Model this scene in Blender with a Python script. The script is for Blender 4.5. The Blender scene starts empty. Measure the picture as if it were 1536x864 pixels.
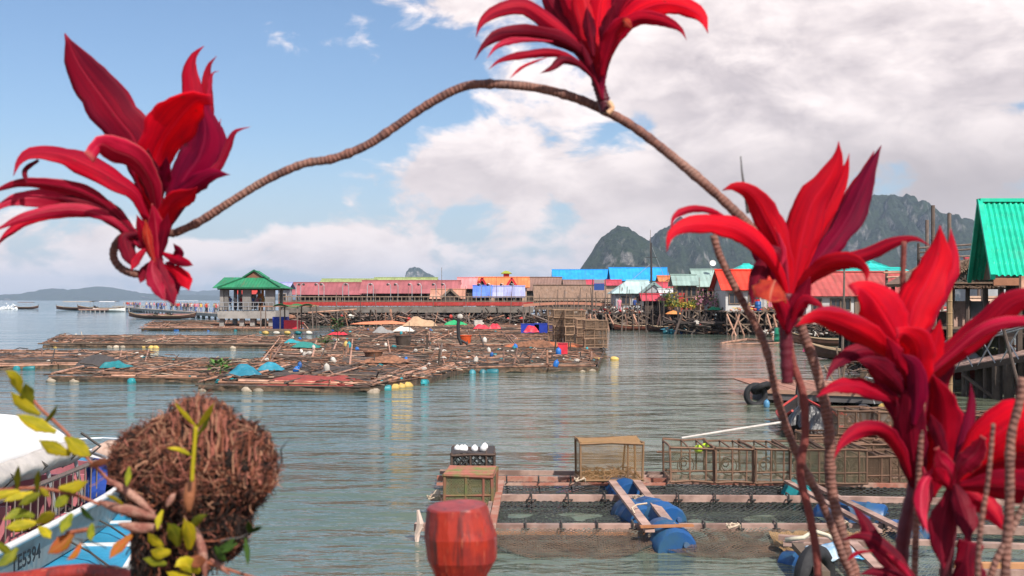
import bpy, bmesh, math, random
from mathutils import Vector, Matrix, Euler, noise
R = random.Random(11)
rad = math.radians
S = bpy.context.scene
C = S.collection

# ---------------------------------------------------------------- camera
F = 1647.0            # focal length in photo pixels (photo 1536 wide)
CAMZ = 3.2
PITCH = math.atan(18 / F)
cam_d = bpy.data.cameras.new('camera')
cam = bpy.data.objects.new('camera', cam_d)
C.objects.link(cam)
cam.location = (0, 0, CAMZ)
cam.rotation_euler = (math.pi / 2 + PITCH, 0, 0)
cam_d.sensor_width = 36
cam_d.lens = 36 * F / 1536
cam_d.clip_start = 0.05
cam_d.clip_end = 40000
cam_d.dof.use_dof = True
cam_d.dof.focus_distance = 55
cam_d.dof.aperture_fstop = 8
S.camera = cam

# ---------------------------------------------------------------- exposure, sun, sky
S.view_settings.view_transform = 'Standard'
S.view_settings.look = 'None'
S.view_settings.gamma = 1
S.view_settings.exposure = 0.38
S.cycles.max_bounces = 7
S.cycles.diffuse_bounces = 3
S.cycles.glossy_bounces = 3
S.cycles.transmission_bounces = 3
S.cycles.transparent_max_bounces = 24
S.cycles.volume_bounces = 0
S.cycles.sample_clamp_indirect = 4
SUN_EL, SUN_AZ = 46, 150       # azimuth clockwise from +Y (the view direction)
sun_d = bpy.data.lights.new('sun', 'SUN')
sun_d.energy = 4.8
sun_d.angle = rad(0.53)
sun_d.color = (1.0, 0.93, 0.85)
sun = bpy.data.objects.new('sun', sun_d)
C.objects.link(sun)
sdir = Vector((math.sin(rad(SUN_AZ)) * math.cos(rad(SUN_EL)), math.cos(rad(SUN_AZ)) * math.cos(rad(SUN_EL)), math.sin(rad(SUN_EL))))
sun.rotation_euler = (-sdir).to_track_quat('-Z', 'Y').to_euler()
sun.location = sdir * 60

W = bpy.data.worlds.new('World')
S.world = W
W.use_nodes = True
nt = W.node_tree
for n in list(nt.nodes):
    nt.nodes.remove(n)


class NG:
    """tiny helper for node graphs"""
    def __init__(s, tree): s.t = tree
    def n(s, typ, **kw):
        nd = s.t.nodes.new(typ)
        for k, v in kw.items(): setattr(nd, k, v)
        return nd
    def put(s, sock, v):
        if isinstance(v, bpy.types.NodeSocket): s.t.links.new(v, sock)
        elif v is not None:
            if isinstance(v, (tuple, list)) and len(v) == 3 and sock.type == 'RGBA': v = (*v, 1)
            sock.default_value = v
    def m(s, op, a, b=None, c=None, clamp=False):
        nd = s.n('ShaderNodeMath', operation=op, use_clamp=clamp)
        s.put(nd.inputs[0], a); s.put(nd.inputs[1], b); s.put(nd.inputs[2], c)
        return nd.outputs[0]
    def mix(s, f, a, b, blend='MIX'):
        nd = s.n('ShaderNodeMix', data_type='RGBA', blend_type=blend)
        s.put(nd.inputs[0], f); s.put(nd.inputs[6], a); s.put(nd.inputs[7], b)
        return nd.outputs[2]
    def noise(s, vec, scale, detail=4, rough=.55, dist=0.0, dim='3D'):
        nd = s.n('ShaderNodeTexNoise', noise_dimensions=dim)
        s.put(nd.inputs['Vector'], vec)
        nd.inputs['Scale'].default_value = scale
        nd.inputs['Detail'].default_value = detail
        nd.inputs['Roughness'].default_value = rough
        nd.inputs['Distortion'].default_value = dist
        return nd.outputs[0]
    def ss(s, v, lo, hi, a=0.0, b=1.0):
        nd = s.n('ShaderNodeMapRange', interpolation_type='SMOOTHSTEP')
        s.put(nd.inputs[0], v)
        nd.inputs[1].default_value = lo; nd.inputs[2].default_value = hi
        nd.inputs[3].default_value = a; nd.inputs[4].default_value = b
        return nd.outputs[0]
    def lin(s, v, lo, hi, a=0.0, b=1.0):
        nd = s.n('ShaderNodeMapRange')
        s.put(nd.inputs[0], v)
        nd.inputs[1].default_value = lo; nd.inputs[2].default_value = hi
        nd.inputs[3].default_value = a; nd.inputs[4].default_value = b
        return nd.outputs[0]
    def xyz(s, x, y, z):
        nd = s.n('ShaderNodeCombineXYZ')
        s.put(nd.inputs[0], x); s.put(nd.inputs[1], y); s.put(nd.inputs[2], z)
        return nd.outputs[0]
    def sep(s, v):
        nd = s.n('ShaderNodeSeparateXYZ'); s.put(nd.inputs[0], v)
        return nd.outputs
    def vm(s, op, a, b=None, sc=None):
        nd = s.n('ShaderNodeVectorMath', operation=op)
        s.put(nd.inputs[0], a); s.put(nd.inputs[1], b)
        if sc is not None: s.put(nd.inputs['Scale'], sc)
        return nd.outputs[0]


def build_world():
    g = NG(nt)
    sky = g.n('ShaderNodeTexSky', sky_type='NISHITA')
    sky.sun_disc = False
    sky.sun_elevation = rad(SUN_EL)
    sky.sun_rotation = rad(SUN_AZ)
    sky.air_density = 1.0; sky.dust_density = 1.2; sky.ozone_density = 1.0
    skyc = g.vm('SCALE', sky.outputs[0], sc=0.095)
    skyc = g.mix(1.0, skyc, (0.86, .98, 1.12), 'MULTIPLY')
    tc = g.n('ShaderNodeTexCoord')
    d = tc.outputs['Generated']
    x, y, z = g.sep(d)[:3]
    az = g.m('ARCTAN2', x, y)                       # azimuth, clockwise from the view direction
    hyp = g.m('SQRT', g.m('ADD', g.m('MULTIPLY', x, x), g.m('MULTIPLY', y, y)))
    el = g.m('ARCTAN2', z, hyp)
    # cloud field lives on the sky dome, flattened towards the horizon
    zz = g.m('MULTIPLY', z, 1.9)
    p = g.xyz(x, y, zz)
    warp = g.n('ShaderNodeTexNoise'); g.put(warp.inputs['Vector'], p)
    warp.inputs['Scale'].default_value = 5; warp.inputs['Detail'].default_value = 3
    p2 = g.vm('ADD', p, g.vm('SCALE', g.vm('SUBTRACT', warp.outputs['Color'], (.5, .5, .5)), sc=0.10))
    def field(vec):
        a = g.noise(vec, 7.5, 7, .55)
        return g.m('ADD', g.m('MULTIPLY', g.m('SUBTRACT', a, .5), 1.7), .5)
    f1 = field(p2)
    off = Vector((0.35, -0.2, 0.9)).normalized() * 0.035
    f2 = field(g.vm('ADD', p2, tuple(off)))
    # weather: where the cloud banks stand (azimuth, elevation, radii, weight)
    def blob(ca, ce, ra, re, wt):
        u = g.m('DIVIDE', g.m('SUBTRACT', az, ca), ra)
        v = g.m('DIVIDE', g.m('SUBTRACT', el, ce), re)
        q = g.m('ADD', g.m('MULTIPLY', u, u), g.m('MULTIPLY', v, v))
        return g.m('MULTIPLY', g.m('EXPONENT', g.m('MULTIPLY', q, -1)), wt)
    def pa(px): return math.atan((px - 768) / F)
    def pe(py): return math.atan((450 - py) / F)
    terms = [
        (pa(1350), pe(210), .28, .14, .34), (pa(1100), pe(120), .16, .09, .16), (pa(720), pe(290), .13, .038, .27),
        (pa(1250), pe(0), .26, .08, .14), (pa(660), pe(0), .08, .022, .26), (pa(940), pe(270), .12, .09, .17),
        (pa(930), pe(205), .035, .020, -.16), (pa(700), pe(170), .045, .02, -.20), (pa(800), pe(120), .035, .015, .10),
        (pa(415), pe(95), .05, .02, -.10), (pa(510), pe(20), .03, .018, .05), (pa(200), pe(385), .34, .032, .27),
        (pa(600), pe(370), .12, .03, .18), (pa(640), pe(100), .05, .03, -.10),
        (pa(300), pe(180), .26, .09, -.20), (pa(60), pe(350), .10, .016, .10), (0, 1.1, 2.0, .45, .12),
        (2.6, .4, .8, .4, .16), (-1.6, .5, .5, .4, .12),
    ]
    bias = None
    for t in terms:
        b = blob(*t)
        bias = b if bias is None else g.m('ADD', bias, b)
    dens = g.m('ADD', f1, bias)
    dens2 = g.m('ADD', f2, bias)
    cover = g.ss(dens, .55, .72)
    # lit tops / grey undersides from the density seen a little higher up
    shade = g.ss(g.m('SUBTRACT', dens2, f1), .0, .62)
    thick = g.ss(dens, .64, 1.15)
    relief = g.lin(g.m('SUBTRACT', f1, f2), -.14, .17)
    fine = g.noise(p2, 24, 3, .6)
    lit = g.m('ADD', g.m('MULTIPLY', relief, .75), g.m('MULTIPLY', g.m('SUBTRACT', fine, .5), .9))
    lit = g.m('SUBTRACT', lit, g.m('MULTIPLY', thick, .33), clamp=False)
    lit = g.m('ADD', lit, .36, clamp=True)
    # heavier grey cloud low on the right behind the crags
    low = blob(pa(1400), pe(320), .24, .055, 1.0)
    lit = g.m('MULTIPLY', lit, g.m('SUBTRACT', 1.0, g.m('MULTIPLY', low, .8)))
    cc = g.mix(lit, (.54, .47, .48), (.97, .86, .83))
    cc = g.vm('SCALE', cc, sc=g.m('SUBTRACT', 1.0, g.m('MULTIPLY', low, .38)))
    warm = g.ss(el, .02, .16, .45, 0)
    cc = g.mix(warm, cc, (.80, .67, .62), 'MIX')
    cover = g.m('MULTIPLY', cover, g.ss(el, -.01, .03, .35, .96))
    # pale air just over the horizon
    hz = g.ss(el, -.02, .16, .62, 0)
    base = g.mix(hz, skyc, (.50, .52, .60))
    out = g.mix(cover, base, cc)
    bg = g.n('ShaderNodeBackground')
    g.put(bg.inputs[0], out)
    bg.inputs[1].default_value = 1.0
    # the Sky Texture itself enters at 0.105 (see skyc); the cloud colours are already in display range
    o = g.n('ShaderNodeOutputWorld')
    nt.links.new(bg.outputs[0], o.inputs[0])
build_world()
W.cycles.sampling_method = 'MANUAL'
W.cycles.sample_map_resolution = 512

# ---------------------------------------------------------------- pixels to points (photo pixels, 1536 x 864)
cP, sP = math.cos(PITCH), math.sin(PITCH)
def ray(px, py):
    a = (px - 768) / F; b = (432 - py) / F
    return Vector((a, cP - b * sP, sP + b * cP))
def P(px, py, Y):
    r = ray(px, py)
    return Vector((r.x / r.y * Y, Y, CAMZ + r.z / r.y * Y))
def G(px, py, z=0.0):
    r = ray(px, py)
    t = (z - CAMZ) / r.z
    return Vector((r.x * t, r.y * t, z))
def Zat(py, Y): return P(768, py, Y).z
def Xat(px, Y): return (px - 768) / F * Y / (cP)

# ---------------------------------------------------------------- objects
def tag(o, label=None, cat=None, group=None, kind=None):
    if label: o['label'] = label
    if cat: o['category'] = cat
    if group: o['group'] = group
    if kind: o['kind'] = kind
    return o
def thing(name, label, cat, loc=(0, 0, 0), rz=0, group=None):
    o = bpy.data.objects.new(name, None); C.objects.link(o)
    o.empty_display_size = .2
    o.location = loc; o.rotation_euler = (0, 0, rz)
    return tag(o, label, cat, group)
def wloc(o):
    v = Vector((0, 0, 0))
    while o is not None:
        v += Vector(o.location); o = o.parent
    return v
def copy_tree(o, parent=None):
    c = o.copy(); C.objects.link(c); c.parent = parent
    for ch in list(o.children): copy_tree(ch, c)
    return c
def dup(o, loc, rz=0, label=None, group=None, sc=None):
    c = copy_tree(o); c.location = loc; c.rotation_euler = (0, 0, rz)
    if label: c['label'] = label
    if group: c['group'] = group
    if sc: c.scale = (sc, sc, sc) if not isinstance(sc, tuple) else sc
    return c

class MB:
    """collects shapes into one mesh"""
    def __init__(s): s.v = []; s.f = []; s.m = []; s.uv = []; s.hasuv = False; s.col = []
    def add(s, vs, fs, mi=0, uv=None, col=None):
        o = len(s.v)
        s.v += [tuple(v) for v in vs]
        s.f += [tuple(i + o for i in f) for f in fs]
        s.m += [mi] * len(fs)
        if uv: s.hasuv = True
        s.uv += list(uv) if uv else [(0, 0)] * len(vs)
        s.col += [col if col is not None else 0.5] * len(vs)
        return s
    def box(s, c, size, rz=0, M=None, mi=0, taper=1.0):
        x, y, z = (a / 2 for a in size)
        vs = [Vector((sx * x * (taper if sz > 0 else 1), sy * y * (taper if sz > 0 else 1), sz * z)) for sz in (-1, 1) for sy in (-1, 1) for sx in (-1, 1)]
        m = Matrix.Rotation(rz, 3, 'Z') if M is None else M
        vs = [m @ v + Vector(c) for v in vs]
        return s.add(vs, [(0, 2, 3, 1), (4, 5, 7, 6), (0, 1, 5, 4), (2, 6, 7, 3), (0, 4, 6, 2), (1, 3, 7, 5)], mi)
    def bar(s, p0, p1, w, h=None, mi=0, up=(0, 0, 1)):
        p0 = Vector(p0); p1 = Vector(p1); h = h or w
        t = (p1 - p0).normalized(); u = Vector(up)
        if abs(t.dot(u)) > .98: u = Vector((0, 1, 0))
        a = t.cross(u).normalized(); b = a.cross(t).normalized()
        vs = [q + a * sa * w / 2 + b * sb * h / 2 for q in (p0, p1) for sa, sb in ((-1, -1), (1, -1), (1, 1), (-1, 1))]
        return s.add(vs, [(0, 1, 2, 3), (7, 6, 5, 4), (0, 4, 5, 1), (1, 5, 6, 2), (2, 6, 7, 3), (3, 7, 4, 0)], mi)
    def tube(s, pts, r, n=6, mi=0, cap=True, col=None):
        pts = [Vector(p) for p in pts]; k = len(pts)
        rr = r if isinstance(r, (list, tuple)) else [r] * k
        vs = []; fs = []; uv = []
        t = (pts[1] - pts[0]).normalized()
        a = t.cross(Vector((0, 0, 1)))
        if a.length < .05: a = t.cross(Vector((1, 0, 0)))
        a.normalize(); L = 0
        for i, p in enumerate(pts):
            t = (pts[min(i + 1, k - 1)] - pts[max(i - 1, 0)]).normalized()
            a = (a - t * a.dot(t)).normalized(); b = t.cross(a)
            if i: L += (p - pts[i - 1]).length
            for j in range(n):
                an = 2 * math.pi * j / n
                vs.append(p + (a * math.cos(an) + b * math.sin(an)) * rr[i]); uv.append((j / n, L))
        for i in range(k - 1):
            for j in range(n):
                j2 = (j + 1) % n
                fs.append((i * n + j, i * n + j2, (i + 1) * n + j2, (i + 1) * n + j))
        if cap:
            fs.append(tuple(range(n - 1, -1, -1))); fs.append(tuple((k - 1) * n + j for j in range(n)))
        return s.add(vs, fs, mi, uv, col)
    def lathe(s, prof, n=16, c=(0, 0, 0), M=None, mi=0, squash=None):
        vs = []; fs = []; k = len(prof)
        for r, z in prof:
            for j in range(n):
                an = 2 * math.pi * j / n
                v = Vector((r * math.cos(an), r * math.sin(an), z))
                if squash: v = Vector((v.x * squash[0], v.y * squash[1], v.z * squash[2]))
                if M is not None: v = M @ v
                vs.append(v + Vector(c))
        for i in range(k - 1):
            for j in range(n):
                j2 = (j + 1) % n
                fs.append((i * n + j, i * n + j2, (i + 1) * n + j2, (i + 1) * n + j))
        fs.append(tuple(range(n - 1, -1, -1))); fs.append(tuple((k - 1) * n + j for j in range(n)))
        return s.add(vs, fs, mi)
    def ball(s, c, r, n=10, amp=0, seed=0, mi=0, fr=1.5, top=None):
        rx, ry, rz = (r, r, r) if not isinstance(r, (tuple, list)) else r
        m = max(5, n // 2 + 1); vs = []; fs = []
        for i in range(m + 1):
            th = math.pi * i / m
            for j in range(n):
                ph = 2 * math.pi * j / n
                d = Vector((math.sin(th) * math.cos(ph), math.sin(th) * math.sin(ph), math.cos(th)))
                if i in (0, m): d = Vector((0, 0, 1 if i == 0 else -1))
                k = 1 + amp * noise.noise(d * fr + Vector((seed * 7.3, seed * 3.1, seed)))
                vs.append(Vector((d.x * rx * k, d.y * ry * k, d.z * rz * k)) + Vector(c))
        for i in range(m):
            for j in range(n):
                j2 = (j + 1) % n
                fs.append((i * n + j, (i + 1) * n + j, (i + 1) * n + j2, i * n + j2))
        return s.add(vs, fs, mi)
    def grid(s, fn, nu, nv, mi=0, uvs=(1, 1), col=None, two=False):
        vs = []; uv = []; fs = []
        for j in range(nv + 1):
            for i in range(nu + 1):
                u = i / nu; v = j / nv
                vs.append(Vector(fn(u, v))); uv.append((u * uvs[0], v * uvs[1]))
        for j in range(nv):
            for i in range(nu):
                a = j * (nu + 1) + i
                fs.append((a, a + 1, a + nu + 2, a + nu + 1))
        return s.add(vs, fs, mi, uv, col)
    def build(s, name, mats, parent=None, smooth=False, world=True, origin=None, solid=0, angle=None):
        me = bpy.data.meshes.new(name)
        off = Vector((0, 0, 0))
        if parent is not None and world: off = wloc(parent)
        if origin is not None: off = Vector(origin)
        vs = [(v[0] - off.x, v[1] - off.y, v[2] - off.z) for v in s.v]
        me.from_pydata(vs, [], s.f)
        if not isinstance(mats, (list, tuple)): mats = [mats]
        for m in mats: me.materials.append(m)
        if len(mats) > 1: me.polygons.foreach_set('material_index', s.m)
        if s.hasuv:
            l = me.uv_layers.new(name='UVMap')
            for lp in me.loops: l.data[lp.index].uv = s.uv[lp.vertex_index]
        if smooth:
            me.polygons.foreach_set('use_smooth', [True] * len(me.polygons))
            if angle: me.set_sharp_from_angle(angle=rad(angle))
        me.update()
        o = bpy.data.objects.new(name, me); C.objects.link(o)
        if parent is not None: o.parent = parent
        if origin is not None:
            o.location = off - (wloc(parent) if parent is not None else Vector((0, 0, 0)))
        if solid:
            md = o.modifiers.new('thickness', 'SOLIDIFY'); md.thickness = solid; md.offset = 0
        return o

# ---------------------------------------------------------------- materials
_M = {}
def mat(name, col, rough=.75, var=.35, scale=4.0, bump=.25, col2=None, metal=0.0, patch=.0, rnd=.25, spec=.4, stretch=(1, 1, 1), coord='Object', trans=0, coat=0, detail=5, dist=.01):
    """a painted, wooden or stone surface: base colour with mottling, worn patches, relief, and a little difference from object to object"""
    if name in _M: return _M[name]
    m = bpy.data.materials.new(name); m.use_nodes = True; t = m.node_tree
    g = NG(t); b = t.nodes['Principled BSDF']
    tc = g.n('ShaderNodeTexCoord'); oi = g.n('ShaderNodeObjectInfo')
    v = g.vm('MULTIPLY', tc.outputs[coord], tuple(stretch))
    v = g.vm('ADD', v, g.vm('SCALE', g.xyz(oi.outputs['Random'], oi.outputs['Random'], 0), sc=31.0))
    n1 = g.noise(v, scale, detail, .6); n2 = g.noise(v, scale * 4.3, 4, .6)
    c2 = col2 or tuple(c * .45 for c in col)
    f = g.m('MULTIPLY', g.ss(n1, .38, .68), var if col2 is None else min(1, var * 1.6))
    c = g.mix(f, col, c2)
    c = g.mix(g.m('MULTIPLY', g.m('SUBTRACT', n2, .5), var * .9), c, (1, 1, 1), 'OVERLAY') if False else g.mix(g.m('MULTIPLY', g.ss(n2, .45, .75), var * .5), c, tuple(q * .55 for q in col))
    if patch: c = g.mix(g.m('MULTIPLY', g.ss(g.noise(v, scale * .45, 6, .68), .55, .62), patch), c, tuple(min(1, q * .35 + .13) for q in col))
    if rnd:
        k = g.lin(oi.outputs['Random'], 0, 1, 1 - rnd, 1 + rnd)
        c = g.vm('SCALE', c, sc=k)
    g.put(b.inputs['Base Color'], c)
    b.inputs['Roughness'].default_value = rough
    g.put(b.inputs['Roughness'], g.lin(n2, .3, .7, max(.05, rough - .12), min(1, rough + .12)))
    b.inputs['Metallic'].default_value = metal
    b.inputs['Specular IOR Level'].default_value = spec
    if coat: b.inputs['Coat Weight'].default_value = coat
    if bump:
        bp = g.n('ShaderNodeBump'); bp.inputs['Strength'].default_value = bump; bp.inputs['Distance'].default_value = dist
        g.put(bp.inputs['Height'], g.m('ADD', n1, n2)); t.links.new(bp.outputs[0], b.inputs['Normal'])
    _M[name] = m
    return m

def netmat(name, col, cell=26.0, width=.2, solidity=.0, col2=None):
    """knotted netting: diagonal threads with real gaps between them (UV in metres)"""
    if name in _M: return _M[name]
    m = bpy.data.materials.new(name); m.use_nodes = True; t = m.node_tree; g = NG(t)
    b = t.nodes['Principled BSDF']; out = t.nodes['Material Output']
    tc = g.n('ShaderNodeTexCoord'); uv = g.sep(tc.outputs['UV'])
    wob = g.noise(tc.outputs['UV'], 3.0, 3, .5)
    w = g.m('MULTIPLY', wob, .10)
    a = g.m('MULTIPLY', g.m('ADD', g.m('ADD', uv[0], uv[1]), w), cell)
    c = g.m('MULTIPLY', g.m('SUBTRACT', g.m('SUBTRACT', uv[0], uv[1]), w), cell)
    def line(q): 
        fr = g.m('FRACT', q)
        return g.m('LESS_THAN', g.m('ABSOLUTE', g.m('SUBTRACT', fr, .5)), width / 2)
    on = g.m('MAXIMUM', line(a), line(c))
    if solidity:
        on = g.m('MAXIMUM', on, g.m('GREATER_THAN', g.noise(tc.outputs['UV'], 9, 5, .7), 1 - solidity))
    tr = g.n('ShaderNodeBsdfTransparent'); mx = g.n('ShaderNodeMixShader')
    g.put(mx.inputs[0], on); t.links.new(tr.outputs[0], mx.inputs[1]); t.links.new(b.outputs[0], mx.inputs[2])
    t.links.new(mx.outputs[0], out.inputs[0])
    cc = g.mix(g.ss(g.noise(tc.outputs['UV'], 2.0, 4, .6), .4, .65), col, col2 or tuple(q * .5 for q in col))
    g.put(b.inputs['Base Color'], cc); b.inputs['Roughness'].default_value = .8
    _M[name] = m
    return m

def roofmat(name, col, period=.5, var=.4, axis='X', amp=.6, patch=.35, rough=.6, rust=.45):
    """ribbed roofing: ribs down the slope, sheet laps across it, streaks of dirt"""
    if name in _M: return _M[name]
    m = bpy.data.materials.new(name); m.use_nodes = True; t = m.node_tree; g = NG(t)
    b = t.nodes['Principled BSDF']
    tc = g.n('ShaderNodeTexCoord'); oi = g.n('ShaderNodeObjectInfo')
    uv = g.sep(tc.outputs['UV'])
    rib = g.m('SINE', g.m('MULTIPLY', uv[0], 2 * math.pi / period))
    lap = g.m('FRACT', g.m('DIVIDE', uv[1], 1.3))
    h = g.m('ADD', g.m('MULTIPLY', rib, .5), g.m('MULTIPLY', lap, -.5))
    v = g.vm('ADD', g.vm('MULTIPLY', tc.outputs['UV'], (1, .25, 1)), g.vm('SCALE', g.xyz(oi.outputs['Random'], oi.outputs['Random'], 0), sc=31.0))
    n1 = g.noise(v, .55, 6, .65); n2 = g.noise(v, 4.5, 5, .65)
    dark = tuple(q * .55 for q in col); pale = tuple(min(.8, q * .75 + .12) for q in col)
    c = g.mix(g.m('MULTIPLY', g.ss(n1, .45, .65), var), col, dark)
    c = g.mix(g.m('MULTIPLY', g.ss(n2, .52, .72), patch), c, pale)
    c = g.mix(g.m('MULTIPLY', g.ss(g.noise(g.vm('MULTIPLY', v, (1.6, .5, 1)), 1.1, 7, .72), .54, .64), rust), c, (.17, .075, .045))
    # individual sheets differ a little
    cellx = g.m('FLOOR', g.m('DIVIDE', uv[0], .9)); celly = g.m('FLOOR', g.m('DIVIDE', uv[1], 1.3))
    wn = g.n('ShaderNodeTexWhiteNoise', noise_dimensions='2D'); g.put(wn.inputs['Vector'], g.xyz(cellx, celly, 0))
    c = g.vm('SCALE', c, sc=g.lin(wn.outputs[0], 0, 1, .82, 1.12))
    g.put(b.inputs['Base Color'], c)
    b.inputs['Roughness'].default_value = rough
    bp = g.n('ShaderNodeBump'); bp.inputs['Strength'].default_value = amp; bp.inputs['Distance'].default_value = .06
    g.put(bp.inputs['Height'], h); t.links.new(bp.outputs[0], b.inputs['Normal'])
    _M[name] = m
    return m
# ---------------------------------------------------------------- the setting: water, hills, air
def build_water():
    m = bpy.data.materials.new('sea_water'); m.use_nodes = True; t = m.node_tree; g = NG(t)
    b = t.nodes['Principled BSDF']
    geo = g.n('ShaderNodeNewGeometry'); pos = geo.outputs['Position']
    # turbid green-grey tidal water, patches of silt
    n = g.noise(g.vm('MULTIPLY', pos, (.05, .03, 0)), 1.0, 4, .6)
    c = g.mix(g.ss(n, .35, .65), (.100, .128, .096), (.130, .140, .090))
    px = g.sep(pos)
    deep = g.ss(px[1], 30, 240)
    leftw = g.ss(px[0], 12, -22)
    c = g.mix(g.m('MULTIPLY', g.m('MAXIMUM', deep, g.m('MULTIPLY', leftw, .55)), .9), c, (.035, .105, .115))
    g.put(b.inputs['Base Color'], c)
    b.inputs['Roughness'].default_value = .06
    b.inputs['IOR'].default_value = 1.333
    b.inputs['Specular IOR Level'].default_value = .5
    def wave(sx, sy, det, ro, di=0.):
        return g.noise(g.vm('MULTIPLY', pos, (sx, sy, 1)), 1.0, det, ro, di)
    w1 = wave(.45, 1.1, 3, .5, .4); w2 = wave(1.6, 3.6, 3, .5, .3); w3 = wave(5.5, 11, 3, .6)
    w0 = wave(.10, .38, 3, .55, .5)
    calm = g.ss(wave(.03, .09, 3, .6), .35, .65, .45, 1.0)
    h = g.m('ADD', g.m('ADD', g.m('MULTIPLY', w0, .9), g.m('MULTIPLY', w1, .50)), g.m('ADD', g.m('MULTIPLY', w2, .15), g.m('MULTIPLY', w3, .022)))
    h = g.m('MULTIPLY', g.m('MULTIPLY', h, calm), g.ss(px[1], 18, 60, 1.15, .55))
    bp = g.n('ShaderNodeBump'); bp.inputs['Strength'].default_value = 1.0; bp.inputs['Distance'].default_value = WAVE
    g.put(bp.inputs['Height'], h); t.links.new(bp.outputs[0], b.inputs['Normal'])
    # sheet reaching the horizon, finer near the camera
    k = MB()
    k.add([(-14000, -150, 0), (14000, -150, 0), (14000, 15500, 0), (-14000, 15500, 0)], [(0, 1, 2, 3)])
    o = k.build('sea_water', m)
    tag(o, kind='structure')
WAVE = .5
build_water()

def prof(pts, x):
    for (x0, y0), (x1, y1) in zip(pts, pts[1:]):
        if x0 <= x <= x1:
            return y0 + (y1 - y0) * (x - x0) / (x1 - x0)
    return pts[0][1] if x < pts[0][0] else pts[-1][1]

rock_m = mat('jungle_crag', (.075, .098, .052), rough=.95, var=.75, scale=.028, bump=1.0, col2=(.028, .045, .025), coord='Object', rnd=0, spec=.1, dist=6, detail=9)
def crag_material():
    m = bpy.data.materials.new('limestone_and_jungle'); m.use_nodes = True; t = m.node_tree; g = NG(t)
    b = t.nodes['Principled BSDF']; geo = g.n('ShaderNodeNewGeometry'); pos = geo.outputs['Position']
    n1 = g.noise(pos, .022, 8, .65); n2 = g.noise(g.vm('MULTIPLY', pos, (1, 1, .35)), .035, 8, .6); n3 = g.noise(pos, .12, 6, .7)
    nz = g.sep(geo.outputs['Normal'])[2]
    green = g.mix(g.ss(n3, .38, .62), (.014, .024, .018), (.044, .060, .038))
    green = g.mix(g.ss(n1, .45, .7), green, (.030, .050, .022))
    rockc = g.mix(g.ss(n3, .4, .6), (.15, .145, .135), (.30, .28, .25))
    cliff = g.m('MULTIPLY', g.ss(nz, .62, .40), g.ss(n2, .43, .58))
    c = g.mix(cliff, green, rockc)
    g.put(b.inputs['Base Color'], c); b.inputs['Roughness'].default_value = .95; b.inputs['Specular IOR Level'].default_value = .1
    bp = g.n('ShaderNodeBump'); bp.inputs['Strength'].default_value = 1.0; bp.inputs['Distance'].default_value = 9
    g.put(bp.inputs['Height'], g.m('ADD', n3, n2)); t.links.new(bp.outputs[0], b.inputs['Normal'])
    return m
CRAG = crag_material()
def crag(name, pts, D, depth, seed, nx=260, ny=70, mtl=None, rugged=.10, kind='structure'):
    """a karst ridge: profile along its length, steep face, broken by gullies and buttresses"""
    k = MB(); x0, x1 = pts[0][0], pts[-1][0]; vs = []
    def fn(u, v):
        px = x0 + (x1 - x0) * u
        hmax = max(0.0, Zat(prof(pts, px), D))
        X = Xat(px, D)
        yv = (v - .5) * 2                      # -1 front foot, 0 ridge, 1 back foot
        a = abs(yv)
        face = 1 - a ** 1.6
        face = max(0, face) ** .8
        q = Vector((X * .006, yv * 2.2, seed))
        n = noise.fractal(q, 1.0, 2.0, 5) * .22 + noise.fractal(q * 4, .9, 2.0, 5) * .10
        g2 = abs(noise.noise(Vector((X * .012, yv * .8, seed + 4))))
        z = hmax * (face * (1 + n * min(1, a * 3) * 1.3) - g2 * .28 * min(1, a * 2.4) * face)
        z *= 1 + noise.fractal(Vector((X * .05, yv * 8, seed)), .8, 2.1, 4) * rugged * .22
        Y = D + yv * depth * (.6 + .4 * min(1, hmax / 200)) + noise.noise(Vector((X * .008, yv * 3, seed + 9))) * depth * .25 * a
        return (X + noise.noise(Vector((X * .02, yv * 4, seed + 5))) * 14 * a, Y, z - 1.0)
    k.grid(fn, nx, ny)
    o = k.build(name, mtl or CRAG, smooth=True)
    return tag(o, kind=kind)
crag('mountain', [(815, 452), (850, 425), (868, 406), (885, 382), (896, 368), (905, 354), (918, 344), (930, 338), (942, 341), (952, 347), (966, 356), (976, 362), (985, 372), (1000, 382), (1020, 395), (1050, 412), (1080, 440), (1110, 455)], 2350, 330, 3.1)
crag('mountain', [(930, 455), (960, 400), (976, 366), (983, 350), (992, 344), (1003, 341), (1012, 332), (1020, 325), (1026, 330), (1034, 344), (1060, 346), (1090, 342), (1118, 350), (1150, 372), (1180, 398), (1215, 420), (1250, 455)], 2750, 420, 8.4, nx=320)
crag('mountain', [(1110, 455), (1150, 400), (1180, 370), (1210, 340), (1240, 318), (1262, 304), (1290, 296), (1318, 292), (1345, 293), (1358, 296), (1372, 306), (1380, 318), (1384, 328), (1392, 331), (1402, 327), (1412, 320), (1424, 318), (1432, 326), (1446, 326), (1462, 332), (1490, 336), (1540, 345), (1620, 370), (1700, 410), (1760, 455)], 3100, 520, 14.7, nx=520)
crag('islet', [(600, 456), (606, 430), (609, 408), (614, 402), (622, 400), (630, 403), (640, 409), (650, 413), (658, 420), (666, 440), (676, 456)], 5200, 120, 21.0, nx=90, ny=26)
crag('far_hills', [(-260, 452), (-120, 440), (-40, 444), (0, 442), (30, 441), (62, 436), (78, 432), (92, 437), (112, 434), (132, 431), (150, 429.5), (168, 431), (185, 434), (203, 439), (235, 441), (330, 443), (420, 447), (520, 452)], 8200, 800, 30.0, nx=240, ny=24)
crag('far_hills', [(150, 452), (200, 442), (240, 440), (262, 437), (280, 435), (300, 438), (322, 435), (345, 436), (380, 440), (440, 442), (560, 446), (640, 452)], 10500, 800, 40.0, nx=200, ny=24)

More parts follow.
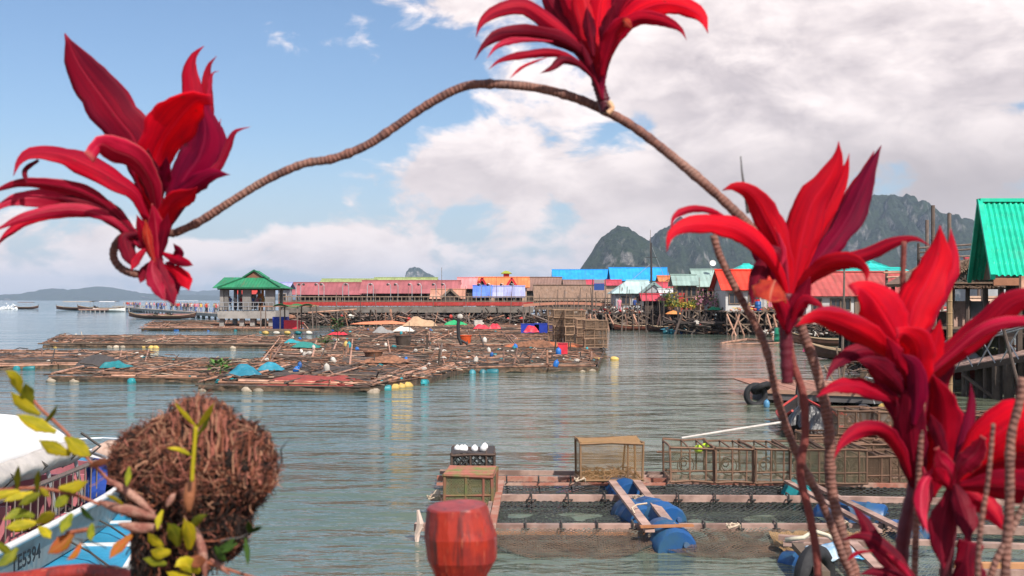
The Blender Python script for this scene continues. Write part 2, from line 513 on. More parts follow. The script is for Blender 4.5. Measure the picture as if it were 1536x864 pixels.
def build_haze():
    m = bpy.data.materials.new('sea_haze'); m.use_nodes = True; t = m.node_tree
    for n in list(t.nodes): t.nodes.remove(n)
    g = NG(t); pv = g.n('ShaderNodeVolumePrincipled')
    pv.inputs['Color'].default_value = (.62, .78, 1.0, 1)
    pv.inputs['Density'].default_value = HAZE
    pv.inputs['Anisotropy'].default_value = .0
    out = g.n('ShaderNodeOutputMaterial'); t.links.new(pv.outputs[0], out.inputs['Volume'])
    k = MB(); k.box((0, 7650, 162), (28400, 16300, 335))
    o = k.build('haze', m); tag(o, kind='stuff')
HAZE = .85e-4
build_haze()
# ---------------------------------------------------------------- shared materials
WOOD = mat('weathered_wood', (.22, .155, .11), rough=.9, var=.6, scale=3, bump=.5, patch=.35, stretch=(1, 1, .3))
WOODD = mat('dark_wet_wood', (.075, .055, .042), rough=.85, var=.6, scale=3, bump=.5, patch=.2)
BAMBOO = mat('sun_bleached_bamboo', (.48, .265, .18), rough=.75, var=.6, scale=2.2, bump=.35, col2=(.22, .11, .07), patch=.3, rnd=.45)
BAMBOO2 = mat('old_brown_bamboo', (.31, .155, .095), rough=.85, var=.7, scale=2.2, bump=.35, col2=(.07, .045, .035), rnd=.5)
POLE = mat('mangrove_pole', (.15, .11, .09), rough=.9, var=.6, scale=4, bump=.4, rnd=.45, patch=.3)
CONC = mat('stained_concrete', (.36, .34, .31), rough=.9, var=.6, scale=.9, bump=.3, patch=.35, rnd=.1)
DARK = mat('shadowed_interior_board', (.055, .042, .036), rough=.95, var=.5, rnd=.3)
WHITEW = mat('whitewashed_wall', (.50, .49, .47), rough=.85, var=.4, scale=.8, patch=.3, rnd=.1)
BEIGEW = mat('beige_plank_wall', (.42, .29, .21), rough=.85, var=.45, scale=1.2, patch=.3, rnd=.15)
GREYW = mat('grey_sheet_wall', (.36, .37, .38), rough=.7, var=.45, scale=.9, patch=.4, rnd=.15)
GLASSD = mat('dark_window_pane', (.035, .04, .05), rough=.2, var=.2, rnd=.5, bump=0, spec=.6)
REDP = mat('faded_red_paint', (.46, .045, .035), rough=.6, var=.5, scale=2, patch=.3)
THATCH = mat('dry_palm_thatch', (.235, .150, .105), rough=1, var=.7, scale=6, bump=.8, stretch=(1, .25, .25), patch=.35, rnd=.15, dist=.03)
BLUEP = mat('blue_plastic', (.018, .13, .42), rough=.38, var=.35, scale=3, bump=.1, patch=.25, rnd=.35)
TEALP = mat('teal_plastic', (.02, .23, .26), rough=.45, var=.45, scale=5, bump=.3, patch=.2, rnd=.4)
WHITEP = mat('dirty_white_foam', (.62, .57, .50), rough=.8, var=.5, scale=5, bump=.3, patch=.25, rnd=.25)
BLACKR = mat('black_rubber', (.022, .022, .024), rough=.75, var=.4, bump=.3, rnd=.2)
WHITEPAINT = mat('white_boat_paint', (.72, .72, .70), rough=.35, var=.2, scale=2, bump=.05, rnd=.05, patch=.1)
GALV = mat('galvanised_metal', (.42, .43, .44), rough=.45, var=.4, metal=.4, rnd=.2)
def rf(name, c, **k): return roofmat(name, c, **k)

# ---------------------------------------------------------------- buildings
def slope(k, a, b, c, d, th=.06, mi=0, n=1):
    """roof sheet a-b along the eave, d-c along the ridge, UV in metres; with thickness"""
    a, b, c, d = map(Vector, (a, b, c, d)); nrm = (b - a).cross(d - a).normalized() * th
    L = (b - a).length; H = (d - a).length
    o = [a, b, c, d, a - nrm, b - nrm, c - nrm, d - nrm]
    u0 = (d - a).dot((b - a).normalized()); u1 = (c - a).dot((b - a).normalized())
    uv = [(0, 0), (L, 0), (u1, H), (u0, H)] * 2
    k.add(o, [(0, 1, 2, 3), (7, 6, 5, 4), (0, 4, 5, 1), (1, 5, 6, 2), (2, 6, 7, 3), (3, 7, 4, 0)], mi, uv)

def house(name, label, px0, px1, pyr, pye, pyf, D, roofm, wallm, depth=6.0, rz=0.0, over=.5, rows=(), door=None, cat='house', group=None, hip=0.0, open_h=0, stilts=0, trim=None, ridge='x', gable_m=None, wcol=None, lean=None, stilt_m=None):
    X0, X1 = Xat(px0, D), Xat(px1, D); cx = (X0 + X1) / 2; cy = D + depth / 2
    ze, zr, zf = Zat(pye, D), Zat(pyr, D + (depth / 2 if ridge == 'x' else 0)), Zat(pyf, D)
    w = X1 - X0
    t = thing(name, label, cat, (cx, cy, zf), rz, group)
    hw, hd = w / 2, depth / 2; E = ze - zf; Rr = zr - zf
    k = MB()
    if ridge == 'x':
        hx = hw - hip
        slope(k, (-hw, -hd, E), (hw, -hd, E), (hx, 0, Rr), (-hx, 0, Rr))
        slope(k, (hw, hd, E), (-hw, hd, E), (-hx, 0, Rr), (hx, 0, Rr))
        if hip:
            slope(k, (hw, -hd, E), (hw, hd, E), (hx, 0, Rr), (hx, 0.01, Rr)); slope(k, (-hw, hd, E), (-hw, -hd, E), (-hx, 0.01, Rr), (-hx, 0, Rr))
    else:
        slope(k, (-hw, hd, E), (-hw, -hd, E), (0, -hd, Rr), (0, hd, Rr)); slope(k, (hw, -hd, E), (hw, hd, E), (0, hd, Rr), (0, -hd, Rr))
    ro = k.build('roof', roofm, t, world=False)
    c = MB()
    if ridge == 'x': c.bar((-hw + hip - .05, 0, Rr + .05), (hw - hip + .05, 0, Rr + .05), .32, .1)
    else: c.bar((0, -hd - .05, Rr + .05), (0, hd + .05, Rr + .05), .32, .1)
    c.build('ridge_cap', trim or roofm, ro, world=False)
    # walls with gables
    k = MB(); o = over; z0 = 0
    iw, idp = hw - o, hd - o
    if open_h:      # open hall: posts, low wall and dark back wall
        k.box((0, idp - .1, E / 2), (2 * iw, .12, E))
        MB().box((0, -idp, open_h / 2), (2 * iw, .1, open_h)).build('front_wall', wallm, t, world=False)
        n = max(3, int(w / 3.2))
        for i in range(n + 1): MB().box((-iw + 2 * iw * i / n, -idp - .02, E / 2), (.14, .16, E - .01)).build('post', POLE, t, world=False)
    else:
        k.box((0, 0, E / 2 - .01), (2 * iw, 2 * idp, E - .02))
    k.build('wall', wallm, t, world=False)
    g2 = MB()
    sl = (Rr - E) / (hd if ridge == 'x' else hw)
    if not hip:
        for sx in (-1, 1):
            if ridge == 'x':
                x = sx * iw; a = idp
                g2.add([(x - .04, -a, E), (x - .04, a, E), (x - .04, 0, E + sl * a), (x + .04, -a, E), (x + .04, a, E), (x + .04, 0, E + sl * a)], [(0, 1, 2), (5, 4, 3), (0, 3, 4, 1), (1, 4, 5, 2), (2, 5, 3, 0)])
            else:
                y = sx * idp; a = iw
                g2.add([(-a, y - .04, E), (a, y - .04, E), (0, y - .04, E + sl * a), (-a, y + .04, E), (a, y + .04, E), (0, y + .04, E + sl * a)], [(2, 1, 0), (3, 4, 5), (1, 4, 3, 0), (2, 5, 4, 1), (0, 3, 5, 2)])
        g2.build('gable', gable_m or wallm, t, world=False)
    if trim and ridge == 'y':
        b = MB()
        b.bar((-hw, -hd - .06, E), (0, -hd - .06, Rr), .08, .28); b.bar((hw, -hd - .06, E), (0, -hd - .06, Rr), .08, .28)
        b.build('barge_board', trim, t, world=False)
    # openings: (fraction along the front, z centre fraction, width, height)
    for (u, zf_, ww, hh) in rows:
        x = -iw + 2 * iw * u; z = E * zf_
        f = MB()
        for sx in (-1, 1): f.box((x + sx * ww / 2, -idp - .05, z), (.09, .12, hh + .09))
        for sz in (-1, 1): f.box((x, -idp - .05, z + sz * hh / 2), (ww - .092, .118, .09))
        f.box((x, -idp - .04, z), (.05, .06, hh - .1))
        fo = f.build('window', wcol or WOOD, t, world=False)
        MB().box((x, -idp - .01, z), (ww - .05, .04, hh - .05)).build('pane', GLASSD, fo, world=False)
    if door:
        u, ww, hh = door; x = -iw + 2 * iw * u
        f = MB(); f.box((x, -idp - .04, hh / 2 + .01), (ww, .08, hh)); d = f.build('door', REDP if hh > 1.9 else WOOD, t, world=False)
        MB().box((x + ww * .36, -idp - .10, hh * .5), (.04, .05, .14)).build('handle', GALV, d, world=False)
    if stilts:
        n = stilts
        MB().box((0, 0, -.12), (w - .2, depth - .2, .16)).build('floor_platform', WOODD, t, world=False)
        for i in range(n):
            for jy in (-1, 1):
                x = -hw + .25 + (w - .5) * i / (n - 1)
                q = MB(); q.tube([(x + R.uniform(-.15, .15), jy * (hd - .3), -zf - 1.0), (x, jy * (hd - .3), -.2)], R.uniform(.08, .13), 6)
                q.build('stilt', stilt_m or POLE, t, world=False)
    return t

R_pink = rf('pink_roof_sheets', (.33, .095, .105), period=.7, patch=.18, rust=.6); R_pink2 = rf('rose_roof_sheets', (.35, .105, .112), period=.7, patch=.18, rust=.5)
R_palepink = rf('pale_pink_roof', (.62, .24, .24), period=.6); R_orange = rf('orange_tile_roof', (.66, .20, .065), period=.5)
R_peach = rf('peach_roof', (.50, .24, .16), period=.5, patch=.5)
R_blue = rf('bright_blue_roof', (.012, .30, .72), period=.8, patch=.12, var=.25, rust=.10)
R_cobalt = rf('cornflower_roof', (.10, .20, .62), period=.6); R_lav = rf('lavender_roof', (.34, .36, .62), period=.6)
R_sage = rf('sage_green_roof', (.27, .38, .34), period=.5, patch=.5); R_mint = rf('pale_mint_roof', (.42, .56, .54), period=.6, patch=.4)
R_red = rf('vermilion_roof', (.78, .045, .018), period=.62, patch=.08, var=.25, amp=1.0, rust=.12); R_dullred = rf('weathered_red_tiles', (.40, .075, .065), period=.6, patch=.30, amp=1.0)
R_turq = rf('turquoise_roof', (.02, .50, .44), period=.5, patch=.15); R_green = rf('bottle_green_tiles', (.02, .21, .095), period=.35, patch=.12, var=.3)
R_crim = rf('crimson_roof', (.48, .05, .075), period=.6); R_brown = rf('brown_fibre_roof', (.23, .135, .105), period=.5, patch=.4)
R_olive = rf('olive_ridge_roof', (.30, .36, .14), period=.5); R_white = rf('pale_grey_roof', (.55, .58, .58), period=.6)
GREENTRIM = mat('dark_green_trim', (.015, .14, .06), rough=.5); REDTRIM = mat('red_trim', (.5, .02, .03), rough=.5); DARKTRIM = mat('dark_trim', (.05, .045, .045), rough=.6)

# far row, behind the long pier
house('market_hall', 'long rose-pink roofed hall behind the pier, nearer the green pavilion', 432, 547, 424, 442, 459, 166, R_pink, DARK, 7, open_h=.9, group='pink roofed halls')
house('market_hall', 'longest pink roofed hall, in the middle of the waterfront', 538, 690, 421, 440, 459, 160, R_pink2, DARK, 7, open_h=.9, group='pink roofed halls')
house('shed', 'narrow lavender roofed shed between green pavilion and pink hall', 411, 434, 424, 433, 459, 158, R_lav, GREYW, 5, rows=[(.5, .5, 1, 1)])
house('hall', 'low hall roof with olive ridge showing over the nearer pink hall', 478, 562, 418.5, 424, 455, 205, R_olive, BEIGEW, 7)
house('hall', 'hall with yellow-green ridge above the longest pink roof', 558, 655, 416.5, 425, 455, 208, R_olive, BEIGEW, 7)
house('house', 'pale pink roofed house between the pink halls and the orange roofs', 684, 716, 416.5, 433, 459, 163, R_palepink, DARK, 7, rz=-.05, rows=[(.4, .5, 1.2, 1.2)])
house('house', 'orange tiled house with two red-edged gables', 712, 795, 416, 431, 459, 166, R_orange, BEIGEW, 7, rows=[(.2, .5, 1, 1), (.5, .5, 1, 1), (.8, .5, 1, 1)])
for i, (a, b) in enumerate([(716, 730), (760, 775)]):
    house('gable_porch', ['red edged gable porch before the orange roof, next to the pale pink roof', 'red edged gable porch under the yellow-green turret'][i], a, b, 417, 429, 459, 160, R_orange, DARK, 4, ridge='y', over=.2, trim=REDTRIM, cat='porch')
house('house', 'peach roofed house with an open gable among pier poles', 644, 698, 434, 448, 460, 150, R_peach, DARK, 5, rows=[(.3, .5, 1, .9)])
house('gable_porch', 'dark open gable on the peach roofed house', 661, 690, 434, 447, 460, 147, R_peach, DARK, 3, ridge='y', over=.2, trim=WOOD, cat='porch')
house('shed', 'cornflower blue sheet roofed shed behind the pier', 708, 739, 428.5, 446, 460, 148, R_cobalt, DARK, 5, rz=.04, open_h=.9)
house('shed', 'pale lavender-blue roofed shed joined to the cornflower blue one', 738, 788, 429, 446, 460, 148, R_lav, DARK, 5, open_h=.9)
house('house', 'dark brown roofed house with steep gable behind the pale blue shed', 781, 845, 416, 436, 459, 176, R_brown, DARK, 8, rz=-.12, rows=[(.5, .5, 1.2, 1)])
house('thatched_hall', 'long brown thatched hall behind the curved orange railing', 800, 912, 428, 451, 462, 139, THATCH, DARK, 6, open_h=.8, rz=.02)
house('warehouse', 'bright blue roofed warehouse, the one nearer the brown roofs', 829, 928, 404.5, 420, 452, 232, R_blue, BEIGEW, 10, rz=-.02, group='bright blue roofed warehouses')
house('warehouse', 'bright blue roofed warehouse, the taller one beside the tall mast', 916, 1006, 401.5, 421, 452, 224, R_blue, BEIGEW, 10, group='bright blue roofed warehouses')
house('house', 'long crimson roofed house below the bright blue roofs', 872, 935, 420, 428, 456, 192, R_crim, BEIGEW, 6)
house('house', 'low brick-brown roofed house below the nearer blue roof', 826, 880, 420, 429, 456, 186, R_brown, BEIGEW, 6)
house('house', 'pale mint hip roofed house with grey gable', 918, 1004, 421, 440, 466, 127, R_mint, GREYW, 7, hip=2.0, rows=[(.2, .6, 1, .9), (.5, .6, 1, .9), (.8, .6, 1, .9)], stilts=6)
house('gable_porch', 'grey-green open gable before the mint hip roof', 962, 1000, 424, 439, 466, 122, R_mint, GREYW, 3, ridge='y', over=.2, trim=mat('grey_green_trim', (.2, .28, .27)), cat='porch')
house('shed', 'low rust-red lean roof shed beneath the mint roof', 962, 1004, 441, 451, 467, 117, R_crim, WOODD, 3, open_h=.6, stilts=4)
house('house', 'small orange tiled house peeping over the mint roof', 988, 1010, 414, 422, 455, 150, R_orange, BEIGEW, 4)
house('house', 'small magenta roofed house beside the sage green roofs', 986, 1012, 424, 432, 460, 140, R_crim, GREYW, 4)
house('stilt_house', 'beige two-storey stilt house with sage green roof and balcony windows', 1012, 1052, 412.5, 428, 468, 112, R_sage, BEIGEW, 6, rz=-.06, rows=[(.25, .78, .9, 1.0), (.55, .78, .9, 1.0), (.85, .78, .9, 1.0), (.8, .3, 1.0, 1.3)], door=(.35, .9, 1.95), stilts=5)
house('stilt_house', 'beige stilt house with taller sage green roof next to the vermilion roof', 1043, 1083, 404.5, 430, 468, 116, R_sage, BEIGEW, 7, rows=[(.2, .76, 1.0, .9), (.5, .76, 1.0, .9), (.8, .76, .9, .9), (.6, .3, 1.3, 1.2)], stilts=5)
house('house', 'small pale roofed house wedged before the sage green roof', 990, 1014, 434, 443, 467, 118, R_white, GREYW, 4, rows=[(.5, .5, .8, .8)], stilts=3)
house('stilt_house', 'grey-white stilt house with ribbed vermilion roof', 1083, 1200, 405, 435, 468, 104, R_red, WHITEW, 7.5, rz=-.015, rows=[(.13, .62, 1.0, 1.0), (.42, .62, 1.0, 1.0), (.75, .62, 1.0, 1.0)], door=(.6, .8, 1.75), stilts=8)
house('stilt_house', 'white walled stilt house with long weathered red tiled roof', 1203, 1398, 408, 444, 472, 98, R_dullred, WHITEW, 8, rows=[(.09, .55, .8, 1.0), (.25, .55, .9, 1.0), (.33, .55, .9, 1.0), (.55, .55, 1.0, 1.0), (.7, .55, 1.0, 1.0), (.85, .55, 1, 1)], door=(.45, .9, 1.7), stilts=11)
house('house', 'turquoise hip roofed house behind the weathered red tiles', 1205, 1372, 402, 409, 450, 122, R_turq, WHITEW, 7)
house('house', 'house with high turquoise roof peeping out behind the large red leaves', 1290, 1348, 391, 405, 450, 135, R_turq, WHITEW, 8, hip=3)
house('house', 'house with pale turquoise roof above the vermilion roof', 1104, 1150, 396, 406, 450, 135, R_turq, WHITEW, 6, hip=1.5)
house('house', 'house with steep pale grey gable above the vermilion roof', 1172, 1206, 386, 408, 450, 140, R_white, WHITEW, 6, ridge='y', trim=DARKTRIM, over=.4)
house('house', 'small red roofed house showing beside the thatched hut', 1470, 1530, 388, 398, 470, 75, R_crim, GREYW, 5)

# yellow-green turret on the orange house
def turret():
    D = 172; c = P(759.5, 418, D); t = thing('turret', 'little yellow-green and red turret rising over the orange roofs', 'turret', (c.x, D, c.z))
    MB().box((0, 0, .25), (.9, .9, 1.0)).build('shaft', REDTRIM, t, world=False)
    k = MB(); k.lathe([(1.15, .75), (1.2, .82), (.55, 1.15), (.0, 1.25)], 4, M=Matrix.Rotation(rad(45), 3, 'Z')); k.build('roof', mat('yellow_green_paint', (.38, .42, .05)), t, world=False)
turret()

# green roofed pavilion on a concrete deck
def pavilion():
    D = 124
    X0, X1 = Xat(318, D), Xat(421, D); cx = (X0 + X1) / 2
    ze, zr, zd = Zat(432, D), Zat(411, D + 3.5), Zat(465.5, D)
    t = thing('pavilion', 'open pavilion with green hipped roof and thick grey columns on a concrete deck', 'pavilion', (cx, D + 3.5, 0))
    hw = (X1 - X0) / 2; hd = 3.9
    gx = .55     # main hip roof
    k = MB(); mx = .35; L = 2.35      # roof peak lies right of centre; wing roof runs left behind
    pk = Vector((mx + .05, 0, zr)); 
    slope(k, (-hw + .75, -hd, ze), (hw, -hd, ze), (mx + .95, -.9, zr - .35), (mx - .95, -.9, zr - .35))
    slope(k, (hw, -hd, ze), (hw, hd, ze), (mx + .95, .9, zr - .35), (mx + .95, -.9, zr - .35))
    slope(k, (hw, hd, ze), (-hw + .75, hd, ze), (mx - .95, .9, zr - .35), (mx + .95, .9, zr - .35))
    slope(k, (-hw + .75, hd, ze), (-hw + .75, -hd, ze), (mx - .95, -.9, zr - .35), (mx - .95, .9, zr - .35))
    slope(k, (mx - 1.25, -1.25, zr - .48), (mx - 1.25, 1.25, zr - .48), (mx, 1.25, zr + .35), (mx, -1.25, zr + .35))
    slope(k, (mx + 1.25, 1.25, zr - .48), (mx + 1.25, -1.25, zr - .48), (mx, -1.25, zr + .35), (mx, 1.25, zr + .35))
    # wing
    slope(k, (-hw, -hd + .6, ze + .05), (mx - .5, -hd + .6, ze + .05), (mx - .5, 0.4, zr - .38), (-hw + .35, 0.4, zr - .38))
    slope(k, (mx - .5, hd + .6, ze + .05), (-hw, hd + .6, ze + .05), (-hw + .35, 0.4, zr - .38), (mx - .5, 0.4, zr - .38))
    ro = k.build('roof', R_green, t, world=False)
    g = MB(); g.add([(mx - 1.1, -1.15, zr - .45), (mx + 1.1, -1.15, zr - .45), (mx, -1.15, zr + .27), (mx - 1.1, -1.05, zr - .45), (mx + 1.1, -1.05, zr - .45), (mx, -1.05, zr + .27)], [(0, 1, 2), (5, 4, 3), (0, 3, 4, 1), (1, 4, 5, 2), (2, 5, 3, 0)])
    g.build('gablet', mat('terracotta_board', (.24, .10, .06)), ro, world=False)
    b = MB()
    for (p0, p1) in [((mx - 1.3, -1.3, zr - .42), (mx, -1.3, zr + .42)), ((mx + 1.3, -1.3, zr - .42), (mx, -1.3, zr + .42)),
                     ((-hw + .75, -hd, ze + .07), (mx - .95, -.95, zr - .3)), ((hw, -hd, ze + .07), (mx + .95, -.95, zr - .3)), ((-hw + .7, -hd - .03, ze), (hw + .05, -hd - .03, ze))]:
        b.bar(p0, p1, .16, .16)
    b.build('roof_trim', GREENTRIM, ro, world=False)
    MB().box((.1, 0, ze - .12), (2 * hw - 1.0, 2 * hd - .9, .16)).build('ceiling_panel', WOODD, t, world=False)
    for i, px in enumerate((331.5, 338.5, 369, 404)):
        w = [.45, .5, 1.05, 1.2][i]
        x = Xat(px, D) - cx
        for y in (-hd + .9, hd - .9):
            k = MB(); k.box((x, y, (ze + zd) / 2 - .05), (w * .9 if y < 0 else .3, .5, ze - zd - .12)); k.build('column', mat('grey_column_plaster', (.22, .205, .19), rough=.9, var=.5, scale=1), t, world=False)
    k = MB(); k.box((.05, .2, zd - .5), (2 * hw - 1.2, 2 * hd - .3, .85)); k.build('deck', CONC, t, world=False)
    for x in (-hw + 1, -.6, .6, hw - 1.2):
        for y in (-hd + 1, hd - 1):
            MB().box((x, y, (zd - .9 - 1.5) / 2), (.5, .5, zd - .9 + 1.48)).build('pile', CONC, t, world=False)
    r = MB()
    for zz in (.45, .9): r.bar((-hw + .8, -hd + .25, zd + zz), (hw - .8, -hd + .25, zd + zz), .07)
    for i in range(12): r.bar((-hw + .8 + i * (2 * hw - 1.6) / 11, -hd + .25, zd), (-hw + .8 + i * (2 * hw - 1.6) / 11, -hd + .25, zd + .9), .05)
    r.build('railing', GALV, t, world=False)
pavilion()
# market stall with a red roof behind the pavilion
house('stall', 'red roofed stall seen through the pavilion columns', 352, 384, 434, 441, 464, 150, REDP, DARK, 3, cat='stall')

# ---------------------------------------------------------------- piers
PCONC = mat('dark_stained_pier_concrete', (.19, .165, .14), rough=.95, var=.8, scale=.8, bump=.4, patch=.5, rnd=.15)
def pier(name, label, a, b, width, z, th=.5, rail=1.0, dm=PCONC, pm=PCONC, nrail=40, npile=26, railm=WOOD, pr=.16, band=None, sag=0):
    """straight pier from a to b (xy, its front edge)"""
    a = Vector((*a, 0)); b = Vector((*b, 0)); t = thing(name, label, 'pier', a)
    d = (b - a); L = d.length; d.normalize(); n = Vector((-d.y, d.x, 0))
    if n.y < 0: n = -n
    k = MB(); c = (a + b) / 2 + n * width / 2 + Vector((0, 0, z - th / 2)); ang = math.atan2(d.y, d.x)
    k.box(c, (L, width, th), ang); k.build('deck', dm, t)
    if rail:
        for i in range(nrail + 1):
            p = a + d * L * i / nrail + n * .08
            k = MB(); k.bar(p + Vector((0, 0, z)), p + Vector((0, 0, z + rail)), .09); k.build('rail_post', railm, t)
        for h in (rail * .55, rail):
            k = MB(); k.bar(a + n * .08 + Vector((0, 0, z + h)), b + n * .08 + Vector((0, 0, z + h)), .10, .12); k.build('rail', railm, t)
        if band:
            k = MB(); k.bar(a + n * .02 + Vector((0, 0, z + rail * .28)), b + n * .02 + Vector((0, 0, z + rail * .28)), .05, rail * .36); k.build('rail_board', band, t)
    for i in range(npile):
        p = a + d * L * (i + .5) / npile
        for off in (.4, width - .4):
            q = p + n * off
            k = MB(); k.tube([q + Vector((R.uniform(-.1, .1), 0, -1)), q + Vector((0, 0, z - th + .02))], pr * R.uniform(.8, 1.25), 7); k.build('pile', pm, t)
    return t
D = 138
lp_ = pier('pier', 'long concrete pier with wooden railing running before the pink halls', (Xat(418, D), D), (Xat(800, D), D), 2.6, Zat(460, D), th=.75, rail=1.25, nrail=58, npile=30, band=REDP, pr=.2)
pier('pier', 'pier on slender posts with weathered railing before the thatched hall', (Xat(801, 134), 134), (Xat(945, 134), 134), 2.4, Zat(461, 134), th=.3, rail=1.1, nrail=26, npile=18, dm=WOOD, pm=POLE, pr=.12)
pier('far_pier', 'long low pier crowded with visitors reaching out to sea', (Xat(178, 335), 335), (Xat(345, 165), 165), 3.0, 1.0, th=.5, rail=0, npile=30, dm=CONC, pm=CONC)
MB().box((Xat(608, 140.4), 140.45, .75), (Xat(800, 138) - Xat(420, 138), .2, 2.2)).build('shade_panel', mat('under_deck_shade', (.035, .03, .025), rough=.95, var=.8, scale=1.5, patch=.3), lp_)  # added near-black sheet: the shade under the pier deck as a colour
# dark understorey: cross-braces and clutter under the long pier
def braces():
    for i in range(14):
        x = Xat(430 + i * 37 + R.uniform(-6, 6), 138)
        k = MB(); w = R.uniform(2, 4)
        k.bar((x, 138.2, .2), (x + w, 138.2, 1.6), .12); k.bar((x, 138.4, R.uniform(.4, .9)), (x + w * 1.2, 138.4, R.uniform(.4, .9)), .1)
        o = k.build('brace', WOODD, origin=(x, 138.2, 0)); tag(o, 'weathered diagonal brace timber under the long pier deck', 'timber brace', 'braces under the long pier')
braces()
def understorey(x0, x1, D, n, seed, label):
    rr = random.Random(seed); k = MB(); ms = [WOODD, POLE, BAMBOO2, DARK, REDP, WHITEP]
    X0, X1 = Xat(x0, D), Xat(x1, D)
    for i in range(n):
        p = Vector((rr.uniform(X0, X1), D + rr.uniform(-1.5, 2.0), rr.uniform(.05, 1.3))); mi = rr.choices(range(6), [5, 4, 3, 4, .4, .5])[0]
        d = Vector((rr.gauss(0, 1), rr.gauss(0, .4), rr.gauss(0, .5))).normalized() * rr.uniform(.4, 1.6)
        if mi < 4: k.tube([p - d, p + d], rr.uniform(.05, .13), 4, mi)
        else: k.ball(p, rr.uniform(.15, .35), 6, .4, i, mi)
    tag(k.build('timber_clutter', ms, origin=((X0 + X1) / 2, D, 0)), label, kind='stuff')
understorey(425, 800, 137.5, 650, 3, 'clutter of timbers, nets and pots under the long pier')
understorey(800, 1010, 126, 420, 4, 'clutter of driftwood and pots under the slender pier')
understorey(1010, 1200, 103, 260, 9, 'clutter of timber and nets under the beige and grey-white houses')
understorey(1205, 1400, 96, 300, 6, 'clutter of timber under the weathered red tiled house')
# curved orange-topped railing rising over the slender pier
def arc_rail():
    t = thing('curved_walkway', 'gently arched footbridge edge painted pinkish orange in front of the thatched hall', 'footbridge', G(860, 490))
    pts = [P(785 + i * 9, 459 - 4.2 * math.sin(math.pi * min(1, (i + 1) / 17)), 132) for i in range(17)]
    k = MB()
    for p, q in zip(pts, pts[1:]): k.bar(p, q, .25, .32)
    k.build('beam', mat('salmon_paint', (.58, .25, .16), patch=.3), t)
    for i, p in enumerate(pts): MB().bar((p.x, p.y, -1), (p.x, p.y, p.z - .16), .13).build('post', POLE, t)
arc_rail()

def lamp(loc):
    t = thing('pier_lamp', 'slim grey pier lamp post with a curled dark lantern', 'street lamp', loc, 0, 'lamp posts along the long pier')
    MB().tube([(0, 0, 0), (0, 0, 2.6), (.12, 0, 2.85), (.35, 0, 2.9)], .05, 6).build('post', GALV, t, world=False)
    k = MB(); k.lathe([(.05, .16), (.16, .05), (.13, -.1), (.03, -.14)], 8, c=(.38, 0, 2.78)); k.build('lantern', DARKTRIM, t, world=False)
    return t
lp = None
for px in (444, 451, 478, 486, 514, 523, 551, 560, 586, 597, 618, 632, 654, 668, 722, 736, 756, 771):
    l = Vector((Xat(px, 138.3), 138.3, Zat(460, 138)))
    lp = lamp(l) if lp is None else lp
    if lp.location != l: dup(lp, l, R.choice([0, math.pi]))

# ---------------------------------------------------------------- poles standing in the water
def pole(x, y, h, lean=0, r=.06, m=POLE):
    k = MB(); n = 5
    pts = [(lean * i / n + R.uniform(-.03, .03) * h * .2, R.uniform(-.02, .02), -1.2 + (h + 1.2) * i / n) for i in range(n + 1)]
    k.tube([(p[0] + x, p[1] + y, p[2]) for p in pts], [r * (1.1 - .5 * i / n) for i in range(n + 1)], 6)
    return k.build('mooring_pole', m, origin=(x, y, 0))
def poles(specs, label, group):
    for (px, pyt, pyb, lean) in specs:
        b = G(px, pyb); Y = b.y; h = Zat(pyt, Y)
        o = pole(Xat(px, Y), Y, h, lean * Y / F, .045 + R.uniform(0, .035)); tag(o, label, 'pole', group)
sp = []
for px in (508, 540, 566, 612, 640, 700, 745, 812):
    sp.append((px, R.uniform(424, 446), R.uniform(484, 492), R.uniform(-4, 4)))
poles(sp, 'slender mooring pole standing in the water off the long pier', 'mooring poles off the long pier')
poles([(649, 444, 492, 1), (662, 401, 485, 1), (721, 428, 486, 1), (763, 425, 490, 6), (745, 415, 486, 0)], 'tall pole rising above the roofs from the water off the long pier', 'tall poles off the long pier')
sp = []
for i in range(58):
    px = 830 + i * 3.45 + R.uniform(-3, 3)
    sp.append((px, R.uniform(424, 462), R.uniform(486, 500), R.uniform(-6, 6)))
poles(sp, 'grey mooring pole in the thicket of poles before the mint roofed house', 'thicket of mooring poles')
poles([(976, 345, 480, 0), (1002, 402, 494, 0), (993, 416, 496, 0), (969, 430, 500, 0), (1049, 416, 498, 0), (1087, 436, 500, 0), (1262, 395, 560, 4), (1229, 436, 486, 1)], 'tall straight pole standing between the camera and the village houses', 'tall poles before the houses')
# mast with stays and a crossbar
def mast():
    D = 150; t = thing('mast', 'tall dark mast with cross arms behind the mint roofed house', 'mast', (Xat(977, D), D, 0))
    z1 = Zat(364, D)
    MB().tube([(0, 0, -1), (0, 0, z1)], [.2, .12], 8).build('shaft', DARKTRIM, t, world=False)
    MB().bar((-.8, 0, z1 - 2), (.8, 0, z1 - 2), .08).build('cross_arm', DARKTRIM, t, world=False)
    k = MB(); k.tube([(-.2, 0, z1 - 3), (-5.5, 0, 3.5)], .03, 4); k.build('stay', GALV, t, world=False)
    k = MB(); k.tube([(.05, 0, z1 - .5), (2.3, 0, 5.0)], .03, 4); k.build('stay', GALV, t, world=False)
    D = 118; t = thing('satellite_dish', 'white satellite dish on a thin rod above the sage green roof', 'satellite dish', P(1069, 405, D))
    MB().tube([(0, 0, -.3), (0, 0, .65)], .03, 5).build('rod', GALV, t, world=False)
    k = MB(); k.lathe([(.0, .0), (.18, .03), (.33, .12), (.34, .14), (.18, .06), (0, .03)], 14, c=(0, -.05, .7), M=Matrix.Rotation(rad(70), 3, 'X')); k.build('dish', WHITEPAINT, t, world=False)
mast()

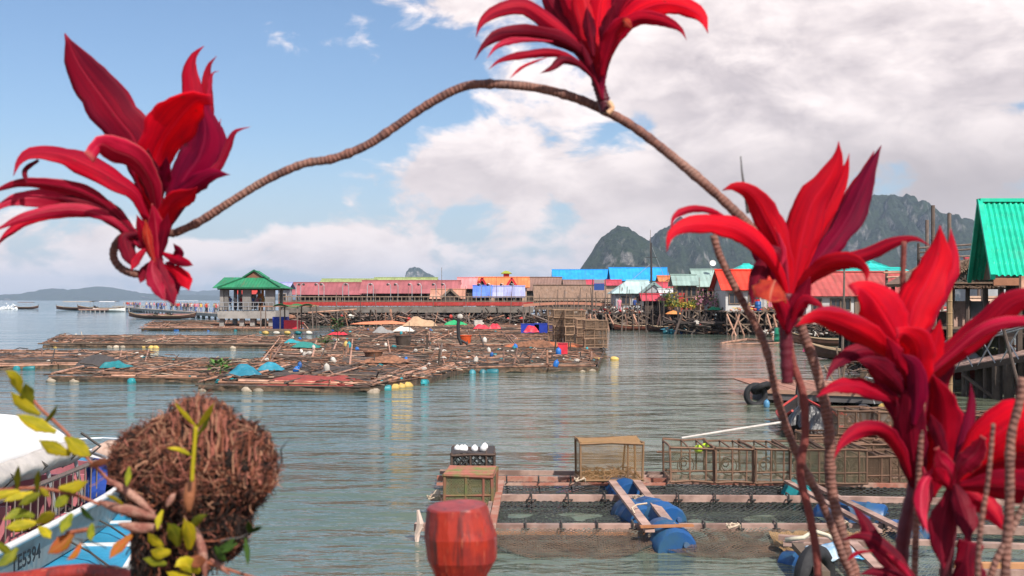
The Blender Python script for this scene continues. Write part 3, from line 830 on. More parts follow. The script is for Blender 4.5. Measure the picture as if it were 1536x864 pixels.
# stilt jetties and lean platforms before the houses
def jetty(label, px0, px1, py, D, depth, npost, brace=True, m=WOOD, back=True):
    z = Zat(py, D); X0, X1 = Xat(px0, D), Xat(px1, D)
    t = thing('jetty', label, 'jetty', (X0, D, 0))
    k = MB(); n = int((X1 - X0) / .28)
    for i in range(n): k.box((X0 + (i + .5) * (X1 - X0) / n, D + depth / 2, z + R.uniform(-.015, .015)), ((X1 - X0) / n - .03, depth, .05))
    k.build('deck', m, t)
    for i in range(npost):
        for y in (D + .1, D + depth - .1):
            x = X0 + (X1 - X0) * (i + .5) / npost + R.uniform(-.2, .2)
            MB().tube([(x + R.uniform(-.3, .3), y, -1), (x, y, z - .03)], R.uniform(.06, .1), 6).build('post', POLE, t)
    if brace:
        for i in range(max(1, npost // 2)):
            x = X0 + (X1 - X0) * (i + .2) / (npost // 2 + .001)
            k = MB(); k.bar((x, D - .05, .3), (x + 2.2, D - .05, z - .1), .1); k.bar((x + 2.2, D - .12, .3), (x, D - .12, z - .1), .1); k.build('brace', WOOD, t)
    if back: MB().box(((X0 + X1) / 2, D + depth + .1, z / 2 - .1), (X1 - X0, .12, z - .1)).build('shade_backing', mat('under_deck_shade', (.035, .03, .025), rough=.95, var=.8, scale=1.5, patch=.3), t)  # dark panel added behind the posts, standing in for under-deck shade
    k = MB(); k.bar((X0, D - .1, z * .45), (X1, D - .1, z * .45), .1, .12); k.build('cross_beam', WOOD, t)
    return t
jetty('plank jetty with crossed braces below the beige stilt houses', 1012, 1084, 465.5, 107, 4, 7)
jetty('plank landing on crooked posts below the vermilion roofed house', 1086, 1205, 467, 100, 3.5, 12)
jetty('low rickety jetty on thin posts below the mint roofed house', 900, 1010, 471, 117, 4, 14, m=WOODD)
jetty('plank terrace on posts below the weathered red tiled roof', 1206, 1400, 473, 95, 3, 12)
def props(label, pxs, D, z0, z1, group):
    for px in pxs:
        x = Xat(px, D); k = MB(); s = R.choice((-1, 1)) * R.uniform(.3, 1.3)
        k.tube([(x, D - .3, -.8), (x + s, D, z1)], R.uniform(.07, .12), 6); o = k.build('prop', BAMBOO, origin=(x, D - .3, 0)); tag(o, label, 'prop', group)
props('slanted pale prop pole leaning under the vermilion roofed house', [1092, 1108, 1120, 1131, 1143, 1150, 1162, 1170, 1182, 1190], 99.5, 0, 1.9, 'slanted props under the vermilion roofed house')
props('slanted prop pole among the posts of the low rickety jetty', [890, 902, 915, 930, 944, 958, 966, 981, 996, 1008], 116, 0, 1.7, 'slanted props by the rickety jetty')
# ---------------------------------------------------------------- boats
def hull(k, L, B, H, bow=.9, stern=.25, n=18, mi=0, mo=0, th=.05, fine=2.2, open_=True):
    """long boat hull along +x, keel on z=0: rising bow, tapering ends"""
    def sec(u):
        x = (u - .5) * L
        w = B / 2 * max(.02, (1 - max(0, (u - .45) / .55) ** fine) * (1 - .35 * max(0, (.25 - u) / .25) ** 2))
        z = bow * max(0, (u - .55) / .45) ** 2.2 + stern * max(0, (.25 - u) / .25) ** 2
        return x, w, z
    pr = [(-1, 1), (-.92, .55), (-.62, .15), (0, 0), (.62, .15), (.92, .55), (1, 1)]
    vo = []; vi = []
    for i in range(n + 1):
        x, w, z = sec(i / n)
        for a, b in pr:
            vo.append((x, a * w, z * (.75 + .25 * b) + b * H))
            vi.append((x, a * max(.005, w - th), z * (.75 + .25 * b) + (b * H if b == 1 else b * H + th)))
    q = len(pr); N = len(vo); fs = []
    for i in range(n):
        for j in range(q - 1):
            fs.append((i * q + j, i * q + j + 1, (i + 1) * q + j + 1, (i + 1) * q + j))
            fs.append((N + i * q + j, N + (i + 1) * q + j, N + (i + 1) * q + j + 1, N + i * q + j + 1))
        fs.append((i * q, (i + 1) * q, N + (i + 1) * q, N + i * q)); fs.append((i * q + q - 1, N + i * q + q - 1, N + (i + 1) * q + q - 1, (i + 1) * q + q - 1))
    for i in (0, n): fs.append(tuple(i * q + j for j in range(q))); fs.append(tuple(N + i * q + j for j in range(q)))
    k.add(vo + vi, fs, mi)
    return sec
BROWNH = mat('varnished_dark_hull', (.085, .04, .028), rough=.5, var=.5, scale=3)
CREAMH = mat('cream_gunwale_paint', (.5, .36, .22), rough=.6, patch=.3)
CANOPYB = mat('azure_canopy_cloth', (.03, .26, .48), rough=.6, var=.3, scale=3)
def longtail(label, loc, rz, L=9, canopy=None, hullm=BROWNH, rim=CREAMH, group=None, B=1.4, ribbon=None, engine=True, tilt=0, cloth_sag=.0, name='longtail_boat', H=.55, bowf=.07):
    t = thing(name, label, 'boat', loc, rz, group)
    k = MB(); sec = hull(k, L, B, H, bow=L * bowf); k.build('hull', hullm, t, world=False)
    k = MB()
    for s in (-1, 1):
        pts = []
        for i in range(15):
            x, w, z = sec(i / 14); pts.append((x, s * (w + .01), z + H + .02))
        k.tube(pts, .035, 5)
    k.build('gunwale', rim, t, world=False)
    x, w, z = sec(1); k = MB(); k.tube([(x - .15, 0, z + .1), (x + .05, 0, z + H + .1), (x + .12, 0, z + H + .45)], [.09, .08, .03], 6); k.build('prow_post', hullm, t, world=False)
    k = MB()
    for u in (.3, .45, .6): 
        x, w, z = sec(u); k.box((x, 0, H * .7), (.25, 2 * w - .15, .04))
    k.build('thwart', rim, t, world=False)
    if canopy:
        m, u0, u1, h = canopy
        xa, xb = sec(u0)[0], sec(u1)[0]
        k = MB(); k.grid(lambda u, v: (xa + (xb - xa) * u, (v - .5) * B * 1.1, H + h + .16 * math.sin(math.pi * v) + tilt * (u - .5) * (xb - xa)), 10, 8)
        k.build('canopy', m, t, world=False, solid=.04)
        for u in (0.03, .5, .97):
            for s in (-1, 1):
                x = xa + (xb - xa) * u
                MB().bar((x, s * B * .45, H * .8), (x, s * B * .45, H + h + .03 + tilt * (u - .5) * (xb - xa)), .05).build('canopy_post', GALV, t, world=False)
    if engine:
        k = MB(); k.box((-L * .44, 0, H + .35), (.6, .4, .4)); k.tube([(-L * .46, 0, H + .3), (-L * .46 - 1.8, 0, H - .1)], .04, 6); k.build('engine', BLACKR, t, world=False)
    if ribbon:
        k = MB()
        for i in range(5): k.tube([(sec(1)[0] + .08, 0, sec(1)[2] + H + .1), (sec(1)[0] + .1 + i * .03, (i - 2) * .05, sec(1)[2] + H - .5)], .035, 4)
        k.build('ribbon', ribbon, t, world=False)
    return t
RIB = mat('pink_ribbon', (.6, .08, .22), rough=.7); RIBW = mat('violet_ribbon', (.42, .30, .55), rough=.7)
longtail('dark longtail boat with sloping azure canopy moored under the long pier, nearer the pink halls', G(620, 486.5) + Vector((0, 0, -.1)), rad(4), 11, (CANOPYB, .12, .62, 1.2), tilt=-.06, ribbon=RIBW)
longtail('dark longtail boat with azure canopy rising to one side, moored before the pale blue shed', G(768, 487) + Vector((0, 0, -.1)), rad(176), 14, (CANOPYB, .12, .60, 1.0), tilt=-.08)
longtail('low dark longtail boat without canopy beside the boats with azure canopies', G(848, 488) + Vector((0, 0, -.1)), rad(-170), 9)
longtail('longtail boat with faded blue canopy at the foot of the pink halls', G(585, 482) + Vector((0, 0, -.1)), rad(-8), 8, (CANOPYB, .2, .8, .9))
longtail('slim brown rowing boat moored before the rickety jetty', G(974, 495.5) + Vector((0, 0, -.08)), rad(2), 7.5, engine=False, hullm=mat('red_brown_hull', (.16, .05, .03)), name='rowing_boat')
longtail('small wooden boat by the turquoise drums under the jetty', G(1000, 497) + Vector((0, 0, -.1)), rad(8), 4, engine=False, name='rowing_boat')
longtail('dark wooden boat moored under the weathered red tiled roof house', G(1262, 519) + Vector((0, 0, -.1)), rad(170), 7, ribbon=RIB)
longtail('dark boat with pink ribbon behind the sloping gangway', G(1296, 540) + Vector((0, 0, -.1)), rad(150), 6, ribbon=RIB)
longtail('low brown boat with reddish rim under the sloping gangway', G(1470, 566) + Vector((0, 0, -.1)), rad(176), 7, engine=False, hullm=mat('red_hull', (.2, .03, .02)), name='rowing_boat')
# tour boats far out
longtail('tour boat with patterned canopy moored farthest out at the far pier head', G(115, 465.5) , rad(176), 13, (mat('beige_canopy', (.45, .36, .26)), .1, .8, 1.7), B=2.4, name='tour_boat', H=.9, bowf=.04)
longtail('tour boat with dark canopy moored beside the far pier head', G(150, 467), rad(176), 13, (DARKTRIM, .1, .7, 1.8), B=2.4, name='tour_boat', H=1.0, bowf=.05)
longtail('white cabin boat moored at the far pier beside the landing stage', G(164, 468), rad(10), 8, (WHITEPAINT, .2, .7, 1.8), B=2.6, hullm=WHITEPAINT, name='cabin_boat', H=.9, bowf=.03)
longtail('dark slender longtail boat with curled prow moored off the crowded pier', G(225, 478), rad(168), 8, engine=True, name='longtail_boat')
longtail('dark longtail boat with engine lying before the pavilion', G(262, 478.5), rad(4), 7, name='longtail_boat')
longtail('small white excursion boat passing behind the crowded pier', G(280, 459), rad(180), 16, (WHITEPAINT, .1, .9, 1.8), B=3, hullm=WHITEPAINT, name='excursion_boat', H=1, bowf=.03)
def speedboat_far():
    t = longtail('small tour boat racing over the open sea with white spray behind', G(40, 463.5) + Vector((0, 0, -.1)), rad(8), 8, (mat('brown_canopy', (.2, .12, .09)), .15, .8, 1.6), B=2.0, name='tour_boat', H=.8)
    c = G(40, 464)
    k = MB()
    for i in range(150):
        a = R.uniform(0, 1); x = c.x - 3.5 - a * 6.5; h = (1 - a) * 2.2 + .35
        z = abs(R.gauss(0, .42)) * h; k.ball((x, c.y + R.gauss(0, .5 + .5 * a), z), R.uniform(.08, .26) * (1.2 - .5 * a), 5, .3, i)
    o = k.build('spray', mat('white_spray', (.85, .87, .88), rough=1, var=.1), smooth=True, origin=(c.x - 4, c.y, 0)); tag(o, 'white plume of spray thrown up behind the racing tour boat', 'spray', kind='stuff')
speedboat_far()
# landing stage at the pier head and low barges
def slab(name, label, cat, px0, px1, py, D, depth, h, m, posts=0):
    t = thing(name, label, cat, (Xat(px0, D), D, 0)); X0, X1 = Xat(px0, D), Xat(px1, D)
    MB().box(((X0 + X1) / 2, D + depth / 2, h - .15), (X1 - X0, depth, .3)).build('deck', m, t)
    for i in range(posts):
        x = X0 + (X1 - X0) * (i + .5) / posts
        MB().tube([(x, D + .2, -1), (x, D + .2, h - .28)], .16, 6).build('pile', CONC, t)
    return t
slab('landing_stage', 'low pinkish landing stage before the moored tour boats', 'landing stage', 118, 160, 468, 290, 5, .8, mat('pinkish_planks', (.40, .24, .19)), 6)
slab('landing_stage', 'concrete landing stage with arched openings at the crowded pier', 'landing stage', 168, 235, 465, 300, 4, 1.6, CONC, 12)
slab('barge', 'low pink-decked barge moored before the crowded pier', 'barge', 196, 290, 478, 196, 4, .7, mat('pink_deck', (.42, .2, .17)), 8)

# ---------------------------------------------------------------- people on the pier, a few pixels tall
SKIN = mat('skin', (.34, .19, .12), rough=.6, var=.1, bump=0); HAIR = mat('dark_hair', (.02, .015, .012), rough=.6, bump=0)
CLO = {n: mat(n + '_clothes', c, rough=.85, var=.3, bump=0, rnd=.15) for n, c in dict(red=(.5, .03, .03), white=(.42, .40, .38), blue=(.06, .12, .38), pink=(.6, .22, .28), dark=(.04, .04, .05), yellow=(.55, .4, .08)).items()}
def person_mesh(pose):
    """one continuous skinned body: legs, trunk, arms, neck, head"""
    st = .16 if pose == 1 else .05
    J = [(0, 0, .95), (0, 0, 1.15), (0, 0, 1.40), (0, 0, 1.50), (0, .01, 1.60), (0, .01, 1.68),       # pelvis..head
         (.10, 0, .90), (.11, -st, .50), (.12, -st * .6, .08), (.12, -st * .6 - .13, .04),
         (-.10, 0, .90), (-.11, st, .50), (-.12, st * 1.8, .08), (-.12, st * 1.8 - .13, .04),
         (.19, 0, 1.38), (.24, .03, 1.12), (.25 if pose != 2 else .12, -.06 if pose != 2 else -.22, .88 if pose != 2 else 1.15), (-.19, 0, 1.38), (-.24, .03, 1.12), (-.25, -.06, .88)]
    E = [(0, 1), (1, 2), (2, 3), (3, 4), (4, 5), (0, 6), (6, 7), (7, 8), (8, 9), (0, 10), (10, 11), (11, 12), (12, 13), (2, 14), (14, 15), (15, 16), (2, 17), (17, 18), (18, 19)]
    rr = [.14, .13, .15, .055, .085, .09, .09, .06, .045, .04, .09, .06, .045, .04, .06, .045, .035, .06, .045, .035]
    me = bpy.data.meshes.new('person'); me.from_pydata(J, E, []); o = bpy.data.objects.new('person', me); C.objects.link(o)
    md = o.modifiers.new('s', 'SKIN'); sk = me.skin_vertices[0].data
    for i, r_ in enumerate(rr): sk[i].radius = (r_, r_ * .85)
    sk[0].use_root = True
    md2 = o.modifiers.new('u', 'SUBSURF'); md2.levels = 1; md2.render_levels = 1
    dg = bpy.context.evaluated_depsgraph_get(); out = bpy.data.meshes.new_from_object(o.evaluated_get(dg))
    bpy.data.objects.remove(o)
    return out
_pm = [person_mesh(i) for i in range(3)]
_pv = {}
def person(loc, rz, pose, top, bot, label, group=None, name='person'):
    key = (pose, top, bot)
    if key not in _pv:
        me = _pm[pose].copy()
        for m in (SKIN, CLO[top], CLO[bot], HAIR): me.materials.append(m)
        for p in me.polygons:
            z = p.center.z; ax = abs(p.center.x)
            p.material_index = 3 if (z > 1.66 or (z > 1.57 and p.center.y > .05)) else 0 if z > 1.47 or z < .1 or (ax > .2 and z < 1.15) else 1 if z > .93 else 2
        me.polygons.foreach_set('use_smooth', [True] * len(me.polygons))
        _pv[key] = me
    o = bpy.data.objects.new(name, _pv[key]); C.objects.link(o); o.location = loc; o.rotation_euler = (0, 0, rz)
    return tag(o, label, 'person', group)
cols = ['red', 'white', 'blue', 'pink', 'dark', 'yellow']
a0 = Vector((Xat(178, 335), 335, 0)); b0 = Vector((Xat(345, 165), 165, 0))
for i in range(120):
    u = R.random() ** .8; q = a0.lerp(b0, u * .93 + .04); top = R.choice(['red', 'pink', 'white', 'white', 'blue', 'dark', 'pink', 'yellow'])
    q += Vector((R.uniform(.2, .9), R.uniform(.6, 2.8), 1.0)); q.z = 1.0
    if q.y < 168: continue
    person(q, R.uniform(0, 6.28), R.randrange(3), top, R.choice(['dark', 'blue', 'white']), 'visitor wearing a %s top in the crowd on the far pier' % top, 'visitors on the far pier wearing %s tops' % top)
zd = Zat(465.5, 124) - .07
for i, (px, top) in enumerate([(345, 'dark'), (349, 'blue'), (355, 'white'), (362, 'red'), (381, 'blue'), (386, 'pink'), (390, 'white'), (397, 'yellow')]):
    person((Xat(px, 127), 126 + R.uniform(-.5, 1.5), zd), R.uniform(0, 6.3), i % 3, top, 'dark', 'visitor in %s top standing under the green pavilion %s' % (top, 'before the red stall' if px < 366 else 'beside the wide middle column'))
person((Xat(445, 138.8), 139.3, Zat(460, 138)), 1.2, 1, 'dark', 'dark', 'person dressed in black walking along the long pier by its first lamp')
person((Xat(929.5, 118), 118.2, Zat(471, 117) + .03), .2, 0, 'pink', 'pink', 'person dressed in bright pink on the rickety jetty')
person((Xat(953, 118), 118.6, Zat(471, 117) + .03), 2.2, 1, 'blue', 'dark', 'person in blue top on the rickety jetty')
# flags and shrines: bright cloth in the pavilion
k = MB(); k.box((Xat(391, 128), 128.2, zd + 1.0), (.55, .3, 2.0)); k.box((Xat(394, 128), 128.0, zd + 2.2), (.3, .1, 1.2))
tag(k.build('banner_stand', mat('orange_yellow_cloth', (.6, .32, .04), col2=(.55, .04, .03), var=.8, scale=6), origin=(Xat(391, 128), 128, zd)), 'orange, yellow and red banner stand under the pavilion beside the wide end column', 'banner')

# ---------------------------------------------------------------- potted flowers and washing on the beige house terrace
LEAFG = mat('garden_leaf_green', (.075, .16, .03), rough=.7, var=.5, scale=9, rnd=.4); LEAFY = mat('yellow_croton_leaf', (.42, .36, .04), rough=.7, var=.6, col2=(.35, .12, .02), rnd=.3)
PINKF = mat('pink_blossom', (.62, .25, .34), rough=.8, var=.4, rnd=.2)
def bush(name, label, cat, c, r, m, n=160, m2=None, pot=True):
    t = thing(name, label, cat, (c[0], c[1], c[2]))
    k = MB()
    for i in range(n):
        d = Vector((R.gauss(0, .5), R.gauss(0, .5), abs(R.gauss(.2, .45)))) ; p = Vector((d.x * r[0], d.y * r[0], r[1] * (.35 + d.z)))
        a = Vector((R.uniform(-1, 1), R.uniform(-1, 1), R.uniform(-.4, 1))).normalized(); b = a.cross(Vector((R.uniform(-1, 1), R.uniform(-1, 1), .3))).normalized(); s = r[0] * R.uniform(.14, .3)
        k.add([p, p + a * s + b * s * .4, p + a * s * 2, p + a * s - b * s * .4], [(0, 1, 2, 3)], 1 if (m2 and R.random() < .4) else 0)
    k.build('leaves', [m, m2 or m], t, world=False)
    if pot: k = MB(); k.lathe([(.12, 0), (.2, .3), (.22, .33), (.18, .3), (0, .28)], 10); k.build('pot', mat('terracotta_pot', (.3, .12, .06)), t, world=False)
    return t
zt = Zat(465.5, 107) + .03
for i, (px, m, m2, lab, r) in enumerate([
    (1004, LEAFG, LEAFY, 'tall green and yellow potted shrub beside the beige stilt house', (.7, 1.5)), (1010, LEAFY, LEAFG, 'orange-yellow croton bush at the corner of the terrace', (.6, .8)),
    (1020, LEAFY, LEAFG, 'yellow croton in a pot below the beige house door', (.5, .7)), (1028, LEAFG, LEAFY, 'low green potted plant on the beige house terrace', (.5, .6)),
    (1036, LEAFY, LEAFG, 'pale yellow potted plant before the beige house wall', (.5, .65)), (1043, LEAFG, LEAFY, 'green potted plant beside the pink blossoms', (.45, .7)),
    (1054, PINKF, LEAFG, 'pink flowering bush hanging before the taller sage roofed house', (.7, 1.3)), (1066, PINKF, LEAFG, 'pink flowering bush nearer the vermilion roofed house', (.7, 1.2)),
    (1076, LEAFG, PINKF, 'green bush dotted with pink blossom at the terrace end', (.5, 1.0))]):
    bush('potted_plant', lab, 'plant', (Xat(px, 108.5), 108.5 + (i % 2) * .8, zt), r, m, 170, m2)
# parasol
k = MB(); pz = G(1010, 500)
t = thing('parasol', 'small faded orange parasol below the potted shrubs', 'parasol', (Xat(1010, 106), 106, 0))
MB().tube([(0, 0, -.5), (0, 0, 2.0)], .03, 5).build('pole', POLE, t, world=False)
k.lathe([(.8, 1.85), (.5, 2.05), (0, 2.2), (.5, 2.0)], 10); k.build('shade', mat('faded_orange_cloth', (.6, .22, .06)), t, world=False)
# turquoise drums and tarps under the jetties
def drum(m, name='drum'):
    t = thing(name, 'x', 'drum')
    k = MB(); k.lathe([(.0, -.44), (.25, -.44), (.28, -.40), (.285, -.17), (.3, -.15), (.3, -.12), (.285, -.1), (.285, .1), (.3, .12), (.3, .15), (.285, .17), (.28, .40), (.25, .44), (0, .44)], 16, M=Matrix.Rotation(rad(90), 3, 'X')); k.build('shell', m, t, world=False, smooth=True, angle=40)
    k = MB(); k.lathe([(.0, 0), (.04, 0), (.04, .03), (0, .03)], 8, c=(.12, -.44, .08), M=Matrix.Rotation(rad(90), 3, 'X')); k.build('bung', m, t, world=False)
    return t
TURQP = mat('turquoise_plastic', (.03, .22, .27), rough=.5, var=.6, patch=.4, rnd=.35)
d0 = None
for i in range(16):
    px = 1002 + i * 8.2; D = 104
    if px > 1130: break
    m = [TURQP, TURQP, BLUEP, WHITEP, TURQP, BLUEP][i % 6]
    cname = {TURQP: 'turquoise', BLUEP: 'blue', WHITEP: 'cream'}[m]
    if d0 is None: d0 = {}
    loc = Vector((Xat(px, D), D + R.uniform(-.3, .3), .14)); lab = '%s drum floating in the row under the beige houses jetty' % cname; gr = '%s drums under the jetty' % cname
    if m.name not in d0: d = drum(m, 'float_drum'); d0[m.name] = d; d.location = loc; d.rotation_euler = (0, 0, 1.4); tag(d, lab, 'drum', gr)
    else: dup(d0[m.name], loc, R.uniform(1.2, 1.8), lab, gr)
def tarp(label, c, r, m, seed, name='tarp', h=.35, cat='tarpaulin', group=None):
    k = MB(); c = Vector(c)
    def fn(u, v):
        a = (u - .5) * 2; b = (v - .5) * 2; q = max(abs(a), abs(b))
        n = noise.fractal(Vector((a * 1.1, b * 1.1, seed)), 1.4, 2.0, 3)
        z = max(0, 1 - q ** 2.2) * h * (.75 + n * .35) + n * h * .12
        return (c.x + a * r[0] * (1 + .15 * noise.noise(Vector((a, b, seed + 3)))), c.y + b * r[1] * (1 + .15 * noise.noise(Vector((b, a, seed + 5)))), c.z + max(-.02, z))
    k.grid(fn, 18, 14); o = k.build(name, m, origin=c, solid=.015)
    return tag(o, label, cat, group)
tarp('crumpled turquoise tarpaulin lying under the beige houses jetty', (Xat(1014, 106), 106, .35), (1.5, .7), mat('turquoise_tarp', (.02, .17, .25), rough=.6, var=.7), 2.0, h=.32)
tarp('crumpled teal tarpaulin nearer the vermilion roofed house, above the drums', (Xat(1074, 105), 105, .35), (1.3, .7), mat('dull_teal_tarp', (.02, .13, .18), rough=.6, var=.7), 5.0, h=.32)
tarp('green cloth heap on the terrace beside the pink blossoms', (Xat(1074, 106.5), 107.3, zt), (.7, .4), mat('green_cloth', (.02, .25, .12)), 6.0)
# blue sign board on posts
t = thing('sign_board', 'dark blue sign board with a pale upper panel on two posts', 'sign', G(899, 492))
D = 122
MB().bar(P(889, 419, D) , P(889, 491, D), .1).build('post', POLE, t); MB().bar(P(908, 419, D), P(908, 491, D), .1).build('post', POLE, t)
k = MB(); a = P(890, 433, D); b = P(907, 425, D); MB().bar(P(891, 430.2, D - .2), P(906.5, 430.2, D - .2), .06, .75).build('board', mat('navy_board', (.02, .06, .22), rough=.5), t)
MB().bar(P(891, 422, D - .2), P(906.5, 422, D - .2), .06, .42).build('pale_panel', mat('grey_pink_board', (.38, .33, .36), rough=.6, scale=9), t)
# fishing nets, bundles and clutter on the right terrace (heaps of crab pots)
def heap(name, label, c, r, h, mats, n=120, seed=1, cat='heap', size=(.12, .3), group=None):
    rr = random.Random(seed); k = MB()
    for i in range(n):
        a = rr.uniform(0, 6.28); q = math.sqrt(rr.random()); x = math.cos(a) * q * r[0]; y = math.sin(a) * q * r[1]; z = h * (1 - q * q) * rr.random()
        s = rr.uniform(*size); d = Vector((rr.uniform(-1, 1), rr.uniform(-1, 1), rr.uniform(-.5, .5))).normalized()
        p = Vector(c) + Vector((x, y, z + s * .3)); mi = rr.randrange(len(mats))
        if rr.random() < .6: k.tube([p - d * s, p + Vector((0, 0, s * .2)), p + d * s], s * .13, 5, mi)
        else: k.ball(p, (s * .6, s * .5, s * .35), 6, .5, i, mi)
    o = k.build(name, mats, origin=c); return tag(o, label, cat, group)
heap('shell_heap', 'heap of shells, floats and driftwood beside the green barrel at the water edge', G(1215, 505) + Vector((0, 0, .1)), (4.5, 2.5), 1.4, [WHITEP, BAMBOO2, WOODD, POLE], 420, 3, size=(.15, .4))
heap('clutter_heap', 'heap of baskets and cloth on the landing below the vermilion roof', (Xat(1150, 101.5), 101.5, Zat(467, 100) + .03), (3.4, .8), .8, [WHITEP, REDP, mat('yellow_plastic', (.6, .42, .05)), BAMBOO], 90, 5, size=(.15, .35))
heap('clutter_heap', 'heap of nets and crates piled on the rickety jetty', (Xat(955, 119), 119, Zat(471, 117) + .03), (7.0, 1.2), .9, [WOODD, BAMBOO2, REDP, WHITEP, DARK, POLE], 260, 6, size=(.15, .45))
heap('clutter_heap', 'jumble of timbers and pots under the rickety jetty', (Xat(950, 118), 118, .1), (8.0, 1.5), 1.0, [WOODD, BAMBOO2, DARK, POLE, WOODD], 220, 7, size=(.2, .6))
b = drum(mat('green_plastic', (.02, .24, .13), rough=.4), 'barrel'); b.location = G(1170, 514) + Vector((0, 0, .45)); b.rotation_euler = (rad(90), 0, 0); b.scale = (1.5, 1.5, 1.5); tag(b, 'large green plastic barrel standing at the heap of shells', 'barrel')
b = copy_tree(d0[BLUEP.name]); b.location = (Xat(1137, 101), 101, Zat(467, 100) + .47); b.rotation_euler = (rad(90), 0, 0); tag(b, 'blue barrel standing on the landing below the vermilion roof', 'barrel'); b['group'] = ''; del b['group']
k = MB(); k.tube([G(1082, 515), G(1120, 512) + Vector((0, 0, .15)), G(1190, 515)], .09, 7); k.tube([G(1090, 517), G(1150, 517.5) + Vector((0, 0, .1)), G(1180, 514)], .08, 7)
tag(k.build('driftwood', BAMBOO, origin=G(1120, 514)), 'pale floating log boom off the vermilion roofed house', 'log')
# clothes-line laundry
for i, (px, m, w) in enumerate([(1136, CLO['red'], .5), (1146, CLO['white'], .6), (1156, CLO['pink'], .4)]):
    D = 101; k = MB(); z = Zat(449, D); k.grid(lambda u, v: (Xat(px, D) + (u - .5) * w, D + .05 * math.sin(u * 9), z - v * .7), 6, 5)
    tag(k.build('washing', m, origin=(Xat(px, D), D, z), solid=.01), '%s cloth hung out to dry before the grey-white wall' % ['red', 'white', 'pink'][i], 'laundry')
# ---------------------------------------------------------------- fish farm rafts
NETB = netmat('black_fish_net', (.03, .033, .032), cell=9, width=.30, solidity=.06)
NETBR = netmat('brown_fish_net', (.16, .10, .06), cell=20, width=.24, solidity=.14)
NETRED = netmat('red_fish_net', (.38, .06, .045), cell=10, width=.55, solidity=.5)
NETG = netmat('green_fish_net', (.04, .13, .10), cell=12, width=.35, solidity=.12)
ROPE = mat('pale_rope', (.48, .38, .28), rough=.9, bump=.3, rnd=.3); ROPED = mat('dark_rope', (.06, .055, .05), rough=.9, bump=.2)
YELP = mat('yellowed_float', (.62, .42, .12), rough=.6, var=.4, rnd=.2)
BRUSH = mat('rust_brown_litter', (.30, .135, .075), rough=.95, var=.8, scale=5, bump=.8, col2=(.10, .05, .03))
MATTED = mat('matted_weed_and_bark', (.15, .080, .052), rough=1, var=.9, scale=2.2, bump=1.0, col2=(.035, .026, .022), patch=.4, dist=.05)

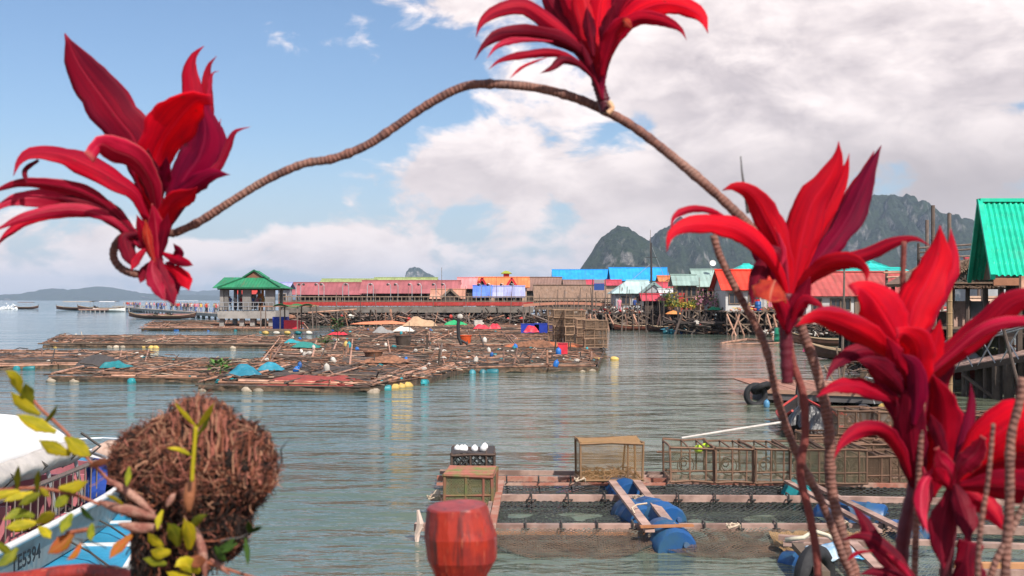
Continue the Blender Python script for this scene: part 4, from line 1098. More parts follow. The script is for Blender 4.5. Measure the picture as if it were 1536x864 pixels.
SKIRT = mat('slimy_skirt_net', (.055, .042, .030), rough=.9, var=.9, scale=5, bump=1.0, col2=(.16, .10, .06), patch=.2)
BLACKNET = mat('black_net_sheet', (.035, .034, .034), rough=1, var=.8, scale=3.5, bump=1.0, col2=(.10, .065, .05), patch=.25, dist=.04)
FOAMD = mat('grimy_foam', (.44, .36, .27), rough=.9, var=.7, scale=7, bump=.5, patch=.4, rnd=.35)
def raft(name, label, quad, seed, nlog=60, ncross=14, floats=(), nets=(), lit=70, z=.22, rl=.05, slope_=0, name2=None):
    """a floating platform: quad = px corners on the water (front-left, front-right, back-right, back-left)"""
    rr = random.Random(seed)
    q = [G(*p) for p in quad]
    def B(u, v, h=0.0):
        a = q[0].lerp(q[1], u); b = q[3].lerp(q[2], u); p = a.lerp(b, v); return Vector((p.x, p.y, h))
    c = B(.5, .5); t = thing(name, label, 'raft', (c.x, c.y, 0))
    W_ = (q[1] - q[0]).length; Dp = (q[3] - q[0]).length
    # long poles
    nlog = min(75, int(nlog * 1.05))
    for i in range(nlog):
        v = (i + rr.uniform(-.3, .3)) / (nlog - 1) if i else 0; v = min(1, max(0, v))
        ln = rr.uniform(.4, .95) if i % 4 else 1.0; u0 = rr.uniform(-.03, 1 - ln) if ln < 1 else -.02
        u1 = min(1.04, u0 + ln); h = z + rr.uniform(-.05, .07); r_ = rl * rr.uniform(.6, 1.15)
        dv = rr.uniform(-.006, .006)
        pts = [B(u0 + (u1 - u0) * j / 4, v + dv * (j - 2) / 2, h + rr.uniform(-.012, .012) * (W_ * ln * .1)) for j in range(5)]
        k = MB(); k.tube(pts, [r_, r_ * .95, r_ * .9, r_ * .82, r_ * .7], 6)
        k.build('pole', rr.choice([BAMBOO, BAMBOO2, BAMBOO2, POLE, WOOD, WOODD, WOODD]), t)
    for i in range(3 + ncross // 2):
        u = rr.random() if i > 2 else i / 2; v0 = rr.uniform(0, .5) if i > 2 else 0; v1 = min(1.02, v0 + rr.uniform(.25, .7)) if i > 2 else 1
        k = MB(); k.tube([B(u, v0, z + .09), B(u + rr.uniform(-.02, .02), v1, z + .09)], rl * rr.uniform(.7, 1.1), 6); k.build('cross_pole', rr.choice([BAMBOO, BAMBOO2, WOODD]), t)
    # nets and matting stretched between the poles, sagging into the pens
    for j, (u0, v0, u1, v1, m, sag) in enumerate(nets):
        k = MB()
        def fn(u, v, u0=u0, v0=v0, u1=u1, v1=v1, sag=sag, j=j):
            p = B(u0 + (u1 - u0) * u, v0 + (v1 - v0) * v)
            e = min(1, 5 * min(u, 1 - u)) * min(1, 5 * min(v, 1 - v))
            return (p.x, p.y, z - .10 - sag * e + .10 * noise.fractal(Vector((p.x * .5, p.y * .5, seed)), .8, 2, 4))
        k.grid(fn, 26, 20, uvs=(W_ * (u1 - u0), Dp * (v1 - v0)))
        k.build('net' if m in (NETB, NETBR, NETRED, NETG) else 'matting', m, t, smooth=True)
    # dark wet underside hanging along the water edge
    for (ea, eb, nm) in ((0, 1, 'front'), (1, 2, 'side')):
        k = MB(); A_ = q[ea]; B_2 = q[eb]; L_ = (B_2 - A_).length
        k.grid(lambda u, v: (A_.lerp(B_2, u) + Vector((0, -.02 - .10 * noise.noise(Vector((u * L_ * 1.3, v * 2, seed))), z - .02 - v * (z + .08) * (.75 + .5 * noise.noise(Vector((u * L_ * .9, 0, seed))))))), max(8, int(L_ * 3)), 4)
        k.build('skirt_net', SKIRT, t, smooth=True)
    # floats under the edges
    for (u, v, n, m) in floats:
        for i in range(n):
            p = B(u + rr.uniform(-.004, .004) + i * rr.uniform(.42, .5) / W_, v + rr.uniform(0, .01), .03)
            k = MB(); 
            m_ = FOAMD if m is WHITEP else m
            if m in (WHITEP, YELP): k.ball(p, (.24, .18, .14), 10, .3, i + seed)
            else: k.lathe([(0, -.3), (.13, -.3), (.17, -.26), (.17, .26), (.13, .3), (0, .3)], 10, c=p, M=Matrix.Rotation(rr.uniform(-.3, .3), 3, 'Z') @ Matrix.Rotation(rad(90), 3, rr.choice('XY')), squash=(.9, .9, .9))
            if rr.random() < .6: k.build('float', m_, t, smooth=True)
    # litter of sticks, ropes and bark lying all over it
    if lit:
        k = MB()
        ms = [BAMBOO, BAMBOO2, BRUSH, WOODD, ROPE, POLE, TEALP, WHITEP]
        for i in range(int(lit * 4)):
            p = B(rr.random(), rr.random() ** .9, z + rr.uniform(.0, .10)); mi = rr.choices(range(8), [1.6, 4, 4, 8, 1.2, 3, .35, .6])[0]
            s = rr.uniform(.08, .5) if mi < 6 else rr.uniform(.05, .15)
            if mi < 6:
                d = Vector((rr.gauss(0, 1), rr.gauss(0, .22), rr.gauss(0, .05))).normalized() * s * 1.3
                k.tube([p - d, p + Vector((rr.uniform(-.1, .1), rr.uniform(-.1, .1), s * rr.uniform(0, .3))), p + d], rr.uniform(.010, .03), 4, mi)
            else: k.ball(p, (s, s * .8, s * .6), 6, .6, i, mi)
        o = k.build('litter', ms, t); o['kind'] = 'stuff'
    return t, B

REDNET = mat('red_net_sheet', (.30, .05, .04), rough=1, var=.7, scale=4, bump=1.0)
raft('fish_farm_raft', 'dark matted raft at the picture edge behind the teal drum', [(-70, 556), (218, 551), (226, 533), (-60, 531)], 1, 40, 10, [(.33, .0, 2, TEALP), (.96, .1, 2, TEALP), (.98, .5, 1, BLUEP)], [(0, 0, 1, 1, MATTED, .0), (.0, .1, .8, .9, BLACKNET, -.16)], 50)
raft('fish_farm_raft', 'long narrow raft of pale poles lying farthest to the left over open water', [(64, 521.5), (432, 523), (442, 508), (98, 506)], 2, 44, 14, [(.03, 0, 3, YELP), (.28, 0, 3, WHITEP), (.42, 0, 3, YELP), (.60, 0, 3, WHITEP), (.75, 0, 2, WHITEP), (.2, 0, 1, TEALP)], [(.02, .05, .5, .95, MATTED, .06), (.5, .05, .98, .95, MATTED, .0), (.2, .2, .8, .8, NETBR, -.1)], 60)
raft('fish_farm_raft', 'low raft arm with foam and teal floats reaching left from the big raft', [(78, 572.5), (330, 575), (430, 548), (190, 543)], 3, 44, 12, [(.0, 0, 3, WHITEP), (.42, 0, 2, TEALP), (.98, .1, 2, TEALP), (.12, .95, 2, TEALP), (.4, .8, 2, TEALP)], [(.15, .12, .95, .9, MATTED, .05), (.25, .3, .8, .8, NETBR, -.08)], 55)
raft('fish_farm_raft', 'frontmost raft pen with black netting and a red net strip', [(298, 586), (560, 590), (668, 561), (424, 548)], 4, 22, 12, [(.03, 0, 2, WHITEP), (.28, .0, 2, WHITEP), (.93, 0, 3, WHITEP), (.1, .35, 2, TEALP), (.35, .9, 2, TEALP)], [(.02, .3, .62, .97, BLACKNET, -.16), (.6, .38, .98, .97, BLACKNET, -.17), (.02, .03, .98, .97, MATTED, .02), (.30, .04, .80, .34, REDNET, -.22)], 45)
raft('fish_farm_raft', 'raft edge strung with green nets and yellow floats beside the front pen', [(556, 588), (648, 574), (722, 552), (610, 560)], 5, 16, 8, [(.35, 0, 4, YELP), (.1, 0, 2, TEALP), (.75, 0, 2, TEALP)], [(.02, .03, .98, .97, BLACKNET, -.06)], 25)
raft('fish_farm_raft', 'raft of pale poles with turquoise and cream floats along its open water edge', [(640, 561), (897, 557), (907, 531), (650, 530)], 6, 50, 16, [(.26, 0, 3, TURQP), (.55, 0, 4, WHITEP), (.9, 0, 2, WHITEP), (.96, .6, 3, YELP), (.40, .55, 2, BLUEP), (.75, .5, 2, BLUEP), (.2, .5, 2, BLUEP)], [(.02, .05, .98, .95, MATTED, .10), (.1, .05, .5, .5, BLACKNET, -.14)], 80)
raft('fish_farm_raft', 'broad raft with fallen branches behind the black netted pen', [(392, 552), (668, 560), (652, 520), (420, 512)], 7, 62, 16, [(.5, .5, 2, TEALP), (.1, .1, 2, TEALP)], [(.02, .03, .98, .97, MATTED, .05), (.35, .02, .97, .45, BLACKNET, -.16), (.0, .0, .35, .3, BRUSH, -.02)], 90)
raft('fish_farm_raft', 'broad middle raft carrying blue drums and an orange tub', [(645, 532), (908, 532), (880, 503), (640, 500)], 8, 56, 16, [(.7, .35, 3, BLUEP), (.62, .7, 2, BLUEP)], [(.02, .03, .98, .97, MATTED, .06), (.5, .0, .95, .25, BRUSH, -.04)], 90)
raft('fish_farm_raft', 'raft with a green sapling behind the branches', [(478, 514), (648, 520), (690, 497), (520, 494)], 9, 46, 12, [(.05, 0, 2, TEALP), (.1, .9, 3, TEALP)], [(.02, .03, .98, .97, MATTED, .04)], 70)
raft('fish_farm_raft', 'rearmost cluttered raft piled with sacks and coloured tarps', [(560, 500), (885, 505), (865, 487), (600, 481)], 10, 46, 12, [(.1, .1, 4, TEALP), (.3, .2, 3, TEALP), (.9, .3, 3, BLUEP)], [(.02, .03, .98, .97, MATTED, .0)], 90)
raft('fish_farm_raft', 'raft on blue drums in front of the pavilion', [(212, 496), (462, 497), (455, 484), (232, 483)], 11, 36, 10, [(.0, 0, 7, BLUEP), (.19, 0, 6, BLUEP), (.36, 0, 4, BLUEP), (.55, 0, 3, TEALP), (.7, 0, 2, TURQP), (.8, 0, 2, WHITEP)], [(.0, .03, 1, .97, MATTED, -.05), (.4, .0, .95, .7, BRUSH, -.08)], 60)
raft('fish_farm_raft', 'far raft of long poles lying against the pier piles', [(462, 488), (690, 486), (700, 478), (450, 478)], 12, 30, 8, [(.1, 0, 2, WHITEP), (.5, 0, 3, TEALP)], [(.0, .03, 1, .97, MATTED, -.02), (.5, .1, .8, .8, BRUSH, -.08)], 60)

# ---- things on the rafts
ORANGEP = mat('orange_plastic', (.72, .10, .02), rough=.5); REDPL = mat('red_plastic', (.6, .03, .05), rough=.45)
GREENC = mat('grass_green_tarp', (.02, .36, .13), rough=.6); PALEBR = mat('pale_canvas', (.55, .36, .22), rough=.9, scale=3)
def on(px, py, z=.32): return G(px, py, z)
tarp('grass green tarpaulin heaped on the rearmost raft', on(684, 487), (1.3, .9), GREENC, 1, h=.6)
tarp('sandy canvas sheet covering a crate pile before the prow of the azure canopied boat', on(630, 489), (1.9, 1.3), PALEBR, 2, h=1.1)
tarp('orange tarpaulin spread on the far raft before the pink halls', on(572, 486), (3.6, 1.2), mat('coral_tarp', (.62, .20, .10), rough=.7), 3, h=.45)
tarp('small red tarpaulin at the corner of the sapling raft', on(507, 502), (.8, .5), REDPL, 4, h=.3)
tarp('round crimson bundle on the rearmost raft beside the white box', on(742, 493), (.6, .5), REDPL, 5, h=.6)
tarp('small crimson bundle next to the white box, the lower of two', on(722, 493), (.8, .6), REDPL, 6, h=.5)
tarp('teal cloth bundle on the far end of the sapling raft', on(440, 516, .2), (.7, .5), TEALP, 7, h=.4)
tarp('teal net bundle in the gap behind the branch raft', on(460, 521), (.9, .6), mat('green_teal', (.02, .16, .14)), 8, h=.4)
tarp('pale grey bundle on the rearmost raft nearest the pier gap', on(575, 499), (.9, .6), mat('grey_sack', (.28, .27, .26)), 9, h=.6)
tarp('white sacks heaped on the sapling raft', on(606, 497), (1.0, .6), WHITEP, 10, h=.5)
tarp('bright turquoise tarp bundle at the front of the branch raft', on(365, 563), (.62, .36), mat('bright_turquoise_tarp', (.02, .20, .29), rough=.6), 11, h=.5)
tarp('bright turquoise tarp bundle beside the first black pen, the farther one', on(407, 555), (.5, .3), mat('bright_turquoise_tarp2', (.02, .22, .31), rough=.6), 12, h=.4)
tarp('rust coloured heap of old net on the branch raft', on(578, 543), (1.1, .8), BRUSH, 13, h=.35)
tarp('dark brown net heap near the end of the raft arm', on(150, 548), (.9, .6), mat('dark_net_heap', (.05, .045, .045)), 14, h=.6)
tarp('teal and black net heap on the raft arm', on(175, 551), (.6, .4), TEALP, 15, h=.35)
tarp('rusty orange net spread over the middle raft before the trap stack', on(815, 519), (2.4, 1.4), mat('rusty_orange_net', (.5, .15, .06), rough=.9, var=.7), 16, h=.3)
tarp('thick brown rope heap beside the blue drums of the middle raft', on(800, 520), (1.3, .8), BRUSH, 17, h=.5)
# blue crates and drums
def crate(label, px, py, w, d, h, m, rz=0, z=.3, name='crate', cat='crate'):
    c = on(px, py, z); t = thing(name, label, cat, c, rz)
    k = MB(); th = .04
    k.box((0, 0, th / 2), (w, d, th))
    for s in (-1, 1): k.box((s * (w / 2 - th / 2), 0, h / 2 + th / 2), (th, d, h - th)); k.box((0, s * (d / 2 - th / 2), h / 2 + th / 2), (w - 2 * th - .004, th, h - th))
    k.build('box', m, t, world=False)
    k = MB(); k.box((0, 0, h + .02), (w + .05, d + .05, .05)); k.build('lid', m, t, world=False)
    for s in (-1, 1): k = MB(); k.box((s * (w / 2 + .02), 0, h * .7), (.03, d * .4, .06)); k.build('handle', m, t, world=False)
    return t
DEEPB = mat('deep_blue_plastic', (.015, .04, .34), rough=.45); 
crate('deep blue crate standing on the small service float before the pavilion', 421, 494, 1.35, .9, 1.15, DEEPB, z=.4)
crate('crimson crate next to the deep blue one on the service float', 438, 494.5, 1.35, .9, .85, REDPL, z=.4)
crate('white box on the rearmost raft behind the crimson bundles', 717, 489, .9, .6, .6, WHITEP, .2)
crate('small blue box beside the green tarpaulin on the rearmost raft', 714, 484, .6, .6, .5, DEEPB)
crate('long deep blue fish bin, nearer the green netting posts', 795, 499, 1.6, .9, .75, DEEPB)
crate('long deep blue fish bin, the one nearer the stack of traps', 815, 499, 1.6, .9, .8, DEEPB)
tarp('crimson cloth thrown over the long deep blue fish bin', on(797, 498, .9), (.55, .45), REDPL, 20, h=.5)
crate('red tub at the corner of the middle raft before the stacked traps', 844, 531, .5, .5, .55, REDPL, name='tub', cat='tub')
def tub(label, px, py, r, h, m, z=.3):
    c = on(px, py, z); t = thing('tub', label, 'tub', c)
    k = MB(); k.lathe([(0, 0), (r * .8, 0), (r, h), (r * 1.06, h), (r * 1.06, h + .04), (r * .94, h + .04), (r * .75, .05), (0, .05)], 18); k.build('bowl', m, t, world=False, smooth=True, angle=40)
    return t
tub('orange tub standing on the middle raft beside the bent black post', 698, 515, .42, .5, ORANGEP)
tub('dark brown basin on a stand on the branch raft', 605, 518, .5, .55, WOODD, .5)
t = tub('round brown wicker basket lying near the rusty net heap', 560, 535, .5, .25, BRUSH)
# bent black davit post with white bulb
def davit():
    t = thing('davit_post', 'bent black post topped by a white float on the middle raft', 'post', on(690, 517))
    k = MB(); k.tube([(.1, 0, 0), (-.1, 0, .5), (-.12, 0, 1.3), (-.05, 0, 1.75)], .11, 8); k.tube([(-.1, 0, .35), (.5, 0, .05)], .09, 6); k.build('post', BLACKR, t, world=False)
    k = MB(); k.ball((0, 0, 1.8), .2, 8); k.build('float', WHITEP, t, world=False)
davit()
def sapling(label, px, py, h, n, seed):
    t = thing('sapling', label, 'plant', on(px, py)); rr = random.Random(seed)
    MB().tube([(0, 0, 0), (.05, 0, h * .6), (0, 0, h)], .025, 5).build('stem', LEAFG, t, world=False)
    k = MB()
    for i in range(n):
        z = h * rr.uniform(.3, 1.05); a = rr.uniform(0, 6.28); r0 = rr.uniform(.05, .45) * (1.3 - z / h * .7); p = Vector((math.cos(a) * r0, math.sin(a) * r0, z)); s = rr.uniform(.1, .2)
        d = Vector((math.cos(a), math.sin(a), rr.uniform(-.3, .6))); b = Vector((-d.y, d.x, rr.uniform(-.4, .4)))
        k.add([p, p + d * s + b * s * .4, p + d * s * 2, p + d * s - b * s * .4], [(0, 1, 2, 3)])
    k.build('leaves', LEAFG, t, world=False)
sapling('green mangrove sapling growing on the far raft', 506, 512, 1.5, 130, 1)
sapling('low tuft of green weed on the branch raft corner', 330, 562, .5, 80, 2)
sapling('low tuft of weed on the raft near the pavilion', 487, 520, .6, 60, 3)
# service float: small open hut frame with green cover in front of the pavilion
def hut():
    a = on(430, 497, .3); t = thing('service_float', 'small float with a post frame and green net roof before the pavilion', 'float hut', a)
    k = MB(); k.box((0, 1, .1), (5.2, 2.6, .16)); k.build('deck', WOOD, t, world=False)
    for x in (-2.4, -.6, 1.0, 2.4):
        for y in (0, 2.0): MB().bar((x, y, .15), (x, y, 2.3), .1).build('post', POLE, t, world=False)
    k = MB(); k.bar((-2.6, 0, 2.3), (2.6, 0, 2.35), .1); k.bar((-2.6, 2, 2.3), (2.6, 2, 2.35), .1); k.build('beam', BAMBOO, t, world=False)
    k = MB(); k.grid(lambda u, v: (-1.2 + 3.6 * u, -.2 + 2.5 * v, 2.38 + .18 * math.sin(u * 9) * math.cos(v * 5)), 14, 8); k.build('net_roof', mat('leaf_green_net', (.05, .20, .06)), t, world=False, solid=.03)
    for i, x in enumerate((-1.9, -.9, .1, 1.1, 2.1)):
        k = MB(); k.ball((x, -.15, -.12), (.36, .3, .2), 8, .2, i); k.build('float', [YELP, WHITEP, YELP, TEALP, WHITEP][i], t, world=False, smooth=True)
hut()
# long pale gaff pole rising from the float towards the pier
k = MB(); k.tube([P(462, 469, 120), P(535, 464, 120)], .1, 6); tag(k.build('gaff_pole', BAMBOO, origin=P(462, 469, 120)), 'long pale pole slanting above the rafts under the pier', 'pole')

# ---- fish traps: framed boxes with netting
TRAPW = mat('trap_rod', (.17, .095, .06), rough=.85, var=.6, scale=6, bump=.4, rnd=.3)
TRAPN = netmat('fine_trap_net', (.20, .17, .10), cell=24, width=.13, solidity=.05)
TRAPN2 = netmat('tan_trap_net', (.42, .24, .09), cell=30, width=.13, solidity=.03)
def trap(loc, rz, w, d, h, label, group=None, net=TRAPN, rod=TRAPW, r=.018, name='fish_trap', mid=True, top=None, funnel=True, far=False):
    t = thing(name, label, 'fish trap', loc, rz, group); rr = random.Random(int(w * 1000 + d * 77 + h * 13 + len(label)))
    X, Y = w / 2, d / 2
    cs = [(-X, -Y), (X, -Y), (X, Y), (-X, Y)]
    k = MB(); j = lambda: rr.uniform(-.012, .012) * (w + d)
    for z in (0.02, h):
        for i in range(4):
            a, b = cs[i], cs[(i + 1) % 4]; k.tube([(a[0] * 1.03, a[1] * 1.03, z + j()), ((a[0] + b[0]) / 2, (a[1] + b[1]) / 2, z + j() * .6), (b[0] * 1.03, b[1] * 1.03, z + j())], r, 5)
    for a in cs: k.tube([(a[0], a[1], 0), (a[0] + j(), a[1], h + .03)], r, 5)
    if mid:
        for s in (-.12, .62):
            k.tube([(X * s, -Y, 0), (X * s + j(), -Y, h)], r * .8, 5); k.tube([(X * s, Y, 0), (X * s, Y, h)], r * .8, 5); k.tube([(X * s, -Y, h), (X * s, Y, h)], r * .8, 5)
        k.tube([(-X, -Y, h * .32), (X, -Y, h * .35)], r * .7, 5); k.tube([(-X, Y, h * .32), (X, Y, h * .35)], r * .7, 5)
    k.build('frame', rod, t, world=False)
    n = MB(); e = .004
    def side(p0, p1, p2, p3, L, H): n.grid(lambda u, v: Vector(p0).lerp(Vector(p1), u).lerp(Vector(p3).lerp(Vector(p2), u), v) , 4, 4, uvs=(L, H))
    side((-X, -Y, 0), (X, -Y, 0), (X, -Y, h), (-X, -Y, h), w, h); side((X, Y, 0), (-X, Y, 0), (-X, Y, h), (X, Y, h), w, h)
    side((-X, Y, 0), (-X, -Y, 0), (-X, -Y, h), (-X, Y, h), d, h); side((X, -Y, 0), (X, Y, 0), (X, Y, h), (X, -Y, h), d, h)
    side((-X, -Y, e), (X, -Y, e), (X, Y, e), (-X, Y, e), w, d)
    n.build('netting', net, t, world=False)
    if top is not None:
        q = MB(); q.grid(lambda u, v: (-X * 1.02 + 2.04 * X * u, -Y * 1.02 + 2.04 * Y * v, h + .012 + .02 * math.sin(u * 5 + v * 3)), 8, 6); q.build('cover', top, t, world=False, solid=.012)
    else:
        q = MB(); q.grid(lambda u, v: (-X + 2 * X * u, -Y + 2 * Y * v, h - .02 - .06 * math.sin(math.pi * u) * math.sin(math.pi * v)), 8, 6, uvs=(w, d)); q.build('top_net', net, t, world=False)
    if funnel:
        q = MB()
        for a in range(3): q.tube([(-X * .3 + .14 * (3 - a) / 3 * math.cos(i * .7), -Y + .04 + a * .12, h * .5 + .16 * (3 - a) / 3 * math.sin(i * .7)) for i in range(10)], r * .5, 4)
        q.build('funnel', rod, t, world=False)
    return t
# stack at the end of the middle raft
base = on(0, 0)
s0 = None
RAFTROD = mat('raft_trap_rod', (.30, .19, .12), rough=.9, var=.6)
for ci, (px, py, nrow) in enumerate([(845, 513, 4), (862, 514, 4), (880, 517, 3), (893, 521, 3), (836, 509, 4)]):
    c = on(px, py, .3)
    for lv in range(nrow):
        loc = Vector((c.x, c.y, .3 + lv * .56)); lab = 'wood framed crab trap in the stack at the raft end'
        if s0 is None: s0 = trap(loc, .05, 1.35, 1.1, .52, lab, 'crab traps stacked at the raft end', NETBR, RAFTROD, .035)
        else: dup(s0, loc, R.uniform(-.08, .08), lab)
# scattered small floats / jugs on raft edges
def jug(m):
    t = thing('jug_float', 'x', 'float'); k = MB(); k.lathe([(0, 0), (.13, 0), (.15, .04), (.15, .26), (.10, .34), (.04, .37), (0, .37)], 10); k.build('body', m, t, world=False, smooth=True, angle=50)
    k = MB(); k.lathe([(0, .37), (.045, .37), (.045, .42), (0, .42)], 8); k.build('cap', m, t, world=False); return t
jm = {'blue': BLUEP, 'white': WHITEP, 'teal': TEALP, 'yellow': YELP}
jp = {}
for i in range(40):
    c = R.choices(['blue', 'white', 'teal', 'yellow'], [4, 4, 4, 1])[0]
    px = R.uniform(420, 900); py = R.uniform(486, 552) if px > 640 else R.uniform(490, 558)
    loc = on(px, py, .28); lab = '%s plastic jug lying on the fish farm rafts' % c; gr = '%s jugs on the rafts' % c
    if c not in jp: jp[c] = jug(jm[c]); jp[c].location = loc; tag(jp[c], lab, 'jug', gr)
    else: d = dup(jp[c], loc, R.uniform(0, 6), lab, gr, sc=R.uniform(.5, .85)); d.rotation_euler = (R.uniform(-1.5, 1.5), 0, R.uniform(0, 6))
# short stakes sticking up from the rafts
for i in range(46):
    px = R.uniform(440, 895); py = R.uniform(492, 556); c = on(px, py, .1)
    k = MB(); h = R.uniform(.35, 1.1); k.tube([c, c + Vector((R.uniform(-.1, .1), 0, h))], R.uniform(.03, .06), 5)
    tag(k.build('stake', R.choice([BAMBOO2, WOODD, POLE]), origin=c), 'short stake sticking up from the fish farm rafts', 'stake', 'stakes on the rafts')
# ---------------------------------------------------------------- near raft with pens, barrels and traps
PLANK = mat('pinkish_sun_bleached_timber', (.44, .29, .235), rough=.8, var=.6, scale=2.5, bump=.4, col2=(.20, .12, .095), patch=.4, rnd=.12)
RUSTW = mat('rust_stained_timber', (.33, .115, .075), rough=.85, var=.7, scale=3, bump=.5, col2=(.40, .26, .20), rnd=.15)
near = thing('fish_pen_raft', 'near timber raft frame of pale beams with black pen nets hanging between them', 'raft', G(1000, 745, 0))
def beam(pts, w, h, m, name='beam', z=.16):
    w *= .82; h *= .85
    for a, b in zip(pts, pts[1:]):
        k = MB(); k.bar(G(*a, z), G(*b, z), w, h); k.build(name, m, near)
beam([(656, 717), (1010, 721)], .10, .10, RUSTW); beam([(660, 708), (1015, 711)], .09, .09, PLANK)
beam([(655, 726), (1000, 726)], .06, .05, RUSTW)
beam([(1000, 722), (1380, 729)], .10, .08, RUSTW); beam([(955, 715), (1400, 716)], .07, .07, PLANK)
beam([(646, 746), (1240, 748.5)], .13, .11, PLANK); beam([(1236, 748.5), (1700, 757)], .13, .11, PLANK)
beam([(622, 790), (690, 791), (1380, 791)], .14, .11, PLANK); beam([(1376, 791), (1700, 801)], .14, .12, PLANK)
beam([(640, 799), (1000, 801)], .06, .04, mat('orange_worn_edge', (.42, .17, .07), rough=.8, var=.6), z=.1)
# cross planks (pairs) over the barrels
beam([(738, 790), (752, 722)], .12, .06, RUSTW, 'cross_plank', .24); beam([(728, 790), (742, 727)], .07, .06, PLANK, 'cross_plank', .24)
beam([(975, 796), (918, 722)], .15, .05, PLANK, 'cross_plank', .26); beam([(1012, 795), (955, 722)], .15, .05, PLANK, 'cross_plank', .26)
beam([(1360, 797), (1196, 716)], .14, .05, PLANK, 'cross_plank', .26); beam([(1318, 797), (1180, 722)], .12, .05, PLANK, 'cross_plank', .26)
beam([(1168, 806), (1300, 815)], .13, .07, PLANK, 'beam', .22); beam([(1175, 815), (1290, 822)], .10, .06, PLANK, 'beam', .22)
beam([(1196, 818), (1236, 862)], .16, .08, WOOD, 'cross_plank', .26); beam([(1276, 812), (1345, 880)], .14, .06, PLANK, 'cross_plank', .26)
beam([(1345, 812), (1600, 822)], .13, .07, PLANK, 'beam', .2); beam([(1430, 848), (1650, 850)], .10, .08, mat('orange_bamboo', (.45, .22, .10), rough=.7), 'beam', .2); beam([(1410, 858), (1650, 861)], .10, .08, PLANK, 'beam', .2)
beam([(960, 790), (1040, 788)], .10, .03, mat('orange_worn_edge', (.4, .2, .1)), 'batten', .31)
# netting hung from beam to beam
def sag(name, a, b, c, d, m, s, n=1, lift=0, cells=(40, 10), wob=.12, par=None):
    k = MB(); A, B_, C_, D_ = [G(*p, .14) for p in (a, b, c, d)]; L = (B_ - A).length; H = (D_ - A).length
    def fn(u, v):
        p = A.lerp(B_, u).lerp(D_.lerp(C_, u), v); e = math.sin(math.pi * v); f = abs(math.sin(u * math.pi * n))
        return (p.x, p.y, p.z - s * e * (.55 + .45 * f) + lift + wob * e * noise.fractal(Vector((p.x * .9, p.y * 1.6, 3)), .8, 2, 3))
    k.grid(fn, *cells, uvs=(L, H * 1.3)); k.build(name, m, par or near, smooth=True)
sag('net', (742, 748), (1236, 750), (1190, 724), (748, 722), NETB, .16, 5)
sag('net', (735, 791), (1375, 792), (1240, 750), (738, 748), NETB, .20, 6, cells=(60, 12))
sag('net', (1375, 792), (1600, 800), (1500, 754), (1240, 750), NETB, .12, 3)
sag('net', (1000, 728), (1400, 731), (1400, 749), (990, 747), NETB, .12, 3)
# nets draped over the front beam down to the water
def drape(a, b, drop, out, m, n, seed):
    k = MB(); A = G(*a, .20); B_ = G(*b, .20); L = (B_ - A).length
    def fn(u, v):
        p = A.lerp(B_, u); sc = abs(math.sin(u * math.pi * n)) ; ex = out * (.35 + .65 * sc) * v + .15 * noise.noise(Vector((u * 7, v * 2, seed)))
        return (p.x, p.y - .09 - ex, p.z - v ** .8 * drop * (.5 + .5 * sc) + .03 * noise.noise(Vector((u * 22, v * 5, seed))))
    k.grid(fn, 70, 10, uvs=(L, out + .4)); k.build('draped_net', m, near, smooth=True)
NETGR = netmat('grey_green_net', (.10, .12, .10), cell=15, width=.26, solidity=.05, col2=(.14, .085, .05))
drape((735, 791), (1010, 791), .22, .62, NETGR, 3, 1); drape((1000, 791), (1376, 791), .22, .8, NETGR, 4, 2)
drape((745, 792), (1200, 792), .24, .95, netmat('brown_slack_net', (.13, .08, .05), cell=15, width=.26, solidity=.06), 2, 3)
drape((1150, 795), (1290, 795), .17, .9, netmat('golden_brown_net', (.30, .18, .08), cell=20, width=.5, solidity=.3), 3, 5)
drape((1290, 818), (1600, 826), .19, 1.6, netmat('teal_grey_net', (.12, .15, .14), cell=11, width=.22, solidity=.04), 3, 6)
# black head rope scallops, knots and ties
for (y0, x0, x1, n) in ((748, 742, 1236, 9), (791, 735, 1376, 12), (722, 760, 1000, 5)):
    for i in range(n):
        k = MB(); a = x0 + (x1 - x0) * i / n; b = x0 + (x1 - x0) * (i + 1) / n
        k.tube([G(a + (b - a) * j / 8, y0, .2 - .16 * math.sin(math.pi * j / 8)) + Vector((0, -.09, 0)) for j in range(9)], .012, 5); k.build('head_rope', ROPED, near); k = MB()
        p = G(a, y0, .16); k.tube([p + Vector((0, .09, -.06)), p + Vector((0, .08, .08)), p + Vector((0, -.085, .08)), p + Vector((.01, -.09, -.12)), p + Vector((.03, -.12, -.2))], .014, 5); k.build('lashing', ROPED, near)
for (x, y) in [(870, 721), (560 + 90, 748), (660, 790), (958, 748), (1100, 791), (1262, 787)]:
    p = G(x, y, .24); k = MB(); k.tube([p + Vector((math.cos(i * .8) * .09, math.sin(i * .8) * .05, .03 * math.sin(i * 2.1) + .02)) for i in range(14)], .013, 5); k.build('rope_knot', ROPE, near)
k = MB(); k.tube([G(952, 770, .32), G(948, 762, .38), G(955, 757, .36), G(970, 755, .34)], .014, 5)
k.build('rope_knot', ROPE, near)
